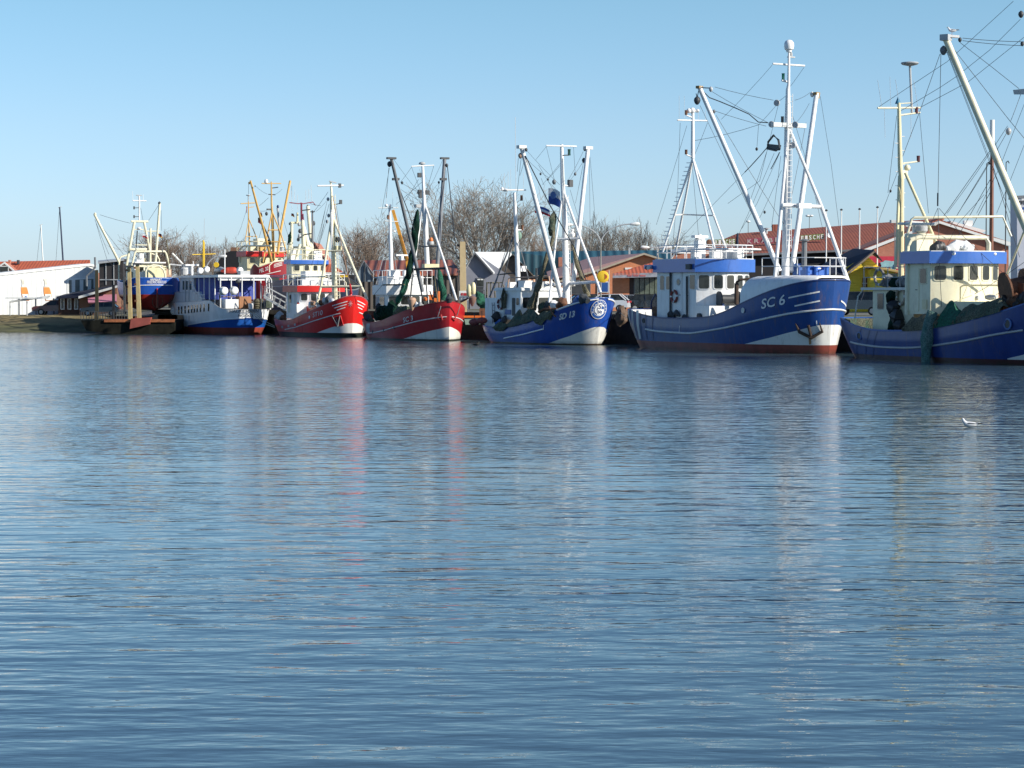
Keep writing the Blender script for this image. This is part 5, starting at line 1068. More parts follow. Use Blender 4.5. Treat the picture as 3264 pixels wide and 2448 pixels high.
# ---------------------------------------------------------------- PEL 32, high on the slip behind
def trawler_pel():
    b=Boat('fishing_trawler','dark red trawler with cream wheelhouse and ochre masts standing high behind the ferry',A(1096,1010),-58,5.4,A(1090,882),A(760,0)[0],
        [A(790,985),A(860,952),A(960,905),A(1020,887),A(1075,882)],pf=2.5,qf=2.0,z0=2.2,Y=222,cat='fishing boat')
    hm=hullmat('crimson hull',(.30,.010,.018),(.30,.010,.018),(.2,.02,.02),rust=.1)
    b.hull(hm,None,anti=-9,deckz=.8,capm=lcream,capr=.05)
    b.strake([A(800,1045),A(900,1010),A(960,995),A(1060,972)],offwhite,.04)
    b.text('PEL 32',A(876,992),A(952,965),8,REDW,.01,hz=.36)
    for k in range(3): b.ribbon(A(1000,918+k*12),A(1070,898+k*12),.06,offwhite)
    a_=lambda x,y,v=0:b.L(*A(x,y,v)); n=lambda x,y,v=0:b.L(*N_(x,y,v))
    b.house(A(700,0)[0],A(770,0)[0],A(0,848)[1],A(0,985)[1],1.9,cream,(A(0,862)[1],A(0,905)[1]),nf=4,bulge=.5,visor=(A(0,806)[1],A(0,850)[1],redp),fw=.5,over=.22)
    zr=b.roofz; b.roofrail(lcream,.9,.04,k=.98)
    b.part('roof_hoop',M().tube([a_(703,900,-2),a_(705,790,-2),a_(745,760,-2),a_(975,758,-2)],.08,6),lcream)
    b.part('funnel',M().box((b.hx[0]+.6,0,zr+.6),(.9,.9,1.2)),lcream)
    for k in range(3): b.part('roof_locker',M().box((b.hx[1]-1.2+k*.7,-.8+k*.7,zr+.25),(.6,.6,.5)),(cream,ochre,lcream)[k])
    b.part('searchlight',M().ball((b.hx[1]-.3,1.5,zr+.4),.18),plastic_w)
    # aft mast
    xm=n(285,600).x
    b.spar('signal_mast',[n(305,1330),n(290,900),n(285,560)],[.08,.07,.05],ochre); b.part('disc_aerial',M().tube([b.X(*N_(285,570),xm),b.X(*N_(285,460),xm)],.05,6).lathe(b.X(*N_(285,458),xm),[(.1,-.05),(.24,0),(.23,.05)],12),lgrey)
    b.part('yard',M().tube([b.X(*N_(150,603),xm),b.X(*N_(400,590),xm)],.05,6),ochre); b.part('lamp_arm',M().tube([b.X(*N_(290,672),xm),b.X(*N_(382,660),xm)],.04,5),ochre)
    b.spar('mast_leg',[n(295,870),n(225,1280,-1)],.045,ochre); b.spar('mast_leg',[n(300,880),n(480,1330,1)],.045,ochre); b.part('mast_brace',M().tube([n(240,1185,-.8),n(440,1180,.8)],.04,5),ochre)
    flag('small_flag',[fl_red],n(250,650),.25,.45,b.e); flag('small_flag',[fl_red,fl_gold],n(480,755),.42,.32,b.e,ang=R(30),drop=.15); flag('small_flag',[fl_black,fl_red],n(455,850),.38,.5,b.e,ang=R(30),drop=.15)
    # main mast and booms
    xm=n(690,300).x
    b.spar('main_mast',[n(735,1620),n(710,900),n(695,600),n(690,215)],[.15,.13,.09,.06],ochre)
    b.part('yard',M().tube([b.X(*N_(520,247),xm),b.X(*N_(860,248),xm)],.05,6),ochre); b.part('satellite_dome',M().lathe(b.X(*N_(600,245),xm),[(.1,0),(.17,.05),(.19,.2),(.13,.36),(.03,.4)],12),plastic_w)
    b.part('lamp_arm',M().tube([b.X(*N_(700,330),xm),b.X(*N_(810,315),xm)],.05,5),dark); b.part('crosstree',M().tube([b.X(*N_(640,440),xm),b.X(*N_(760,448),xm)],.05,5),dark); b.part('crosstree',M().box(b.X(*N_(650,705),xm),(.2,.45,.15)),dark)
    jt=n(705,740); b.spar('gallows_leg',[jt,n(640,1070,-.6),n(545,1640,-1.8)],.065,ochre); fo=b.X(*N_(1005,1610),-.8)
    b.spar('gallows_leg',[jt,b.X(*N_(865,1150),(jt.x+fo.x)/2),fo],.065,ochre)
    for y,x0,x1,f_ in((1068,650,830,.35),(1275,615,850,.5),(1470,575,960,.8)): b.part('gallows_crossbar',M().tube([n(x0,y,-1*f_-.3),b.X(*N_(x1,y),jt.x+(fo.x-jt.x)*f_)],.055,6),ochre)
    b.spar('boom',[n(700,1640,-.4),n(535,990,-2.6),n(322,198,-4.2)],[.12,.11,.09],ochre); b.spar('boom',[n(800,1500,.4),n(860,1060,1.5),b.L(*N_(1022,205,3.8))],[.12,.12,.11],ochre)
    block(n(300,240,-4.2),.2,ochre,b.e); block(n(405,295,-3.8),.12,dark,b.e); block(n(605,780,-.6),.3,dark,b.e); block(n(1022,215,3.8),.22,ochre,b.e)
    b.wires([[(*N_(420,300),-3.8),(*N_(620,435),0)],[(*N_(288,260),-4.2),(*N_(288,440),-4)],[(*N_(640,500),0),(*N_(480,640),-1)],[(*N_(1050,290),3.8),(*N_(1050,600),3)],[(*N_(250,720),0),(*N_(165,990),-1)],[(*N_(165,1000),-1),(*N_(100,1160),-1)],[(*N_(760,440),0),(*N_(880,350),2)],[(*N_(610,730),0),(*N_(490,735),0)],[(*N_(870,760),1),(*N_(990,1180),1.5)],[(*N_(560,900),-1),(*N_(470,1220),-1)]],.015)
    b.wires([[(*N_(535,970),-2.5),(*N_(625,1150),-1.5),(*N_(680,1300),-.5)]],.08)
    b.part('net_bundle',netmesh([n(650,1230,-.6),n(650,1300,-.6),n(640,1380,-.8)],[.06,.2,.12],10,5),netd)
    b.part('bow_rail',M().tube([b.L(*A(960,985,-2.7)),b.L(*A(960,925,-2.7)),b.L(*A(1000,890,-2.2)),b.L(*A(1075,880,-1))],.05,6),lcream)
    b.part('bow_hoop',M().tube([n(880,1640,1),n(905,1560,1),n(960,1520,1),n(1000,1560,1)],.06,6),white)
    # grey unstepped spar leaning behind
    b.spar('derrick',[n(905,1640,2.0),n(850,1200,2.0),n(800,680,2.0)],[.2,.14,.1],lgrey); block(n(805,655,2),.26,dblue,b.e)
    return b
# ---------------------------------------------------------------- grey-blue hull with blue visor, half hidden behind ST10
def trawler_hidden():
    b=Boat('fishing_trawler','grey blue trawler with red topped mast, half hidden behind the red ST10 boat',(1108,1064),-58,5.0,(1118,925),A(935,0)[0],
        [A(950,1065),A(1000,1062),A(1100,1050),A(1200,1025)],pf=2.5,qf=1.9,z0=0,Y=206,cat='fishing boat')
    b.hull(hullmat('slate blue hull',(.035,.055,.11),(.5,.5,.5),(.10,.03,.03),rust=.3),None,anti=.4,deckz=.8,capm=grey)
    b.strake([A(960,1105),A(1050,1106),A(1090,1100)],lgrey,.04)
    a_=lambda x,y,v=0:b.L(*A(x,y,v)); n=lambda x,y,v=0:b.L(*N_(x,y,v))
    b.house(A(1105,0)[0],A(1150,0)[0],A(0,912)[1],A(0,1060)[1],1.7,lcream,(A(0,925)[1],A(0,970)[1]),nf=4,bulge=.5,visor=(A(0,880)[1],A(0,914)[1],bluep),fw=.5,over=.22)
    b.roofrail(lcream,.9,.035,k=.98)
    for k,(x,y,s) in enumerate(((-.5,-.8,1.0),(.1,.4,1.2),(.6,1.0,.8))): b.part('roof_locker',M().box((b.hx[1]-1+x,y,b.roofz+s/2),(.7,.8,s)),(white,lcream,white)[k])
    b.part('deck_block',M().box(a_(985,1050,-1.5),(1.2,.8,.5)),cream)
    for y in(1012,1025): b.wires([[a_(958,y,-2),a_(1095,y,-2)]],.05,lgrey,'pipe_rail')
    xm=n(1225,600).x; redm=mat('dark red mast',(.22,.02,.04),.5)
    b.spar('mast_top',[n(1235,1180),n(1222,900),n(1220,600)],[.09,.09,.09],redm)
    b.part('yard',M().tube([b.X(*N_(1010,585),xm),b.X(*N_(1180,605),xm),b.X(*N_(1215,590),xm),b.X(*N_(1250,605),xm),b.X(*N_(1425,575),xm),b.X(*N_(1468,635),xm)],.045,6),redm)
    b.part('lamp_arm',M().tube([b.X(*N_(1225,725),xm),b.X(*N_(1370,708),xm)],.06,5),dark); b.part('lamp_arm',M().tube([n(1240,1155),n(1390,1132)],.06,5),dark)
    for x0,y0,x1,y1 in((1050,570,1045,380),(1095,560,1105,360),(1155,720,1152,450),(1300,560,1297,370),(1352,520,1350,350),(1405,560,1390,280),(1045,610,1060,740)): M().tube([b.X(*N_(x0,y0),xm),b.X(*N_(x1,y1),xm)],.02,4).build('aerial',white,b.e)
    b.spar('main_mast',[a_(1268,1085),n(1255,1200),n(1240,900)],[.22,.2,.16],lcream)
    b.spar('mast_leg',[n(1245,960),n(1395,1640,1.2)],.12,lcream); b.spar('mast_leg',[n(1250,960),n(1440,1580,1.6)],.11,white); b.spar('mast_leg',[n(1195,1320,-.6),a_(1145,1030,-1.6)],.13,lcream)
    b.spar('boom',[n(1410,1500,1.2),n(1335,660,2.2)],[.18,.17],lcream); block(n(1330,645,2.2),.2,dark,b.e)
    b.spar('aft_post',[n(1040,1640,-1),n(1050,945,-1)],[.14,.14],lcream); b.part('aft_crossbar',M().tube([n(1030,940,-1),n(1235,940,.6)],.09,6),cream); b.spar('aft_post',[n(1150,930,0),n(1150,760,0)],[.1,.08],cream)
    b.part('aft_frame',M().tube([n(975,1640,-1.4),n(1010,1310,-1.4),n(1040,1300,-1.3)],.12,6),lcream); b.part('aft_crossbar',M().tube([n(1060,1375,-.6),n(1400,1370,.6)],.1,6),lcream)
    for k,(x,y,s) in enumerate(((1180,970,.3),(1195,1090,.34),(1190,1180,.36),(1165,1240,.3),(1015,960,.2),(1010,1180,.3))): q=n(x,y,-.3); b.part('mast_gear',M().ball(q,(s*.5,s*.5,s*.55)).box(q+V((0,0,s*.5)),(s*.5,s*.5,s*.3)),(lgrey,dark,lgrey,grey,dark,netd)[k])
    flag('german_flag',[fl_black,fl_red,fl_gold],n(1042,775),.42,.25,b.e,ang=R(30),drop=.12); flag('pennant',[mat('pink pennant',(.45,.12,.2),.8)],n(1235,780),.25,.5,b.e,ang=R(30),drop=.1)
    b.spar('lattice_mast',[n(1415,1400,1.5),n(1415,720,1.5)],[.12,.07],grey); b.part('lattice_yard',M().tube([n(1380,748,1.5),n(1455,745,1.5)],.05,5),dark); b.part('net_bundle',M().ball(n(1440,950,1.7),(.12,.14,.22)),dark)
    b.part('net_bundle',netmesh([n(1030,1100,-1.2),n(1015,1200,-1.3),n(990,1330,-1.3)],[.06,.16,.12],10,9),netd)
    b.wires([[(*N_(1660,560),0),(*N_(1480,740),1)],[(*N_(1650,660),0),(*N_(1500,1360),1)],[(*N_(1620,960),0),(*N_(1530,1360),1)],[(*N_(1440,900),1.5),(*N_(1470,1380),1.5)],[(*N_(1370,600),0),(*N_(1560,640),0)]],.015)
    return b
# ---------------------------------------------------------------- passenger ferry, stern to the camera
def ferry():
    b=Boat('passenger_ferry','white and blue passenger ferry, stern to the camera, with blue tarpaulin screens',J(1300,1590),-62,5.6,J(1320,1172),J(60,0)[0],
        [J(100,1062),J(300,1052),J(600,1032),J(700,1012),J(722,1040),J(760,1120),J(830,1172),J(900,1180),J(1000,1182),J(1280,1172)],pf=7,qf=2.6,pw=4,qw=1.9,pa=2.2,qa=1.6,mid=.5,cat='ferry')
    b.sp=smoothpts(b.sp,110)
    bl=(.012,.09,.36)
    hm=hullmat('ferry hull',(.80,.80,.79),bl,(.33,.07,.045),rust=.08)
    b.hull(hm,[J(60,1425),J(300,1430),J(700,1365),J(830,1335),J(1000,1322),J(1260,1312)],anti=.62,deckz=.7,capm=lgrey,capr=.035,ns=110)
    b.strake([J(40,1430),J(300,1432),J(700,1370),J(830,1345),J(1000,1330),J(1270,1322)],white,.05)
    j=lambda x,y,v=0:b.L(*J(x,y,v)); x0=b.xt
    b.text('HAUKE HAIEN',J(998,1228),J(1462,1226),9,dark,.0,hz=.27); b.text('HOOGE',J(1138,1298),J(1385,1298),9,dark,.0,hz=.25)
    for k,(x,) in enumerate(((158,),(205,),(262,),(320,),(370,),(415,),(462,),(515,),(575,),(650,))):
        yb=1250-(k*5.2); yt=yb-125; p=[b.hit(*J(x-11,yb)),b.hit(*J(x+11,yt))]
        if all(p): b.quadpatch(J(x-11,yt),J(x+11,yt),J(x+11,yb),J(x-11,yb),glass,'window',off=.02,n=2)
    hb=2.15; xa=j(720,1010,-hb).x; z1=j(110,1060,-hb).z; zt=j(110,885,-hb).z; xl=-b.Ln+1.5
    b.part('upper_cabin',M().slab([(xl+.3,-hb,z1-.5),(j(590,1020,-hb).x,-hb,z1-.4),(j(490,880,-hb).x,-hb,j(490,880,-hb).z),(xl+.5,-hb,zt)],(0,2*hb,0)),white)
    z2=j(300,650,-hb).z; q0=j(150,880,-hb).x; q1=j(385,880,-hb).x
    b.part('bridge',M().slab([(q0,-hb,zt-.1),(q1,-hb,zt-.1),(q1,-hb,z2),(j(180,660,-hb).x,-hb,z2)],(0,2*hb,0)),white)
    for x in(235,292,352): 
        a=j(x-12,850,-hb); c=j(x+12,700,-hb); b.part('window',M().rrect(((a.x+c.x)/2,-hb,(a.z+c.z)/2),(1,0,0),(0,0,1),c.x-a.x,c.z-a.z,.03,.1),gglass)
    a=j(135,880,-hb);c=j(175,705,-hb); b.part('window',M().slab([(a.x,-hb-.03,a.z),(c.x-.1,-hb-.03,a.z),(c.x,-hb-.03,c.z),(a.x+.25,-hb-.03,c.z)],(0,.02,0)),mblue)
    for x in(268,325): a=j(x-7,1080,-hb-.02);c=j(x+7,690,-hb-.02); b.part('pilaster',M().box(((a.x+c.x)/2,-hb-.03,(a.z+c.z)/2),(.12,.05,c.z-a.z)),lgrey)
    for x,y0,y1 in((278,1345,1270),(328,1360,1275)): b.ribbon(J(x,y0),J(x,y1),.1,mat('rust patch',(.35,.2,.12),.8) if x>300 else lgrey,'rust_mark')
    # canopy
    xe=j(1270,660,-hb).x; xe=b.xt-1.2; zc=z2
    b.part('canopy_roof',M().box(((q0+xe)/2,0,zc+.1),(xe-q0,2*hb+.5,.22)).box((xe-.3,0,zc-.12),(.15,2*hb+.3,.3)),white)
    # blue sun deck screens
    b.part('tarpaulin',M().box(((q1+xe)/2-.9,0,(zc+z1)/2+.15),(xe-q1-2.2,2*hb-.5,zc-z1-.3)),tarp)
    n_=5
    for k in range(n_+1):
        x=q1+.25+(xe-q1-.4)*k/n_
        for s in(-1,1): b.part('canopy_post',M().tube([(x,s*hb,z1-.6),(x,s*hb,zc)],.055,6),white)
    for y in(-1.2,-.2,.9): b.part('canopy_post',M().tube([(xe,y,z1-.6),(xe,y,zc)],.05,6),white)
    for k in range(3): zz=z1+.1+.3*k; b.part('railing_bar',M().tube([(q1+1.6,-hb-.03,zz),(q1+3.1,-hb-.03,zz)],.04,6),white)
    b.part('canopy_brace',M().tube([(q1+.1,-hb,zc-.6),(q1+1,-hb,zc-1.4)],.08,6),white)
    # side tubular frames on the far quarter
    for k in range(3): x=b.xt-1.4-k*.6; b.part('tube_frame',M().tube([(x,1.2,zc+.15),(x,hb+.25,zc+.1),(x,hb+.5,zc-.2),(x,hb+.6,z1-.4)],.05,6),white)
    # aft deck fittings
    q=j(1140,1060,.3); b.part('deck_cabinet',M().box((b.xt-1.6,.1,q.z),(.9,1.1,1.1)),mat('brown cabinet',(.30,.13,.05),.6)); b.part('deck_cabinet',M().box((b.xt-1.5,-1.2,q.z-.1),(1.0,1.2,.8)),white)
    b.part('wooden_rail',M().tube([j(830,1120,-1.9),j(818,900,-1.9),j(830,965,-1.9),j(1140,965,.2),j(1150,640,.2)],.05,6),wood)
    b.part('rope_coil_stack',M().lathe((b.xt-1.2,1.35,q.z-.6),[(.45,0),(.5,.1),(.45,.2),(.5,.3),(.45,.4),(.5,.5),(.45,.6),(.5,.7),(.45,.8),(.4,.95)],14),netb); b.part('bucket',M().lathe((b.xt-.8,.45,q.z-.6),[(.2,0),(.26,.55),(.22,.55)],12),plastic_w)
    b.part('aft_gate',M().box((b.xt-.9,2.1,q.z+.1),(1.2,.08,1.4)),white); b.part('window',M().box((b.xt-.28,1.95,q.z-.1),(.04,.55,.7)),gglass)
    b.part('aft_frame',M().tube([(b.xt-.5,2.3,q.z-.5),(b.xt-.5,2.3,zc-.5),(b.xt-2.0,2.3,zc-.4)],.05,6),grey)
    # roof gear
    zr=zc+.21
    for k,(x,y) in enumerate(((600,545),(540,585),(830,570),(1230,590))): q=j(x,y,.3); b.part('roof_locker',M().box((q.x,.3,zr+.18),(.7,.9,.36)),(dark,lgrey,black,lgrey)[k])
    b.part('radar_scanner',M().box(j(370,440,.2),(.2,1.3,.14)).tube([(j(370,440,.2).x,.2,zr),j(370,440,.2)],.12,8),white); b.part('roof_mast',M().tube([j(915,590,0),j(915,180,0)],.05,6),white); b.part('roof_mast',M().tube([j(395,470,0),j(393,375,0)],.04,6),white)
    b.part('bridge_light',M().lathe(j(235,600,-.5),[(.3,0),(.35,.5),(.2,.7)],10),lgrey); b.part('bridge_box',M().box(j(300,510,0),(.8,.9,.9)),white)
    o=b.part('rescue_boat',netmesh([j(760,545,.6),j(850,520,.6),j(940,535,.6)],[.15,.3,.1],14,1,.04),orange if False else lgrey); 
    o=netmesh([(-.9,0,0),(-.3,0,.08),(.3,0,.08),(.8,0,-.05)],[.08,.28,.28,.06],14,2,.05).build('covered_dinghy',mat('red boat cover',(.55,.06,.03),.6)); o.location=b.wor(j(1015,540,.9)); tag(o,'small dinghy under a red cover on the ferry roof','dinghy')
    # mast, yellow
    b.part('mast',M().tube([j(560,480,0),j(560,30,0)],.075,8).tube([j(575,480,0),j(577,60,0)],.05,6),yellow); xm=j(560,200).x
    b.part('mast_yard',M().tube([b.X(*J(378,268),xm),b.X(*J(765,255),xm)],.04,6),yellow)
    for x0_,y0_,x1_,y1_ in((388,265,388,195),(465,260,462,40),(645,255,645,75),(692,250,693,60),(758,250,760,-20),(573,50,577,-330)): b.part('aerial',M().tube([b.X(*J(x0_,y0_),xm),b.X(*J(x1_,y1_),xm)],0.018,5),lgrey)
    # bow side fittings at far left
    b.part('bow_anchor',M().ball(j(70,1190,-hb),(.35,.3,.45)),white)
    W_=b.wor
    def wl(p): return b.wor(p)
    for nm,p,ax,lb in(('a',(895,865,-1.25),(0,1,0),'larger white life raft canister, left one of the pair under the ferry canopy'),('b',(1065,860,-.1),(0,1,0),'white life raft canister under the ferry canopy beside a brown pole'),
                      ('c',(505,530,-.9),(1,.4,0),'white life raft drum on the ferry roof, left of its twin'),('d',(612,510,-.2),(1,.4,0),'white life raft drum on the ferry roof beside the yellow mast'),('e',(1162,525,.9),(1,.3,0),'white life raft drum at the right end of the ferry roof')):
        q=j(*p); a=b.fx*ax[0]+b.fy*ax[1]
        if nm in 'ab': q=b.X(*J(p[0],p[1]),b.xt-1.0)
        liferaft('life_raft_canister',wl(q),.34 if nm in'ab' else .27,.8 if nm in'ab' else .6,b.fx,lb,'life raft canisters on the ferry')
    q=b.L(*J(1035,670,0)); b.part('hanging_lamp',M().ball((xe+.1,-.6,zc-.35),(.2,.25,.2)),dark)
    return b
# ---------------------------------------------------------------- HANSEAT on the lifting platform
def trawler_hanseat():
    b=Boat('fishing_trawler','blue and red trawler lifted out of the water, stern to the camera, lettered HANSEAT',K(1330,1205),-64,5.0,K(1330,655),K(690,0)[0],
        [K(700,700),K(780,740),K(900,690),K(1000,668),K(1080,655),K(1300,652)],pf=5,qf=2.4,pw=2.6,qw=1.3,pa=2.2,qa=1.6,mid=.35,z0=2.05,Y=214,keel=.0,cat='fishing boat')
    b.xt=.6
    hm=hullmat('hanseat hull',(.015,.09,.42),(.02,.10,.42),(.36,.03,.02),rust=.2)
    b.hull(hm,None,anti=K(0,655)[1] and (b.L(*K(1330,925),.5).z),deckz=.8,capm=bluep,capr=.06)
    b.strake([K(700,885),K(900,815),K(1060,775),K(1300,770),K(1500,772),K(1600,778)],white,.04,sides=(-1,))
    b.text('HANSEAT',K(1240,700),K(1418,700),6,white,.02,hz=.24); b.text('FRIEDRICHSKOOG',K(1190,745),K(1492,745),6,white,.02,hz=.25)
    k=lambda x,y,v=0:b.L(*K(x,y,v)); kx=lambda x,y,d=0:b.X(*K(x,y),d); o=lambda x,y,v=0:b.L(*O_(x,y,v)); ox=lambda x,y,d=-3.5:b.X(*O_(x,y),d)
    b.part('rudder',M().box((.35,0,.9),(.5,.08,1.3)),rust); b.part('rudder_stock',M().tube([(.45,0,.3),(.45,0,2.0)],.06,8),redp); b.part('propeller_guard',M().tube([(.1,.15+.5*math.cos(t),.8+.6*math.sin(t)) for t in[2*math.pi*i/16 for i in range(16)]],.04,6,closed=True),rust)
    zd=b.sheer(-1)
    gf=lambda pts,r,m=lcream,nm='stern_gantry',d=-1: b.part(nm,M().tube([kx(x,y,d) for x,y in pts],r*.72,8),m)
    gf([(925,470),(945,400),(985,235),(1010,215),(1480,215),(1500,250),(1550,430),(1555,600)],.13)
    gf([(1165,640),(1165,540),(1200,470),(1290,440),(1380,450),(1450,510),(1480,590),(1485,650)],.11,lcream,'stern_hoop',-.2)
    gf([(900,180),(1180,180)],.16,lcream,'upper_beam',-3); gf([(930,465),(1560,465)],.08,lcream,'stern_gantry',-1.2); gf([(720,690),(720,460),(735,330),(760,300),(860,275)],.1,lcream,'side_frame',-7); gf([(1260,250),(1350,280),(1390,350),(1380,420)],.09,lcream,'side_frame',-6)
    gf([(1560,430),(1880,460)],.12,lgrey,'slip_boom',-3); gf([(1600,245),(1775,425)],.13,offwhite,'derrick',-3)
    b.part('wheelhouse',M().box((-5.0,.5,zd+.7),(3,2.6,1.9)),lcream); b.part('roof',M().box((-4.9,.5,zd+1.72),(3.4,3.0,.12)),white)
    for y in(-.3,.5,1.3): f=b.part('window',M().rrect((-3.5,y,zd+1.1),(0,1,0),(0,0,1),.6,.6,.03,.1),white); M().rrect((-3.5,y,zd+1.1),(0,1,0),(0,0,1),.5,.5,.05,.09).build('pane',glass,f)
    q=kx(1330,600,-1.5); b.part('stern_box',M().box((q.x,q.y,q.z+.1),(1.0,4.3*.4,1.1)),cream)
    for kk,(x,y,s,m) in enumerate(((1110,620,.4,white),(1150,580,.3,lcream),(1230,575,.35,lcream),(1430,590,.4,netb),(1520,570,.4,tan),(1010,470,.3,white),(1090,290,.25,white),(1060,400,.4,white),(1150,390,.4,lcream),(960,600,.3,dark))): b.part('deck_gear',M().box(kx(x,y,-2-kk*.3),(s*1.2,s*1.6,s*1.8)).ball(kx(x,y-20,-2-kk*.3),s*.6),m)
    # A mast and booms
    lf=lambda pts,r,m=lcream,nm='mast_leg',d=-3.5: b.part(nm,M().tube([ox(x,y,d) for x,y in pts],r*.8,8),m)
    lf([(1185,570),(1115,960)],.15); lf([(1270,575),(1320,830)],.14); lf([(1155,568),(1305,570)],.12,lcream,'crosstree'); lf([(1185,640),(1270,640)],.05,lcream,'crosstree'); lf([(1228,560),(1228,400),(1225,345)],.09,white,'topmast')
    lf([(1168,385),(1290,388)],.07,white,'yard'); lf([(1200,338),(1250,340)],.06,lgrey,'radar_bar'); lf([(1170,380),(1168,300)],.02,white,'aerial'); lf([(1262,385),(1262,330)],.02,white,'aerial')
    for y in(448,526): lf([(1180,y+2),(1225,y)],.04,dark,'lamp_arm'); lf([(1182,y-12),(1182,y+14)],.09,dark,'mast_lamp')
    lf([(1326,630),(1325,960)],.12,lcream,'samson_post',-6); lf([(1265,655),(1410,655)],.06,lcream,'crosstree',-6)
    b.part('radar_dome',M().ball(ox(1225,630),(.22,.2,.14)),plastic_w)
    b.spar('boom',[ox(1050,930),ox(832,505)],[.12,.11],lcream); b.spar('boom',[ox(1370,930),ox(1408,410)],[.12,.11],lcream)
    block(ox(838,505),.26,lcream,b.e); block(ox(1405,408),.26,dark,b.e)
    b.wires([[ox(840,560),ox(945,910)],[ox(835,550),ox(960,860)],[ox(880,510),ox(1150,585)],[ox(900,620),ox(1090,860)],[ox(1400,420),ox(1310,560)],[ox(1420,470),ox(1425,650)],[ox(1240,450),ox(1260,560)],[ox(945,910),ox(1080,1040)]],.015)
    b.part('stays_bundle',M().tube([ox(1210,650),ox(1200,800)],.06,6),dark); b.part('lower_crossbar',M().tube([ox(1190,775),ox(1295,778)],.05,5),lcream); b.part('funnel_pipe',M().tube([kx(1195,240,-4),kx(1195,640,-4)],.1,8),dark)
    b.part('stern_staff',M().tube([kx(1505,20,-.5),kx(1560,420,-.5)],.05,6),netb)
    flag('state_flag',[fl_white,fl_red],ox(1255,680),.55,.3,b.e,ang=R(60),drop=.15); flag('german_flag',[fl_black,fl_red,fl_gold],ox(1395,676,-1),.42,.3,b.e,ang=R(60),drop=.1)
    b.part('side_fender_frame',M().box(k(815,940,-2.62),(.5,.12,3.4)),black)
    return b
# ---------------------------------------------------------------- lifting platform with posts
def platform():
    Y0=206; e=empty('ship_lift_platform',(xat(330,Y0),Y0,0),0,'rusty floating lift platform under the HANSEAT trawler','lift platform')
    o=Vector(e.location); k=lambda x,y,Y=Y0: W(*K(x,y),Y)-o
    z=k(800,1350).z; x0=k(88,1400).x; x1=k(1640,1400).x
    M().slab([(x0,0,z),(x1,0,z),(x1,0,.35),(x1-1,0,-.3),(x0+5,0,-.3),(x0+.5,0,z-.9)],(0,16,0)).build('pontoon',mat('tarred steel',(.016,.016,.012),.85,var=.5,spec=.1),e)
    a=k(480,1350).x; M().box(((a+x1)/2,0,z-.05),(x1-a,.3,.25)).build('deck_edge',mat('orange rust',(.33,.11,.04),.8,var=.5,scale=3),e); M().box(((a+x1)/2,8,z+.01),(x1-a,15.6,.05)).build('deck',rust,e)
    bm=mat('beige post paint',(.50,.40,.19),.6,var=.2,dirt=(.22,.10,.05),dirt_amt=.7)
    for (xa,ya,xb,yb,w_,Y,m) in((885,470,905,1330,.34,208,bm),(1020,430,1050,1280,.36,207,bm),(350,520,352,1330,.30,208,mat('dark timber post',(.04,.036,.018),.85))):
        t=W(*K(xa,ya),Y)-o; b_=W(*K(xb,yb),Y)-o
        p=M().slab([(b_.x-w_/2,b_.y,z),(b_.x+w_/2,b_.y,z),(t.x+w_*.4,t.y,t.z),(t.x-w_*.4,t.y,t.z)],(0,w_,0)).build('guide_post',m,e)
        if xa>800:
            M().box((t.x,t.y+.2,t.z+.05),(.75,.7,.15)).build('post_cap',dark,p)
            for q in range(4): M().box((t.x+(b_.x-t.x)*q/4-w_*.55,t.y,t.z-.3-q*1.45),(.18,.3,.18)).build('bracket',rust,p)
    q=k(1080,1320); M().slab([(q.x-.9,-.4,z-.75),(q.x+.85,-.4,z-.35),(q.x+.95,-.4,z+.25),(q.x-.8,-.4,z+.15)],(0,.8,0)).build('winch_housing',mat('faded red steel',(.30,.07,.05),.7),e)
    for i,x in enumerate(range(90,860,45)): xx=k(x,1300).x; M().tube([(xx,.1,z),(xx,.1,z+.75)],.03,5).build('rail_post',dark,e)
    M().tube([(x0,.1,z+.75),(k(850,1300).x,.1,z+.75)],.025,5).build('rail',dark,e)
    for x in(1230,1320,1440,1530): xx=k(x,1300).x; M().box((xx,6,z+.2),(1.1,1.5,.4)).build('keel_block',wood,e)
    # dark lamp-like pipe on the platform end
    M().tube([W(*K(190,790),209)-o,W(*K(185,620),209)-o,W(*K(270,540),209)-o,W(*K(330,480),209)-o,W(*K(325,310),209)-o],.09,6).build('davit_pipe',grey,e)
    # dark side tower of the lift
    M().box(W(*K(632,1050),211)-o,(.22,.3,3.0)).build('side_post',black,e)
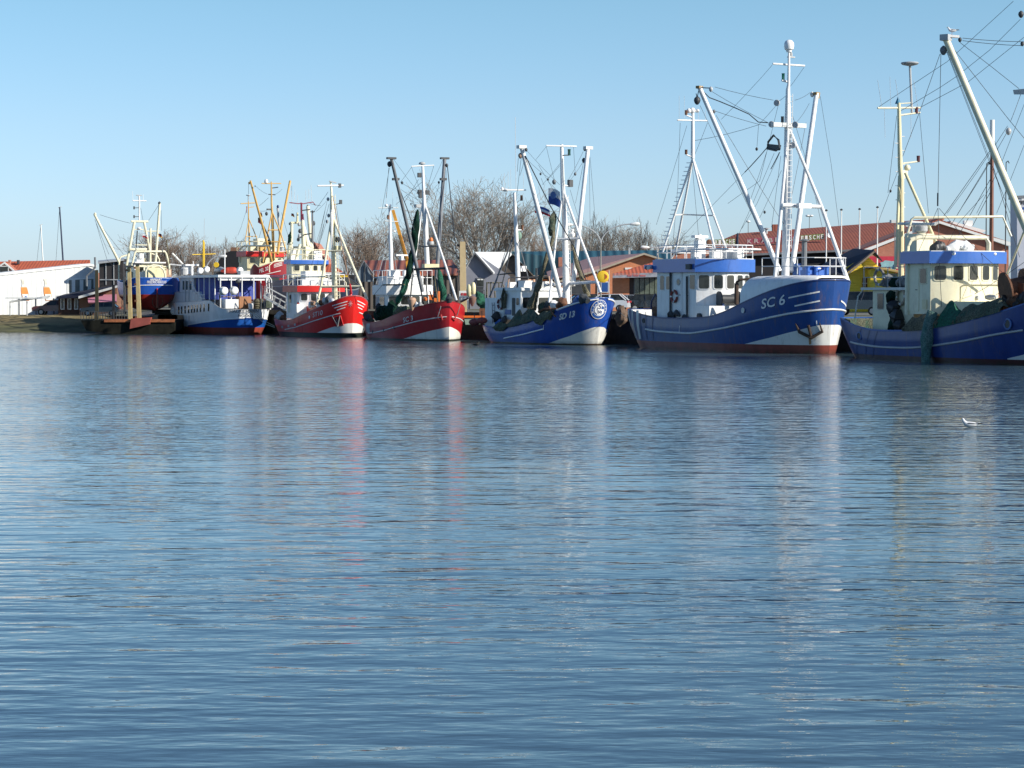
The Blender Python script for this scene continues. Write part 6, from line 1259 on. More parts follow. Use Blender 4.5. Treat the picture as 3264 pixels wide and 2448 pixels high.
# ================================================================ land, quay, buildings, trees, street things
QZ=2.0
def ground():
    gm,t,p=nodes('quay paving and grass'); f,_=noiset(t,.12,7,.7,None,.42,.58); g,_=noiset(t,1.5,6,.7,None,.3,.7)
    a=mixc(t,g,(.13,.125,.115),(.22,.21,.19)); c=mixc(t,g,(.06,.075,.025),(.14,.13,.06)); t.links.new(mixc(t,f,a,c),p.inputs['Base Color']); p.inputs['Roughness'].default_value=.95
    edge=[(112,-10),(22.9,141.3),(-9.2,196.5),(-27.5,214.5),(-33,217.5)]; m=M()
    far=[(1500,-10),(1500,900),(200,3500),(-900,3500),(-2500,3500)]
    zs=[QZ,QZ,QZ,QZ,1.45]
    vs=[(x,y,z) for (x,y),z in zip(edge,zs)]+[(x,y,QZ) for x,y in far]
    m.add(vs,[(i,i+1,6+i,5+i) for i in range(4)])
    # left bank land behind the slope
    m.add([(-33,217.5,1.45),(-36,226,1.5),(-260,226,1.45),(-2500,3500,QZ)],[(0,1,3),(1,2,3)])
    o=m.build('ground',gm,None,sharp=0); tag(o,kind='structure')
    # sloping grass bank on the left
    bm_,t,p=nodes('bank grass and mud'); tc=N(t,'ShaderNodeTexCoord'); sx=N(t,'ShaderNodeSeparateXYZ'); t.links.new(tc.outputs['Object'],sx.inputs[0])
    g,_=noiset(t,.8,8,.75,(.5,1,2),.35,.65); top=mixc(t,g,(.13,.10,.04),(.28,.22,.10)); low=mixc(t,g,(.035,.04,.02),(.12,.12,.05))
    r=N(t,'ShaderNodeMapRange'); r.inputs[1].default_value=.55; r.inputs[2].default_value=.95; t.links.new(sx.outputs[2],r.inputs[0]); t.links.new(mixc(t,r.outputs[0],low,top),p.inputs['Base Color']); p.inputs['Roughness'].default_value=1
    m=M(); vs=[];nx=150;ny=14
    for i in range(nx+1):
        x=-130+98*i/nx
        for j in range(ny+1):
            u=j/ny; z=-.3+1.8*u**.8+.22*noise.noise(V((x*.35,u*4,1)))*math.sin(math.pi*min(1,u*1.05))+.07*noise.noise(V((x*2,u*9,4))); y=215.5+10.8*u+.8*noise.noise(V((x*.2,u,7)))
            vs.append((x,y,z))
    m.add(vs,[(i*(ny+1)+j,(i+1)*(ny+1)+j,(i+1)*(ny+1)+j+1,i*(ny+1)+j+1) for i in range(nx) for j in range(ny)])
    o=m.build('grass_bank',bm_,None,sharp=0); tag(o,kind='structure')
    # quay wall
    m=M(); 
    for (x0,y0),(x1,y1) in zip(edge[:-1],edge[1:]):
        m.add([(x0,y0,-1.5),(x1,y1,-1.5),(x1,y1,QZ-.02),(x0,y0,QZ-.02)],[(0,1,2,3)])
    wm=mat('tarred quay wall',(.022,.020,.017),.85,var=.6,dirt=(.06,.05,.03),dirt_amt=.5)
    m2=M()
    for (x0,y0),(x1,y1) in zip(edge[:-1],edge[1:]):
        d=Vector((x1-x0,y1-y0,0)); L_=d.length; d.normalize(); nrm=Vector((-d.y,d.x,0)); 
        if nrm.dot(Vector((x0,y0-400,0)))<0: pass
        m.slab([(x0,y0,QZ-.25),(x1,y1,QZ-.25),(x1,y1,QZ+.12),(x0,y0,QZ+.12)],(-.45*abs(d.y),-.3*abs(d.x)-.05,0))
    o=m.build('quay_wall',wm,None,sharp=0); tag(o,'dark tarred harbour wall behind the moored boats','quay wall')
    for k,(px,py,Y) in enumerate(((1990,1060,166),(2002,1010,166),(1385,1000,185))):
        pass
ground()
# paving edge strip details: wooden piles along the wall
def pile(px,Y,h,label,g='timber piles along the quay wall'):
    e=empty('timber_pile',(xat(px,Y),Y,-1),0,label,'pile',g); M().lathe((0,0,0),[(.19,0),(.2,1),(.2,h+.9),(.16,h+1)],10).build('post',mat('old pile wood',(.20,.18,.11),.95,var=.4),e); M().lathe((0,0,h+.95),[(.21,0),(.2,.06)],10).build('pile_cap',dark,e)

# ---------------------------------------------------------------- buildings
def bld(name,label,px,Y,cat='building',z=QZ): 
    e=empty(name,(xat(px,Y),Y,z),0,label,cat); return e
def gl(e,px,py,Y): return W(px,py,Y)-Vector(e.location)
def facade(e,poly,Y,depth,m,name='wall',base=None):
    pts=[gl(e,px,py,Y) for px,py in poly]
    return M().slab(pts,(0,depth,0)).build(name,m,e,sharp=0)
def roofslab(e,pts,m,name='roof',th=.18):   # pts: (px,py,Y)
    q=[gl(e,*p) for p in pts]; return M().slab(q,(0,0,-th)).build(name,m,e,sharp=0)
def rectp(e,x0,y0,x1,y1,Y,m,name,d=.06,frame=None):
    a=gl(e,x0,y1,Y-.0);c=gl(e,x1,y0,Y); mid=(a+c)/2
    if frame:
        f=M().box((mid.x,mid.y-d*.5,mid.z),(c.x-a.x+.16,d,c.z-a.z+.16)).build(name,frame,e); M().box((mid.x,mid.y-d*.8,mid.z),(c.x-a.x,d,c.z-a.z)).build('pane',m,f); return f
    return M().box((mid.x,mid.y-d*.5,mid.z),(c.x-a.x,d,c.z-a.z)).build(name,m,e)
wcor=corrug('white corrugated cladding',(.62,.63,.62),.42,'X',.5,.06,.5,.05)
tile=corrug('red roof tiles',(.48,.11,.05),.35,'X',.8,.2,.5,.05)
btile=corrug('brown red roof tiles',(.25,.075,.045),.35,'X',.85,.18,.4,.05)
gcor=corrug('green blue roof sheets',(.022,.075,.10),.9,'X',.45,.15,.9,.12)
wroof=corrug('white roof sheets',(.66,.67,.66),.6,'X',.4,.05,.9,.1)
rroof=corrug('rust red roof sheets',(.23,.075,.045),.8,'X',.55,.25,1,.12)
proof=mat('pinkish roof felt',(.40,.24,.22),.8,var=.1)
br_o=brick('orange brick',(.68,.21,.08),(.74,.26,.12),(.55,.32,.2))
br_r=brick('red brick',(.46,.14,.085),(.54,.19,.12),(.42,.27,.2))
br_d=brick('brown brick',(.22,.10,.055),(.28,.13,.075),(.2,.14,.1))
navy=mat('navy felt roof',(.012,.016,.035),.7)
trimw=mat('white trim',(.78,.78,.74),.5,var=.05)
# white cladded hall with painted bottles
def white_hall():
    Y0=236; Yf=lambda px:Y0-(304-px)*.017
    e=bld('warehouse','long white corrugated warehouse with two painted bottles on its wall',150,Y0,z=1.45); o0=Vector(e.location)
    q=lambda px,py,d=0: CAM+ray(px,py)*((pa-CAM).dot(nrm)/ray(px,py).dot(nrm))-o0+nrm*d
    pa=W(-240,900,Yf(-240)); pb=W(304,900,Yf(304)); u=(pb-pa); u.z=0; u.normalize(); nrm=Vector((u.y,-u.x,0))     # wall direction and outward normal
    fl=lambda pts,th,m,name,par=None,d=0: M().slab([q(x,y,d) for x,y in pts],nrm*-th).build(name,m,par or e,sharp=0)
    fl([(-240,1012),(304,1010),(304,846),(285,841),(0,871),(-240,897)],3,wcor,'wall')
    fl([(-242,896),(285,840),(306,846),(306,852),(285,847),(-242,904)],3.2,trimw,'roof',d=.12)
    glassb=mat('amber bottle paint',(.72,.24,.04),.4); neck=mat('pale bottle paint',(.60,.58,.48),.4); lab=mat('bottle label paint',(.78,.78,.74),.5)
    for px,y0,y1 in((79,890,958),(151,890,958)):
        o=q(px+4,y1,.05); hgt=(q(px,y0)-q(px,y1)).z; lean=-.17*hgt
        prof=[(.0,.34),(.40,.38),(.62,.30),(.72,.15),(.93,.11),(.94,.17),(1,.17)]
        def pl(t0,t1,sc=1,d=0):
            ts=[t0+(t1-t0)*i/8 for i in range(9)]
            return [o+u*(-interp(prof,t)*sc*hgt*.46+lean*t)+V((0,0,t*hgt))+nrm*d for t in ts]+[o+u*(interp(prof,t)*sc*hgt*.46+lean*t)+V((0,0,t*hgt))+nrm*d for t in ts[::-1]]
        bo=M().slab(pl(0,.62),nrm*-.03).build('painted_bottle',glassb,e,sharp=0); M().slab(pl(.62,1),nrm*-.03).build('bottle_neck',neck,bo,sharp=0); M().slab(pl(.02,.30,.86,.03),nrm*-.02).build('bottle_label',lab,bo,sharp=0); M().slab(pl(.66,.74,1.05,.03),nrm*-.02).build('bottle_collar',lab,bo,sharp=0)
        M().lathe(o+u*(lean*.16)+V((0,0,.16*hgt))+nrm*.05,[(.02,0),(.12,0),(.12,.02),(.02,.02)],14,axis=nrm).build('label_mark',mblue,bo)
    f=fl([(214,888),(300,884),(300,934),(214,936)],.1,trimw,'window_frame',d=.08); fl([(218,893),(297,889),(297,931),(218,932)],.1,mat('shaded panel glass',(.16,.18,.17),.3),'pane',f,d=.1)
    for x in(232,258,283): fl([(x-5,892),(x+6,892),(x+6,931),(x-5,931)],.06,trimw,'window_post',d=.14)
    for x in(60,113,170): fl([(x,950),(x+2,950),(x+2,1008),(x,1008)],.06,dark,'downpipe',d=.1)
white_hall()
def red_roof_house():
    Y=262; e=bld('house','house with long red tiled roof behind the white warehouse',140,Y,'house')
    facade(e,[(-200,1000),(287,1000),(287,868),(-200,868)],Y,9,br_r)
    roofslab(e,[(-210,875,Y-.4),(290,872,Y-.4),(287,828,Y+5),(-200,838,Y+5)],tile,'roof'); roofslab(e,[(-200,838,Y+5),(287,828,Y+5),(290,872,Y+10),(-210,872,Y+10)],tile,'roof')
    facade(e,[(-30,1000),(44,1000),(44,866),(12,838),(-30,866)],Y-2,3,br_r,'dormer')
    M().slab([gl(e,-36,868,Y-2.2),gl(e,14,835,Y-2.2),gl(e,50,866,Y-2.2),gl(e,44,866,Y-2.2),gl(e,14,841,Y-2.2),gl(e,-30,870,Y-2.2)],(0,.25,0)).build('verge_trim',trimw,e,sharp=0); rectp(e,0,850,26,868,Y-2.1,glass,'window',.08,trimw)
    for x in(33,60): rectp(e,x-3,829,x+3,842,Y+4,dark if x==60 else br_r,'chimney',.6)
red_roof_house()
def awning_house():
    Y=228; e=bld('brick_house','low brick house with dark roof and pink awning behind the lift platform',290,Y,'house',z=1.7)
    facade(e,[(252,1008),(372,1008),(372,913),(252,943)],Y,9,br_d); facade(e,[(186,1008),(252,1008),(252,944),(186,944)],Y+.6,9,mat('brick with painted shade',(.10,.05,.035),.9),'side_wall')  # side wall brick darkened, its shade put into the colour
    for x in(199,221,243): rectp(e,x-3,954,x+4,984,Y+.55,glass,'window',.08,trimw)
    roofslab(e,[(180,946,Y-.6),(252,944,Y-.9),(375,909,Y-.9),(375,905,Y+10),(215,934,Y+10)],navy,'roof')
    M().slab([gl(e,250,944,Y-1),gl(e,375,909,Y-1),gl(e,375,916,Y-1),gl(e,250,952,Y-1)],(0,.15,0)).build('fascia',offwhite,e,sharp=0)
    pk=mat('pink awning cloth',(.50,.20,.27),.8,stretch=(1,1,8),scale=6); a=gl(e,278,940,Y);c=gl(e,372,938,Y); d_=gl(e,372,960,Y-1.3); b_=gl(e,281,962,Y-1.3)
    aw=M().slab([a,c,d_,b_],(0,-.04,-.04)).build('awning',pk,e,sharp=0); M().slab([b_,d_,d_-V((0,0,.12)),b_-V((0,0,.12))],(0,.03,0)).build('valance',pk,aw,sharp=0)
    rectp(e,286,966,360,1004,Y,mat('brown door panel',(.14,.07,.04),.6),'shop_front',.1)
    # thin canopy of the forecourt at left
    f=M().box(gl(e,92,950,Y-1.2),(4.2,2.0,.14)).build('canopy',trimw,e)
    for x in(32,60,86): M().tube([gl(e,x,960,Y-2),gl(e,x,1008,Y-2)],.06,6).build('canopy_post',lgrey,e)
    M().tube([gl(e,30,962,Y-2),gl(e,160,944,Y-2)],.09,6).build('canopy_edge',offwhite,e)
awning_house()
def dark_shed():
    Y=233; e=bld('shed','black boarded shed with pale window frames between warehouse and trawler',350,Y,'shed')
    facade(e,[(316,1000),(392,1000),(392,825),(316,833)],Y,2,mat('black boards',(.03,.026,.026),.7)); roofslab(e,[(312,835,Y-.4),(396,825,Y-.4),(396,822,Y+2),(312,830,Y+2)],lgrey,'roof')
    for x in(337,362): rectp(e,x,836,x+2,908,Y-.02,lgrey,'window_post',.06)
    rectp(e,318,890,384,893,Y-.02,lgrey,'window_sill',.08)
dark_shed()
def arched_shed():
    Y=255; e=bld('shed','black shed with curved roof end left of the PEL 32 boat',725,Y,'shed')
    pts=[(690,1000),(765,1000),(765,800),(735,800)]+[(735-45*math.sin(R(a))**1.0,800+66*(1-math.cos(R(a)))) for a in(30,60,80)]+[(690,868)]
    facade(e,pts,Y,9,mat('black sheeting',(.012,.011,.012),.6)); rectp(e,739,789,764,806,Y+2,br_d,'chimney',1.2)
arched_shed()
def brick_houses_mid():
    Y=262; e=bld('brick_house','dark brick house with tiled gable behind the hidden trawler',990,Y,'house')
    facade(e,[(940,1000),(1062,1000),(1062,868),(1000,772),(940,868)],Y,10,br_r); roofslab(e,[(934,872,Y-.4),(1000,768,Y-.4),(1000,768,Y+11),(934,872,Y+11)],btile); roofslab(e,[(1000,768,Y-.4),(1068,872,Y-.4),(1068,872,Y+11),(1000,768,Y+11)],btile)
    rectp(e,960,840,975,862,Y,glass,'window',.08,trimw); rectp(e,1020,840,1036,862,Y,glass,'window',.08,trimw)
    Y=246; e=bld('brick_house','small brick house with red hipped roof and white eaves left of the ST10 mast',1050,Y,'house')
    facade(e,[(1030,1000),(1095,1000),(1095,874),(1030,874)],Y,7,br_r); roofslab(e,[(1020,872,Y-.4),(1048,842,Y+3),(1060,842,Y+3),(1100,872,Y-.4)],tile); rectp(e,1022,868,1098,877,Y-.5,trimw,'gutter',.2); rectp(e,1055,886,1070,905,Y,glass,'window',.08,trimw)
brick_houses_mid()
def kiosk():
    Y=236; e=bld('stall','small dark kiosk with a yellow awning behind the ST10 bow',1100,Y,'stall')
    facade(e,[(1078,1000),(1128,1000),(1128,876),(1078,876)],Y,3,black); rectp(e,1080,878,1108,884,Y-.3,yellow,'awning',.5); rectp(e,1084,894,1112,898,Y-.2,yellow,'shelf',.3); rectp(e,1086,940,1112,945,Y-.2,orange,'shelf',.3)
kiosk()
def corrugated_shed():
    Y=238; e=bld('shed','grey blue corrugated shed with rust red roof behind the SC 3 boat',1260,Y,'shed')
    gm=corrug('blue grey sheets',(.12,.16,.20),.5,'X',.5,.15,.9,.08); wm=corrug('brown boards',(.085,.07,.058),.55,'X',.85,.4,1,.1)
    facade(e,[(1128,1000),(1192,1000),(1192,895),(1160,832),(1128,892)],Y,.4,gm,'gable_wall'); facade(e,[(1128,1000),(1192,1000),(1192,898),(1128,898)],Y-.05,.3,wm,'base_boards')
    facade(e,[(1192,1000),(1468,1000),(1468,872),(1192,875)],Y+.1,10,wm)
    roofslab(e,[(1190,876,Y-.3),(1470,872,Y-.3),(1440,828,Y+6),(1160,830,Y+6)],rroof,'roof'); roofslab(e,[(1160,830,Y+6),(1440,828,Y+6),(1470,868,Y+12),(1190,870,Y+12)],rroof,'roof')
    M().tube([gl(e,1128,892,Y-.2),gl(e,1160,831,Y-.2),gl(e,1192,877,Y-.2)],.07,5).build('verge_trim',grey,e); M().tube([gl(e,1162,835,Y-.1),gl(e,1162,1000,Y-.1)],.06,5).build('downpipe',dark,e)
corrugated_shed()
def grey_house():
    Y=240; e=bld('boathouse','pale grey gabled boathouse with white sheet roof right of the beige post',1540,Y)
    facade(e,[(1484,1000),(1625,1000),(1625,880),(1516,806),(1484,850)],Y,10,mat('grey blue render',(.24,.25,.29),.8,var=.12))
    roofslab(e,[(1514,803,Y-.5),(1634,804,Y+12),(1634,806,Y+12),(1574,870,Y-.5)],wroof,'roof',.12); roofslab(e,[(1480,852,Y-.5),(1514,803,Y-.5),(1634,803,Y+12),(1600,850,Y+12)],wroof,'roof',.12)
    M().slab([gl(e,1480,852,Y-.55),gl(e,1514,803,Y-.55),gl(e,1574,870,Y-.55),gl(e,1571,874,Y-.55),gl(e,1514,809,Y-.55),gl(e,1483,856,Y-.55)],(0,.2,0)).build('verge_trim',grey,e,sharp=0)
    f=rectp(e,1521,888,1541,912,Y,glass,'window',.08,grey); rectp(e,1522,889,1530,893,Y-.1,trimw,'blind',.08); rectp(e,1532,889,1540,893,Y-.1,trimw,'blind',.08); rectp(e,1521,912,1541,945,Y,dark,'door',.06)
grey_house()
def green_roof_hall():
    Y=252; e=bld('warehouse','long low hall with dark blue green ribbed roof behind the SD 13 boat',1850,Y)
    facade(e,[(1580,1000),(2140,1000),(2140,880),(1700,880),(1637,812),(1580,872)],Y,20,mat('brown grey wall',(.10,.085,.075),.9,var=.4))
    roofslab(e,[(1634,802,Y-.6),(1700,872,Y-.6),(2140,872,Y-.6),(2140,797,Y+9),(1640,803,Y+9)],gcor,'roof'); roofslab(e,[(1572,874,Y-.7),(1634,801,Y-.7),(1640,801,Y+9),(1600,860,Y+9)],gcor,'roof')
    for x in(2006,): rectp(e,x-3,790,x+3,812,Y+2,lgrey,'vent_pipe',.3)
    rectp(e,1688,890,1745,902,Y-.3,orange,'shop_sign',.15); text_flat('F.C.',gl(e,1691,900,Y-.5),V((.55,0,0)),V((0,0,.25)),trimw,e)
    rectp(e,1780,820,1796,850,Y-1,br_r,'chimney',.6)
green_roof_hall()
def orange_brick():
    Y=228; e=bld('brick_building','orange brick building with pinkish roof and gable to the harbour',1980,Y)
    facade(e,[(1790,1000),(2130,1000),(2130,836),(2052,811),(1895,866),(1790,890)],Y,10,br_o)
    roofslab(e,[(2055,807,Y-.5),(1880,820,Y+26),(1742,866,Y+20),(1750,890,Y-.2),(1895,862,Y-.5)],proof,'roof',.1)
    roofslab(e,[(2052,806,Y-.5),(2140,834,Y-.5),(2140,834,Y+12),(2052,806,Y+12)],proof,'roof',.15)
    M().slab([gl(e,1742,906,Y-.6),gl(e,1895,862,Y-.6),gl(e,2053,806,Y-.6),gl(e,2140,833,Y-.6),gl(e,2140,839,Y-.6),gl(e,2053,812,Y-.6),gl(e,1895,868,Y-.6),gl(e,1742,912,Y-.6)],(0,.2,0)).build('verge_trim',mat('beige trim',(.45,.38,.28),.6),e,sharp=0)
    rectp(e,1992,853,2014,859,Y,trimw,'high_window',.06); rectp(e,1812,895,1880,935,Y,dark,'shop_window',.1,grey)
    # window with curtains beside the buoy
    f=rectp(e,1907,900,1938,930,Y,mblue,'window',.1,trimw)
orange_brick()
def snack_shop():
    Y=214; e=bld('shop','shop with red hipped roof, pale fascia and curtained windows beside the SC 6 boat',2060,Y)
    facade(e,[(2006,1000),(2130,1000),(2130,872),(2006,872)],Y,8,mat('dark shop wall',(.05,.03,.028),.7))
    roofslab(e,[(1953,872,Y-1.4),(2140,866,Y-1.4),(2140,826,Y+4),(2095,832,Y+4)],tile,'roof')
    M().slab([gl(e,1953,886,Y-1.4),gl(e,2140,882,Y-1.4),gl(e,2140,868,Y-1.4),gl(e,1953,872,Y-1.4)],(0,.3,0)).build('fascia',mat('grey fascia',(.33,.34,.38),.5),e,sharp=0)
    fr_=mat('faded red lettering bars',(.42,.12,.12),.6)
    for x0,x1 in((2000,2014),(2018,2036),(2040,2058)): M().slab([gl(e,x0,881,Y-1.43),gl(e,x1,881,Y-1.43),gl(e,x1,876,Y-1.43),gl(e,x0,876,Y-1.43)],(0,.02,0)).build('worn_lettering',fr_,e,sharp=0)
    facade(e,[(1953,1000),(2006,1000),(2006,886),(1953,886)],Y-.1,.8,br_o,'brick_pillar')
    for k in range(5): rectp(e,2023+k*16,888,2037+k*16,938,Y-.02,gglass,'window',.06,grey)
snack_shop()
def red_roof_hall():
    Y=262; e=bld('market_hall','large brown red roofed hall with coloured roof letters and brick gable',2650,Y)
    facade(e,[(2350,1000),(2800,1000),(2800,792),(2350,800)],Y,24,mat('black hall front',(.02,.018,.02),.7))
    roofslab(e,[(2300,812,Y-1),(2830,790,Y-1),(3010,695,Y+14),(2350,744,Y+14),(2240,790,Y+6)],btile,'roof')
    facade(e,[(2100,1000),(2350,1000),(2350,790),(2240,790),(2130,806),(2100,812)],Y+2,20,br_r,'side_wing'); roofslab(e,[(2090,812,Y+1.5),(2240,782,Y+1.5),(2300,770,Y+8),(2140,796,Y+8)],lgrey,'wing_roof')
    M().slab([gl(e,2300,812,Y-1.1),gl(e,2830,790,Y-1.1),gl(e,2830,796,Y-1.1),gl(e,2300,819,Y-1.1)],(0,.2,0)).build('gutter',grey,e,sharp=0)
    # brick gable at the right
    Yg=246; facade(e,[(2745,1000),(3215,1000),(3215,785),(2992,708),(2745,800)],Yg,20,br_r,'brick_gable')
    roofslab(e,[(2988,697,Yg-.4),(3240,778,Yg-.4),(3240,778,Yg+20),(2988,697,Yg+20)],btile,'roof'); roofslab(e,[(2738,798,Yg-.4),(2990,699,Yg-.4),(2990,694,Yg+20),(2738,790,Yg+20)],btile,'roof')
    M().slab([gl(e,2740,800,Yg-.5),gl(e,2925,729,Yg-.5),gl(e,2925,737,Yg-.5),gl(e,2752,806,Yg-.5)],(0,.2,0)).build('bargeboard',trimw,e,sharp=0); M().slab([gl(e,2885,712,Yg-.5),gl(e,2965,712,Yg-.5),gl(e,2995,704,Yg-.5),gl(e,3140,750,Yg-.5),gl(e,3222,772,Yg-.5),gl(e,3222,785,Yg-.5),gl(e,3135,757,Yg-.5),gl(e,2995,712,Yg-.5),gl(e,2968,720,Yg-.5),gl(e,2888,722,Yg-.5)],(0,.3,0)).build('bargeboard',trimw,e,sharp=0)
    M().slab([gl(e,3030,704,Yg+6),gl(e,3145,735,Yg+6),gl(e,3130,742,Yg+6),gl(e,3030,712,Yg+6)],(0,2,0)).build('roof_edge',trimw,e,sharp=0); M().box(gl(e,3085,712,Yg+7),(.9,1,.6)).build('roof_unit',trimw,e)
    # roof letters
    gr=mat('yellow green sign',(.13,.20,.03),.6); rd=mat('red purple sign',(.30,.05,.09),.6)
    def word(s,x0,y0,x1,y1,h,m,back):
        n=len(s)
        for i,ch in enumerate(s):
            if ch==' ': continue
            u=i/n; x=x0+(x1-x0)*u; y=y0+(y1-y0)*u; w=(x1-x0)/n*.86; Yl=Y+3
            b_=M().box(gl(e,x+w/2,y-h/2,Yl+.1),(w/(7500/Yl),.06,h/(7500/Yl))).build('sign_panel',back,e); text_flat(ch,gl(e,x+w*.12,y-h*.12,Yl),V((w*.76/(7500/Yl),0,0)),V((0,0,h*.76/(7500/Yl))),m,b_)
    word('FRISCHE',2268,782,2345,778,18,trimw,gr); word('KRABBEN',2380,778,2535,769,18,mat('dull sign letters',(.45,.40,.36),.6),rd); word('FISCHE',2552,768,2628,762,18,trimw,gr)
    o=M().lathe(gl(e,2642,750,Y+3),[(.02,0),(.28,0),(.33,.1),(.28,.2),(.02,.2)],14,axis=(.5,-1,0)).build('round_sign',trimw,e)
    rectp(e,2460,716,2478,738,Y+15,btile,'chimney',1); M().lathe(gl(e,2443,745,Y+12),[(.14,0),(.14,.5),(.4,.55),(.4,.62),(.1,.7)],10).build('roof_vent',lgrey,e)
    M().tube([gl(e,2352,800,Y),gl(e,2352,744,Y+14)],.08,5).build('verge_trim',dark,e)
red_roof_hall()
def yellow_house():
    Y=205; e=bld('cabin','yellow boarded cabin with dark navy roof behind the SC 6 bow',2740,Y,'cabin')
    yb=corrug('yellow boards',(.86,.62,.05),.22,'Z',.6,.08,.5,.04)
    facade(e,[(2690,1000),(2800,1000),(2800,850),(2762,812),(2690,858)],Y,7,yb)
    roofslab(e,[(2580,865,Y+6),(2600,868,Y-.5),(2690,872,Y-.6),(2785,797,Y-.6),(2720,792,Y+6)],navy,'roof',.15); roofslab(e,[(2785,796,Y-.6),(2812,830,Y-.6),(2812,830,Y+6),(2765,796,Y+6)],navy,'roof',.12)
    M().slab([gl(e,2690,880,Y-.62),gl(e,2786,800,Y-.62),gl(e,2789,804,Y-.62),gl(e,2692,886,Y-.62)],(0,.1,0)).build('bargeboard',mat('grey brown trim',(.25,.2,.15),.7),e,sharp=0)
    f=rectp(e,2748,886,2768,915,Y,mat('dark red pane',(.10,.02,.01),.3),'window',.08,yellow); rectp(e,2757,886,2759,915,Y-.12,trimw,'glazing_bar',.04); rectp(e,2748,902,2768,904,Y-.12,trimw,'glazing_bar',.04)
    e=bld('cabin','lower yellow cabin porch with tan roof right of the yellow cabin',2820,Y-2,'cabin')
    facade(e,[(2775,1000),(2880,1000),(2880,876),(2800,850),(2775,858)],Y-2,4,yb); roofslab(e,[(2752,852,Y-2.5),(2762,846,Y-2.5),(2884,868,Y-2.5),(2884,866,Y+2.5),(2762,842,Y+2.5)],mat('tan roof edge',(.42,.30,.10),.7),'roof',.12)
    rectp(e,2830,872,2860,900,Y-2,gglass,'window',.06,yellow)
yellow_house()
def red_wall():
    Y=238; e=bld('fence','red board fence with painted turquoise cloud panel in front of the brick gable',2810,Y,'fence')
    M().slab([gl(e,2758,1000,Y),gl(e,2872,1000,Y),gl(e,2872,817,Y),gl(e,2758,817,Y)],(0,.2,0)).build('boards',mat('bright red boards',(.55,.03,.06),.6),e,sharp=0)
    pts=[]; 
    for k in range(28):
        a=2*math.pi*k/28; r=1+.10*math.cos(a*7); pts.append(gl(e,2833+26*r*math.copysign(abs(math.cos(a))**.6,math.cos(a)),846-15*r*math.copysign(abs(math.sin(a))**.7,math.sin(a)),Y-.15))
    p=M().slab(pts,(0,.08,0)).build('painted_panel',mat('pale turquoise',(.28,.48,.50),.6),e,sharp=0)
    for x,c in((2850,(.01,.12,.2)),(2836,(.3,.1,.05)),(2822,(.3,.1,.05)),(2858,(.02,.2,.15))): M().slab([gl(e,x-4,856,Y-.2),gl(e,x+4,856,Y-.2),gl(e,x,842 if c[0]<.1 else 850,Y-.2)],(0,.03,0)).build('painted_tree',mat('panel figure',c,.7),p,sharp=0)
    M().slab([gl(e,2758,838,Y-.02),gl(e,2872,838,Y-.02),gl(e,2872,840,Y-.02),gl(e,2758,840,Y-.02)],(0,.02,0)).build('board_joint',dark,e,sharp=0)
red_wall()
def silo():
    Y=188; e=bld('museum_building','tall pale grey building with museum lettering at the right edge',3300,Y)
    g=mat('pale grey cladding',(.46,.48,.54),.6,var=.06)
    facade(e,[(3244,1000),(3480,1000),(3480,624),(3241,630)],Y,2.5,g)
    M().slab([gl(e,3238,632,Y-.1),gl(e,3482,620,Y-.1),gl(e,3482,612,Y-.1),gl(e,3238,624,Y-.1)],(0,2.8,0)).build('roof_edge',grey,e,sharp=0)
    facade(e,[(3330,1000),(3478,1000),(3478,632),(3330,636)],Y+2.4,7,g,'rear_wall')
    lt=mat('black sign letters',(.02,.022,.03),.6); s=7500/Y
    text_flat('museum',gl(e,3247,652,Y-.04),V((100/s,0,0)),V((0,0,.30)),lt,e); text_flat('am',gl(e,3252,683,Y-.04),V((30/s,0,0)),V((0,0,.26)),lt,e); text_flat('9',gl(e,3248,868,Y-.04),V((7/s,0,0)),V((0,0,.30)),mblue,e)
    M().slab([gl(e,3244,672,Y-.03),gl(e,3300,660,Y-.03),gl(e,3300,655,Y-.03),gl(e,3244,663,Y-.03)],(0,.02,0)).build('painted_wave',mblue,e,sharp=0)
    for x in(3230,3262): M().box(gl(e,x,636,Y-.5),(.4,.6,.12)).build('sign_lamp',trimw,e)
silo()
# ---------------------------------------------------------------- street things
def pole(name,label,px,py,Y,r,m,cat,group=None,z=QZ,cap=None,lean=0,parts=()):
    t=W(px,py,Y); e=empty(name,(t.x-lean,Y,z),0,label,cat,group); o=Vector(e.location)
    M().tube([(0,0,0),(lean*.5,0,(t.z-z)/2),(lean,0,t.z-z)],[r,r*.85,r*.65],8).build('pole',m,e)
    if cap: M().lathe((lean,0,t.z-z),[(r*1.6,-.02),(r*1.8,.06),(r*.5,.14)],8).build('pole_cap',cap,e)
    return e,t-o
for i,(px,py,lb) in enumerate(((2634,672,'white flagpole close to the right gallows leg of the SC 6 boat'),(2682,670,'white flagpole in front of the brown red roof, second from the left of four'),(2740,668,'white flagpole just left of the brick gable bargeboard'),(2797,662,'white flagpole in front of the yellow porch and brick gable'))):
    pole('flagpole',lb,px,py,212,.075,trimw,'flagpole','flagpoles in front of the market hall',cap=dark)
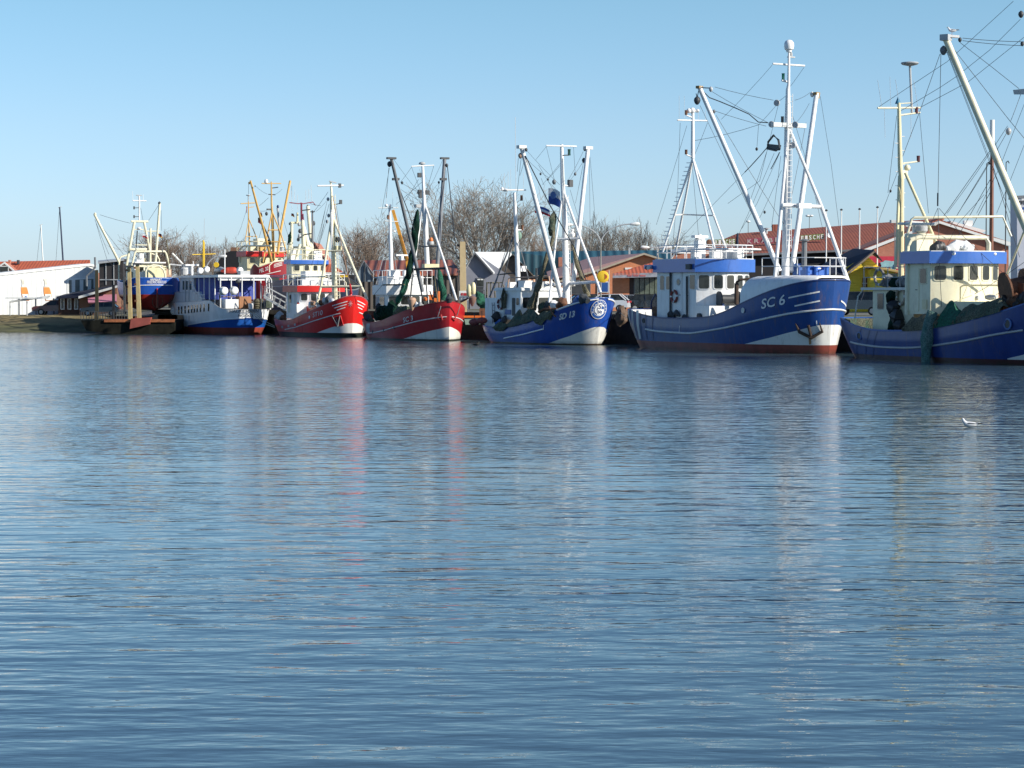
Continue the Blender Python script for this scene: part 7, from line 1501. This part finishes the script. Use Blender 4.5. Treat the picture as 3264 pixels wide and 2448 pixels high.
def lamp(px,py_top,Y,arms,label,h_arm=None,r=.07,group='street lamps on the quay'):
    e,t=pole('street_lamp',label,px,py_top,Y,r,mat('lamp post grey',(.30,.29,.25),.5),'street lamp',group)
    s=7500/Y
    for (ex,ey) in arms:
        q=W(ex,ey,Y)-Vector(e.location); pts=[t+(V((q.x*0+(q.x-t.x)*(1-math.cos(a)),0,(q.z-t.z)*math.sin(a)))) for a in[math.pi/2*k/8 for k in range(9)]]
        M().tube(pts,.055,6).build('arm',lgrey,e); sg=1 if q.x>t.x else -1
        M().lathe(q+V((sg*.3,0,.0)),[(.04,-.45),(.1,-.35),(.15,-.05),(.17,.2),(.12,.38),(.03,.43)],10,axis=(sg,0,.05)).build('lamp_head',trimw,e)
lamp(1915,778,200,[(2012,714),(1822,716)],'twin armed street lamp with curved arms beside the yellow buoy sign')
lamp(2098,792,236,[(2066,788),(2118,788)],'small street lamp seen over the dark green roof')
lamp(655,870,240,[(700,817)],'curved arm street lamp behind the ferry mast')
for (px,py,Y,lb) in((2385,708,300,'distant single headed street lamp above the roof letters'),(2580,690,300,'distant twin headed street lamp above the brown red roof')):
    e,t=pole('street_lamp',lb,px,py,Y,.06,grey,'street lamp')
    for s in((-1,1) if px>2500 else (1,)): M().lathe(t+V((s*.22*(px>2500),0,.05)),[(.12,-.1),(.3,0),(.25,.12),(.05,.18)],10).build('lamp_head',trimw,e)
e,t=pole('floodlight_mast','floodlight on a short pole above the brick gable beside the cream mast',2852,706,232,.05,grey,'floodlight'); M().box(t+V((-.1,0,0)),(.7,.4,.3),.3).build('lamp_head',lgrey,e)
# yacht masts beyond
for px,py,m,lb,r in((130,716,trimw,'bare white yacht mast standing behind the red roofed house',.10),(190,660,mat('dark blue mast',(.03,.04,.08),.5),'tall dark yacht mast right of the white one',.13)):
    Y=300; e,t=pole('yacht_mast',lb,px,py,Y,r,m,'mast',z=.5,lean=-.6 if px<150 else -.8); M().tube([t,V((-1.6,0,(t.z)*.25))],.02,4).build('stay',wire,e); M().tube([t-V((.2,0,.1)),t+V((.25,0,.05))],.04,5).build('masthead',trimw,e)
Y=150; e,t=pole('ship_mast','varnished brown wooden mast with white top behind the cream wheelhouse',3163,382,Y,.16,mat('varnished spar',(.20,.065,.03),.4),'mast',z=1.5)
M().tube([t,t-V((0,0,2.0))],.15,10).build('white_top',trimw,e)
for k,(x0,y0,x1,y1) in enumerate(((3163,500,3030,720),(3163,560,3050,760),(3163,520,3250,820),(3163,430,3262,700),(3163,600,3100,720),(3163,470,3000,700))):
    o=Vector(e.location); M().tube([W(x0,y0,Y)-o,W(x1,y1,Y)-o],.018,4).build('rigging_wire',wire,e)
for px,py,lb in((3145,522,'thin black pole with crook top left of the brown mast'),(3207,518,'thin black pole with crook top right of the brown mast')):
    e,t=pole('davit_pole',lb,px,py,150,.045,black,'pole',z=1.5); M().tube([t,t+V((.12,0,.1)),t+V((.2,0,-.05))],.035,5).build('crook',black,e)
# beige post right of SC 3
Y=190; e=empty('dolphin_post',(xat(1477,Y),Y,QZ-2.5),0,'tall beige steel mooring post right of the SC 3 bow','mooring post'); o=Vector(e.location); t=W(1474,770,Y)-o; b0=W(1478,935,Y)-o
M().slab([(b0.x-.30,0,0),(b0.x+.32,0,0),(t.x+.22,0,t.z),(t.x-.2,0,t.z)],(0,.5,0)).build('post',mat('beige steel',(.55,.42,.23),.6,var=.12),e,sharp=0)
for y in(782,822,866): q=W(1462,y,Y)-o; M().box((q.x-.02,.2,q.z),(.25,.2,.14)).build('bracket',dark,e)
# yellow buoy sign
Y=196; e=empty('round_sign_board',(xat(1922,Y),Y,QZ),0,'round yellow sign board with red crescent shape beside the street lamp','sign'); o=Vector(e.location); c=W(1922,882,Y)-o
M().lathe(c,[(.02,0),(.42,0),(.5,.04),(.5,.12),(.02,.14)],24,axis=(0,1,0)).build('disc',yellow,e)
rc=M(); vs=[];n=14
for k in range(n+1):
    a=R(-75+150*k/n); w_=.10*math.sin(math.pi*k/n)+.005; vs+=[c+V((math.cos(a)*(.26-w_),-.02,math.sin(a)*.26)),c+V((math.cos(a)*(.26+w_),-.02,math.sin(a)*.26))]
rc.add(vs,[(2*k,2*k+1,2*k+3,2*k+2) for k in range(n)]).build('crescent',mat('sign red',(.5,.12,.02),.5),e,sharp=0)
for x in(-.45,.5): M().tube([(x,.2,0),(x,.2,c.z+.55)],.04,6).build('post',lgrey,e)
Y=238; e=empty('round_sign_board',(xat(691,Y),Y,QZ),0,'round yellow sign on a dark post behind the ferry roof','sign'); o=Vector(e.location); c=W(689,844,Y)-o; M().lathe(c,[(.02,0),(.26,0),(.28,.1),(.02,.12)],20,axis=(0,1,0)).build('disc',yellow,e); M().tube([(c.x,.2,0),(c.x,.2,c.z)],.06,6).build('post',dark,e)
# orange mobile crane behind SC 3
Y=226; e=empty('mobile_crane',(xat(1318,Y),Y,QZ),0,'orange mobile crane with raised jib behind the SC 3 boat','crane'); o=Vector(e.location); P_=lambda x,y,v=0:W(*B_(x,y),Y)-o
M().slab([P_(365,545),P_(388,540),P_(505,950),P_(520,1100),P_(490,1100),P_(478,950)],(0,.5,0)).build('jib',mat('amber jib paint',(.70,.33,.04),.5),e,sharp=0)
M().slab([P_(425,740),P_(440,735),P_(500,940),P_(485,945)],(0,-.12,0)).build('jib_cylinder',mat('dark amber',(.35,.16,.02),.5),e,sharp=0)
M().box(P_(545,1070),(1.3,1.6,1.0)).build('cab',orange,e); M().box((.2,.5,1.3),(4.6,2.2,1.0)).build('chassis',orange,e)
for x in(-1.5,-.2,1.6): M().lathe((x,-.6,.5),[(.1,-.15),(.5,-.15),(.5,.15),(.1,.15)],16,axis=(0,1,0)).build('wheel',rubber,e)
# gangway between ferry and quay
Y=204; e=empty('gangway',(xat(885,Y),Y,0),0,'aluminium gangway with handrails sloping between the ferry and the ST10 boat','gangway'); o=Vector(e.location); P_=lambda x,y,d=0:W(*J(x,y),Y)-o+V((0,d,0))
al=mat('aluminium',(.55,.55,.53),.35,metal=.3)
M().slab([P_(1560,940),P_(1925,1165),P_(1925,1200),P_(1560,985)],(0,.9,0)).build('walkway',al,e,sharp=0)
for d in(0,.9):
    M().tube([P_(1560,950,d),P_(1590,800,d),P_(1925,980,d),P_(1940,1180,d)],.04,6).build('handrail',al,e); M().tube([P_(1580,880,d),P_(1925,1070,d)],.03,6).build('mid_rail',al,e)
    for k in(1640,1730,1820,1910): y=1000+(k-1560)*.6; M().tube([P_(k-30,y-20,d),P_(k+10,y-165,d)],.025,5).build('stanchion',al,e)
e=empty('steel_frame',(xat(838,206),206,1),0,'grey steel access frame at the ferry quarter under the gangway head','frame'); o=Vector(e.location)
for x in(1510,1545,1580): M().tube([W(*J(x,1180),206)-o,W(*J(x+25,780),206)-o],.035,5).build('upright',grey,e)
for y in(830,950,1060): M().tube([W(*J(1515,y),206)-o,W(*J(1600,y+15),206)-o],.03,5).build('crossbar',grey,e)
# mooring ropes
def rope(label,pts,Yb,r=.025,m=None):
    p0=W(*pts[0]); o=M().tube([W(*p)-p0 for p in pts],r,6).build('mooring_rope',m or mat('rope',(.42,.38,.28),.9)); o.location=p0; tag(o,label,'rope')
rope('upper pale mooring rope sagging from the ferry stern to the ST10 boat',[(*J(1300,1180),204),(*J(1450,1310),202),(*J(1600,1420),200),(*J(1740,1470),198)],0)
rope('lower pale mooring rope from the ferry stern towards the quay',[(*J(1400,1230),204),(*J(1520,1330),202),(*J(1640,1400),200),(*J(1740,1450),199)],0)
rope('slack grey rope from the SD 13 bow to the SC 6 stern',[(*C_(1150,1370),165),(*C_(1185,1370),163),(*C_(1230,1410),161)],0,.02)
# hanging trawl gear bundle at the SD 13 bow
o=netmesh([(0,0,.7),(.05,0,.2),(0,0,-.3),(-.1,0,-.75)],[.15,.42,.36,.1],12,5,.35).build('hanging_gear',mat('rusty gear',(.14,.09,.06),.9,var=.5)); o.location=W(*C_(1180,1390),164); tag(o,'rusty bundle of trawl gear hanging off the far bow of the SD 13 boat','trawl gear')
# fenders
for px,py,Y,s in((1400,1020,183,1),(1418,1035,183,1)): pass
for k,(px,py,Y,lb) in enumerate(((1512,1027,173,'dark red fender ball on the wall between SC 3 and SD 13, left one'),(1536,1022,172,'dull red fender ball nearer the SD 13 stern'))):
    e=empty('fender',W(px,py,Y),0,lb,'fender','red fenders on the quay wall'); M().ball((0,0,0),(.42,.3,.26)).build('ball',mat('dull red fender',(.28,.07,.06),.6),e); M().tube([(0,0,.2),(0,.1,.7)],.03,5).build('rope',dark,e)
# quay clutter between SC 3 and SD 13
Y=184; e=empty('net_rack',(xat(1530,Y),Y,QZ),0,'steel rack with green net between the SC 3 and SD 13 boats','rack'); o=Vector(e.location)
M().tube([W(1495,985,Y)-o,W(1497,925,Y)-o,W(1545,925,Y)-o,W(1548,985,Y)-o],.06,6).build('frame',grey,e); netmesh([W(1520,930,Y)-o,W(1528,950,Y)-o,W(1540,972,Y)-o,W(1543,990,Y)-o],[.12,.42,.4,.2],12,3).build('green_net',netg,e)
for k,(px,py,lb,m) in enumerate(((1495,925,'rounded cream float beside the beige post','c'),(1508,918,'tall cream float right of the beige post','c'))):
    o=M().lathe((0,0,0),[(.12,-.5),(.2,-.4),(.22,0),(.2,.25),(.12,.42),(.03,.46)],12).build('float',cream); o.location=W(px,py,183); tag(o,lb,'float','cream floats by the beige post')
e=empty('work_boat',(xat(1530,180),180,1.2),0,'small green and orange work boat hull seen between SC 3 and SD 13','boat')
M().slab([(-1.1,0,.0),(1.2,0,.1),(1.3,0,.55),(-1.2,0,.45)],(0,1.2,0)).build('hull',mat('green white hull',(.25,.4,.32),.5),e,sharp=0); M().box((0,-.05,.62),(2.5,.1,.16)).build('gunwale',orange,e); M().box((.3,.5,.95),(.7,.6,.6)).build('locker',rust,e)
e=empty('railing',(xat(1590,185),185,QZ),0,'rusty quay railing with cranked bars left of the SD 13 mizzen','railing'); o=Vector(e.location)
for x in(1552,1564,1590): M().tube([W(x,950,185)-o,W(x,902,185)-o],.05,5).build('post',netb,e)
M().tube([W(1550,902,185)-o,W(1600,901,185)-o,W(1610,925,185)-o],.05,5).build('top_rail',netb,e)
# little information sign on the right of SC 3
e=empty('notice_board',(xat(1480,186),186,QZ),0,'white notice board with red print at the foot of the beige post','sign'); o=Vector(e.location); M().box(W(1480,942,186)-o,(.8,.06,.75)).build('board',trimw,e); M().box(W(1480,938,186)-o-V((0,.05,0)),(.5,.02,.2)).build('print',fl_red,e)
for s in(-.3,.3): q=W(1480,942,186)-o; M().tube([(q.x+s,.05,0),(q.x+s,.05,q.z)],.03,5).build('post',lgrey,e)
# ---------------------------------------------------------------- cars
def car(px,py_wheel,Y,ang,label,paint,kind='hatch',name='parked_car'):
    e=empty(name,(xat(px,Y),Y,QZ),R(ang),label,'car','cars parked on the quay')
    L_=4.3; Wd=1.76
    if kind=='suv': prof=[(-2.1,.45),(-2.12,.95),(-2.0,1.05),(-.95+.0,1.12),(2.05,1.12),(2.12,.9),(2.12,.45)]; cab=[(-1.2,1.10),(-.55,1.68),(1.75,1.70),(2.05,1.12)]; H_=1.7
    elif kind=='sedan': prof=[(-2.15,.4),(-2.2,.72),(-2.0,.86),(-1.0,.96),(1.5,1.0),(2.15,.95),(2.2,.7),(2.15,.4)]; cab=[(-1.1,.95),(-.35,1.42),(.75,1.43),(1.55,.98)]
    else: prof=[(-2.0,.4),(-2.1,.7),(-1.9,.85),(-1.0,.98),(1.7,1.02),(2.0,.9),(2.05,.4)]; cab=[(-1.15,.95),(-.4,1.47),(1.3,1.50),(1.9,1.0)]
    def ex(pr,w0,w1,m): 
        n=len(pr); zz=[p[1] for p in pr]; lo,hi=min(zz),max(zz); vs=[]
        for s in(-1,1):
            for x,z in pr: t=(z-lo)/(hi-lo); vs.append((x,s*(w0+(w1-w0)*t)/2,z))
        return M().add(vs,[tuple(range(n)),tuple(range(2*n-1,n-1,-1))]+[(i,(i+1)%n,(i+1)%n+n,i+n) for i in range(n)])
    body=ex(prof,Wd,Wd*.97,0).build('body',paint,e,sharp=30); ex(cab,Wd*.95,Wd*.74,0).build('window',glass,e,sharp=30)
    top=[(p[0],p[1]+.0) for p in cab[1:3]]; a,c=top
    M().slab([(a[0]-.08,-Wd*.385,a[1]),(c[0]+.08,-Wd*.385,c[1]),(c[0]+.08,Wd*.385,c[1]),(a[0]-.08,Wd*.385,a[1])],(0,0,.05)).build('roof',paint,e)
    for s in(-1,1):
        for t in((cab[0],cab[1]),(cab[3],cab[2]),(((cab[0][0]+cab[3][0])/2+.05,1.0),((a[0]+c[0])/2+.05,a[1]))): M().tube([(t[0][0],s*Wd*.475,t[0][1]),(t[1][0],s*Wd*.375,t[1][1])],.045,5).build('pillar',paint,e)
        for x in(-1.3,1.35):
            w_=M().lathe((x,s*(Wd/2-.1),.32),[(.05,-.1),(.3,-.11),(.33,-.06),(.33,.06),(.3,.11),(.05,.1)],18,axis=(0,1,0)).build('wheel',rubber,e); M().lathe((x,s*(Wd/2-.1),.32),[(.02,-.125),(.19,-.12),(.2,.12),(.02,.125)],12,axis=(0,1,0)).build('rim',lgrey,w_)
        M().ball((-2.08,s*.62,.72),(.08,.2,.1)).build('headlight',plastic_w,e); M().box((2.06,s*.68,.88),(.1,.3,.16)).build('tail_light',fl_red,e); M().ball((-.75,s*(Wd/2+.05),1.03),(.1,.1,.07)).build('mirror',paint,e)
    M().box((-2.12,0,.5),(.08,1.2,.16)).build('grille',black,e)
    return e
P_w=mat('white car paint',(.75,.76,.78),.2,var=.02,coat=.8); P_s=mat('silver car paint',(.40,.43,.47),.25,metal=.5,var=.03,coat=.7); P_k=mat('black car paint',(.012,.013,.018),.15,var=.05,coat=1); P_b=mat('dark blue car paint',(.015,.02,.035),.2,var=.05,coat=1); P_g=mat('brown grey car paint',(.09,.075,.07),.3,metal=.2,coat=.6)
car(1930,985,203,-12,'white hatchback parked behind the SD 13 bow',P_w,'hatch'); car(1985,985,207,6,'silver car parked between the white and the black car',P_s,'sedan'); car(2075,985,205,172,'black car with red tail light parked left of the SC 6 wheelhouse',P_k,'hatch')
car(1850,985,208,10,'dark hatchback parked behind the SD 13 mast',P_b,'hatch')
car(2735,1003,172,-28,'dark car parked between the SC 6 bow and the cream wheelhouse trawler',P_b,'suv')
e_=car(322,1008,222,0,'brown grey estate car parked behind the lift platform posts',P_g,'hatch'); e_.location.z=1.47; e_.scale=(.86,.86,.86)
e_=car(180,1008,230,0,'dark red car in the shade in front of the brick house',mat('dark red car paint',(.10,.02,.02),.3,coat=.6),'sedan'); e_.location.z=1.47
# ---------------------------------------------------------------- birds
def gull(loc,rz,label,swim=False,s=1.0,name='gull',cat='gull',bodym=None,wingm=None):
    e=empty(name,loc,rz,label,cat); wm=wingm or mat('gull grey wing',(.17,.18,.20),.8); bw=bodym or mat('gull white',(.75,.75,.74),.7)
    z0=.03 if swim else .12
    pts=[(-.22,0,z0+.075),(-.13,0,z0+.06),(0,0,z0+.055),(.10,0,z0+.08),(.155,0,z0+.15),(.175,0,z0+.20),(.20,0,z0+.215)]
    M().tube([(x*s,y*s,z*s) for x,y,z in pts],[r*s for r in(.02,.06,.08,.066,.04,.038,.022)],12).build('body',bw,e,sharp=80)
    M().tube([(.21*s,0,(z0+.212)*s),(.262*s,0,(z0+.203)*s)],[.012*s,.004*s],6).build('beak',yellow if name=='gull' else dark,e)
    for sd in(-1,1):
        w=M(); sec=[(.10,.055,.085,.03),(.0,.074,.085,.045),(-.12,.062,.085,.032),(-.24,.03,.085,.014),(-.30,.01,.08,.005)]
        vs=[]
        for x,y,z,h in sec: vs+=[(x*s,sd*y*s,(z0+z+h-.02)*s),(x*s,sd*(y+.006)*s,(z0+z-.01)*s),(x*s,sd*(y-.02)*s,(z0+z-h*.6)*s)]
        w.add(vs,[(3*i+a,3*i+(a+1)%3,3*i+3+(a+1)%3,3*i+3+a) for i in range(4) for a in range(3)]+[(0,1,2),(12,14,13)]).build('wing',wm,e,sharp=80)
        M().tube([(-.22*s,sd*.02*s,(z0+.085)*s),(-.34*s,sd*.012*s,(z0+.082)*s)],[.022*s,.006*s],6).build('wing_tip',black,e)
        M().ball((.188*s,sd*.026*s,(z0+.222)*s),.006*s,n=8).build('eye',black,e)
        if not swim: M().tube([(0,sd*.025*s,(z0)*s),(.0,sd*.025*s,0)],.006*s,5).box((.02*s,sd*.025*s,.004),(.05*s,.03*s,.008)).build('leg',mat('gull leg',(.6,.3,.2),.6),e)
    M().slab([(-.18*s,-.03*s,(z0+.095)*s),(-.29*s,-.045*s,(z0+.10)*s),(-.29*s,.045*s,(z0+.10)*s),(-.18*s,.03*s,(z0+.095)*s)],(0,0,.012*s)).build('tail',bw,e)
    return e
gw_=G(3090,1362); gull((gw_.x,gw_.y,-.01),R(170),'gull with grey wings swimming on open water at the right',True,1.0)
d1=G(1518,1101); gull((d1.x,d1.y,-.03),R(20),'tiny dark duck swimming off the SD 13 stern',True,1.1,'duck','duck',mat('dark duck',(.03,.03,.025),.8),mat('dark duck wing',(.02,.02,.02),.8))
# ---------------------------------------------------------------- bare trees
def tree_meshes(seed,H=16,spread=.5,trunks=1,levels=4,kind=0):
    rnd=random.Random(seed); tm=M(); cm=M()
    K=([6,7,7,6,0] if kind==0 else [10,6,6,4,0])
    def grow(p,d,L_,r,lv,m):
        n=5 if lv<2 else 3; pts=[p]; rs=[r]; q=p.copy(); dd=d.copy()
        for i in range(n):
            dd=(dd+Vector((rnd.uniform(-1,1),rnd.uniform(-1,1),rnd.uniform(-.5,.6)))*(.07+.07*lv)+Vector((0,0,(.0,.10,.07,.04,.0)[lv] if kind==0 else .14))).normalized(); q=q+dd*(L_/n); pts.append(q.copy()); rs.append(max(.018,r*(1-.6*(i+1)/n)))
        m.tube(pts,rs,(7,5,4,3,3)[lv])
        if lv>=levels: return
        k=K[lv]
        for j in range(k):
            lo=(.45 if kind==0 else .25) if lv==0 else .22
            t=min(.99,lo+(1-lo)*(j+rnd.random()*.6)/k); i=int(t*n); f=t*n-i; base=pts[i]+(pts[i+1]-pts[i])*f
            az=rnd.uniform(0,6.283) if lv else 6.283*(j/k)*1.6+rnd.uniform(-.4,.4); sp=spread*rnd.uniform(.65,1.35)
            ax=dd.orthogonal().normalized(); ax.rotate(Matrix.Rotation(az,3,dd)); nd=(dd*math.cos(sp)+ax*math.sin(sp)).normalized()
            if nd.z<-.1: nd.z=-.1; nd.normalize()
            ln=(rnd.uniform(1.25,1.75) if kind==0 else rnd.uniform(.5,.8)) if lv==0 else rnd.uniform(.40,.66)
            grow(base,nd,L_*ln,max(.02,rs[i]*(.66 if lv==0 else .55)),lv+1,cm if lv>0 else tm)
    for t in range(trunks):
        a=rnd.uniform(0,6.28); grow(Vector((.5*math.cos(a)*(trunks>1),.5*math.sin(a)*(trunks>1),0)),Vector((.16*math.cos(a),.16*math.sin(a),1)).normalized(),H*(.34 if kind==0 else .6),H*.022,0,tm)
    return tm,cm
protos=[]
for k,(sd,sp,tr,kd) in enumerate(((3,.62,2,0),(11,.55,1,0),(23,.36,1,1),(37,.66,1,0))):
    tm,cm=tree_meshes(sd,16,sp,tr,4,kd); mx_=max(v[2] for v in cm.v); protos.append((tm,cm,mx_))
tmesh={}
def tree(px,py_top,Y,proto,label,rz=0,m=None,wide=1.0,zb=QZ,group='bare trees behind the harbour'):
    tm,cm,mx_=protos[proto]; h=W(px,py_top,Y).z-zb; s=h/mx_
    e=empty('bare_tree',(xat(px,Y),Y,zb),rz,label,'tree',group); e.scale=(s*wide,s*wide,s)
    key=(proto,m.name if m else 'b')
    if key not in tmesh: 
        a=tm.build('trunk',m or bark,e); c=cm.build('crown',m or bark,e,sharp=0); tmesh[key]=(a.data,c.data)
    else:
        for nm,d in zip(('trunk','crown'),tmesh[key]): o=bpy.data.objects.new(nm,d); col.objects.link(o); o.parent=e
tree(1548,545,290,0,'big broad bare tree right of the beige post, tallest of the trees',.4,None,1.1)
tree(1640,600,296,1,'tall bare tree behind the SD 13 mizzen mast',2.1,None,.72)
tree(1432,770,310,3,'low spreading bare tree left of the big tree',1.2,None,1.0)
back=[(1180,700,3,bark2,'reddish bare tree behind the corrugated shed, left side'),(1240,690,1,bark2,'rounded reddish bare tree behind the corrugated shed'),(1120,740,2,bark2,'low bare tree just right of the ST10 mast'),(1330,650,3,bark,'bare tree behind the SC 3 booms'),(1395,680,2,bark,'slender bare tree right of the SC 3 booms'),
 (1700,720,2,bark2,'low brown tree behind the green roof, right of the big trees'),(1750,735,3,bark2,'low brown tree behind the green roof near the SD 13 mast'),(1800,720,2,bark,'brown tree behind the left lamp arm'),(1860,690,2,bark,'bare tree left of the twin street lamp'),(1915,672,2,bark,'bare tree right behind the twin street lamp'),(1965,680,1,bark,'bare tree under the right lamp arm'),(2010,690,2,bark,'bare tree right of the lamp head'),(2060,700,2,bark,'bare tree over the pink roof'),(2105,730,3,bark,'last low bare tree left of the SC 6 boat'),
 (500,715,1,bark2,'bare tree behind the HANSEAT boat mast'),(545,722,3,bark2,'bare tree right of the HANSEAT boat'),(590,735,2,bark2,'bare tree left of the ferry mast'),(640,760,3,bark2,'low bare tree behind the ferry mast'),(690,745,1,bark,'bare tree above the curved lamp arm'),(735,750,2,bark,'slender bare tree left of the PEL 32 boat'),(770,775,2,bark,'low bare tree behind the PEL 32 masts')]
for k,(px,py,pr,m,lb) in enumerate(back): tree(px,py,320+(k%4)*6,pr,lb,k*1.3,m,1.15 if px<1000 else 1.05)
# undergrowth filling behind the trunks
def thicket(x0,x1,yt,Y,seed,label):
    rnd=random.Random(seed); m=M(); xa,xb=xat(x0,Y),xat(x1,Y); zt=W(x0,yt,Y).z-QZ; n=int((xb-xa)*34)
    for i in range(n):
        x=rnd.uniform(xa,xb); y=Y+rnd.uniform(-3,3); h=zt*rnd.uniform(.45,1.0)*(.8+.25*noise.noise(V((x*.25,seed,0)))); p=V((x,y,QZ)); q=p+V((rnd.uniform(-.9,.9),rnd.uniform(-.5,.5),h)); mid=(p+q)/2+V((rnd.uniform(-.4,.4),0,0))
        m.tube([p,mid,q],[.04,.028,.012],3)
        for t in range(3): a=mid+(q-mid)*rnd.random(); m.tube([a,a+V((rnd.uniform(-.9,.9),rnd.uniform(-.4,.4),rnd.uniform(.2,1.0)))],[.018,.008],3)
    o=m.build('thicket',bark2,None,sharp=0); tag(o,label,'shrubs',None,'stuff')
thicket(400,790,850,312,1,'brown leafless thicket under the trees on the left'); thicket(1090,1480,845,312,2,'brown leafless thicket behind the corrugated shed'); thicket(1640,2130,790,312,3,'brown leafless thicket behind the green roofed hall')
# dark conifer
Y=300; e=empty('conifer',(xat(1012,Y),Y,QZ),0,'dark green conifer above the brick house right of the hidden trawler','tree'); h=W(1012,785,Y).z-QZ; rnd=random.Random(9)
M().tube([(0,0,0),(0,0,h*.95)],[.25,.04],7).build('trunk',bark,e); m=M()
for i in range(2600):
    t=rnd.random()**.8; z=h*(.12+.88*t); r=(1-t)*h*.36*rnd.uniform(.4,1.05)+.1; a=rnd.uniform(0,6.28); c=V((r*math.cos(a),r*math.sin(a),z-r*.15)); u=V((math.cos(a),math.sin(a),-.3))*.32; v=V((-math.sin(a),math.cos(a),rnd.uniform(-.4,.4)))*.12
    m.add([c-v,c+u,c+v],[(0,1,2)])
m.build('crown',mat('conifer needles',(.025,.045,.018),.9,var=.4),e,sharp=0)
# bush in front of green hall
Y=236; e=empty('bush',(xat(1625,Y),Y,QZ),0,'leafless brown bush in front of the dark green roofed hall','shrub'); m=M(); rnd=random.Random(5)
for i in range(260):
    a=rnd.uniform(0,6.28); s=rnd.uniform(.1,1.0); q=V((1.5*s*math.cos(a),.8*s*math.sin(a),rnd.uniform(1.2,3.1)*(1-.25*s))); p=V((q.x*.2,q.y*.2,0)); m.tube([p,(p+q)/2+V((0,0,.25)),q],[.03,.02,.01],3)
m.build('twigs',bark2,e,sharp=0)
# distant low land line and far roofs behind everything
m=M(); vs=[]; rnd=random.Random(2)
for i in range(121):
    x=-700+1500*i/120; vs+=[(x,1300,1),(x,1300,7+4*noise.noise(V((x*.02,0,3)))+2*noise.noise(V((x*.11,0,5)))),(x,1340,1)]
m.add(vs,[(3*i+a,3*i+3+a,3*i+3+(a+1)%3,3*i+(a+1)%3) for i in range(120) for a in range(2)]); o=m.build('far_woods',mat('far woods',(.09,.075,.07),.95,var=.3,scale=.1),None,sharp=0); tag(o,'low distant tree line along the horizon','trees',None,'stuff')
b6=trawler_blue_white()
bR,gullpos=trawler_cream_house()
bD=trawler_sd(); b3=trawler_sc3(); bT=trawler_st10(); bP=trawler_pel(); bH=trawler_hidden(); bF=ferry(); bHa=trawler_hanseat(); platform()
gull(gullpos,R(175),'gull standing on the tip of the big cream boom at the upper right',False,1.1)
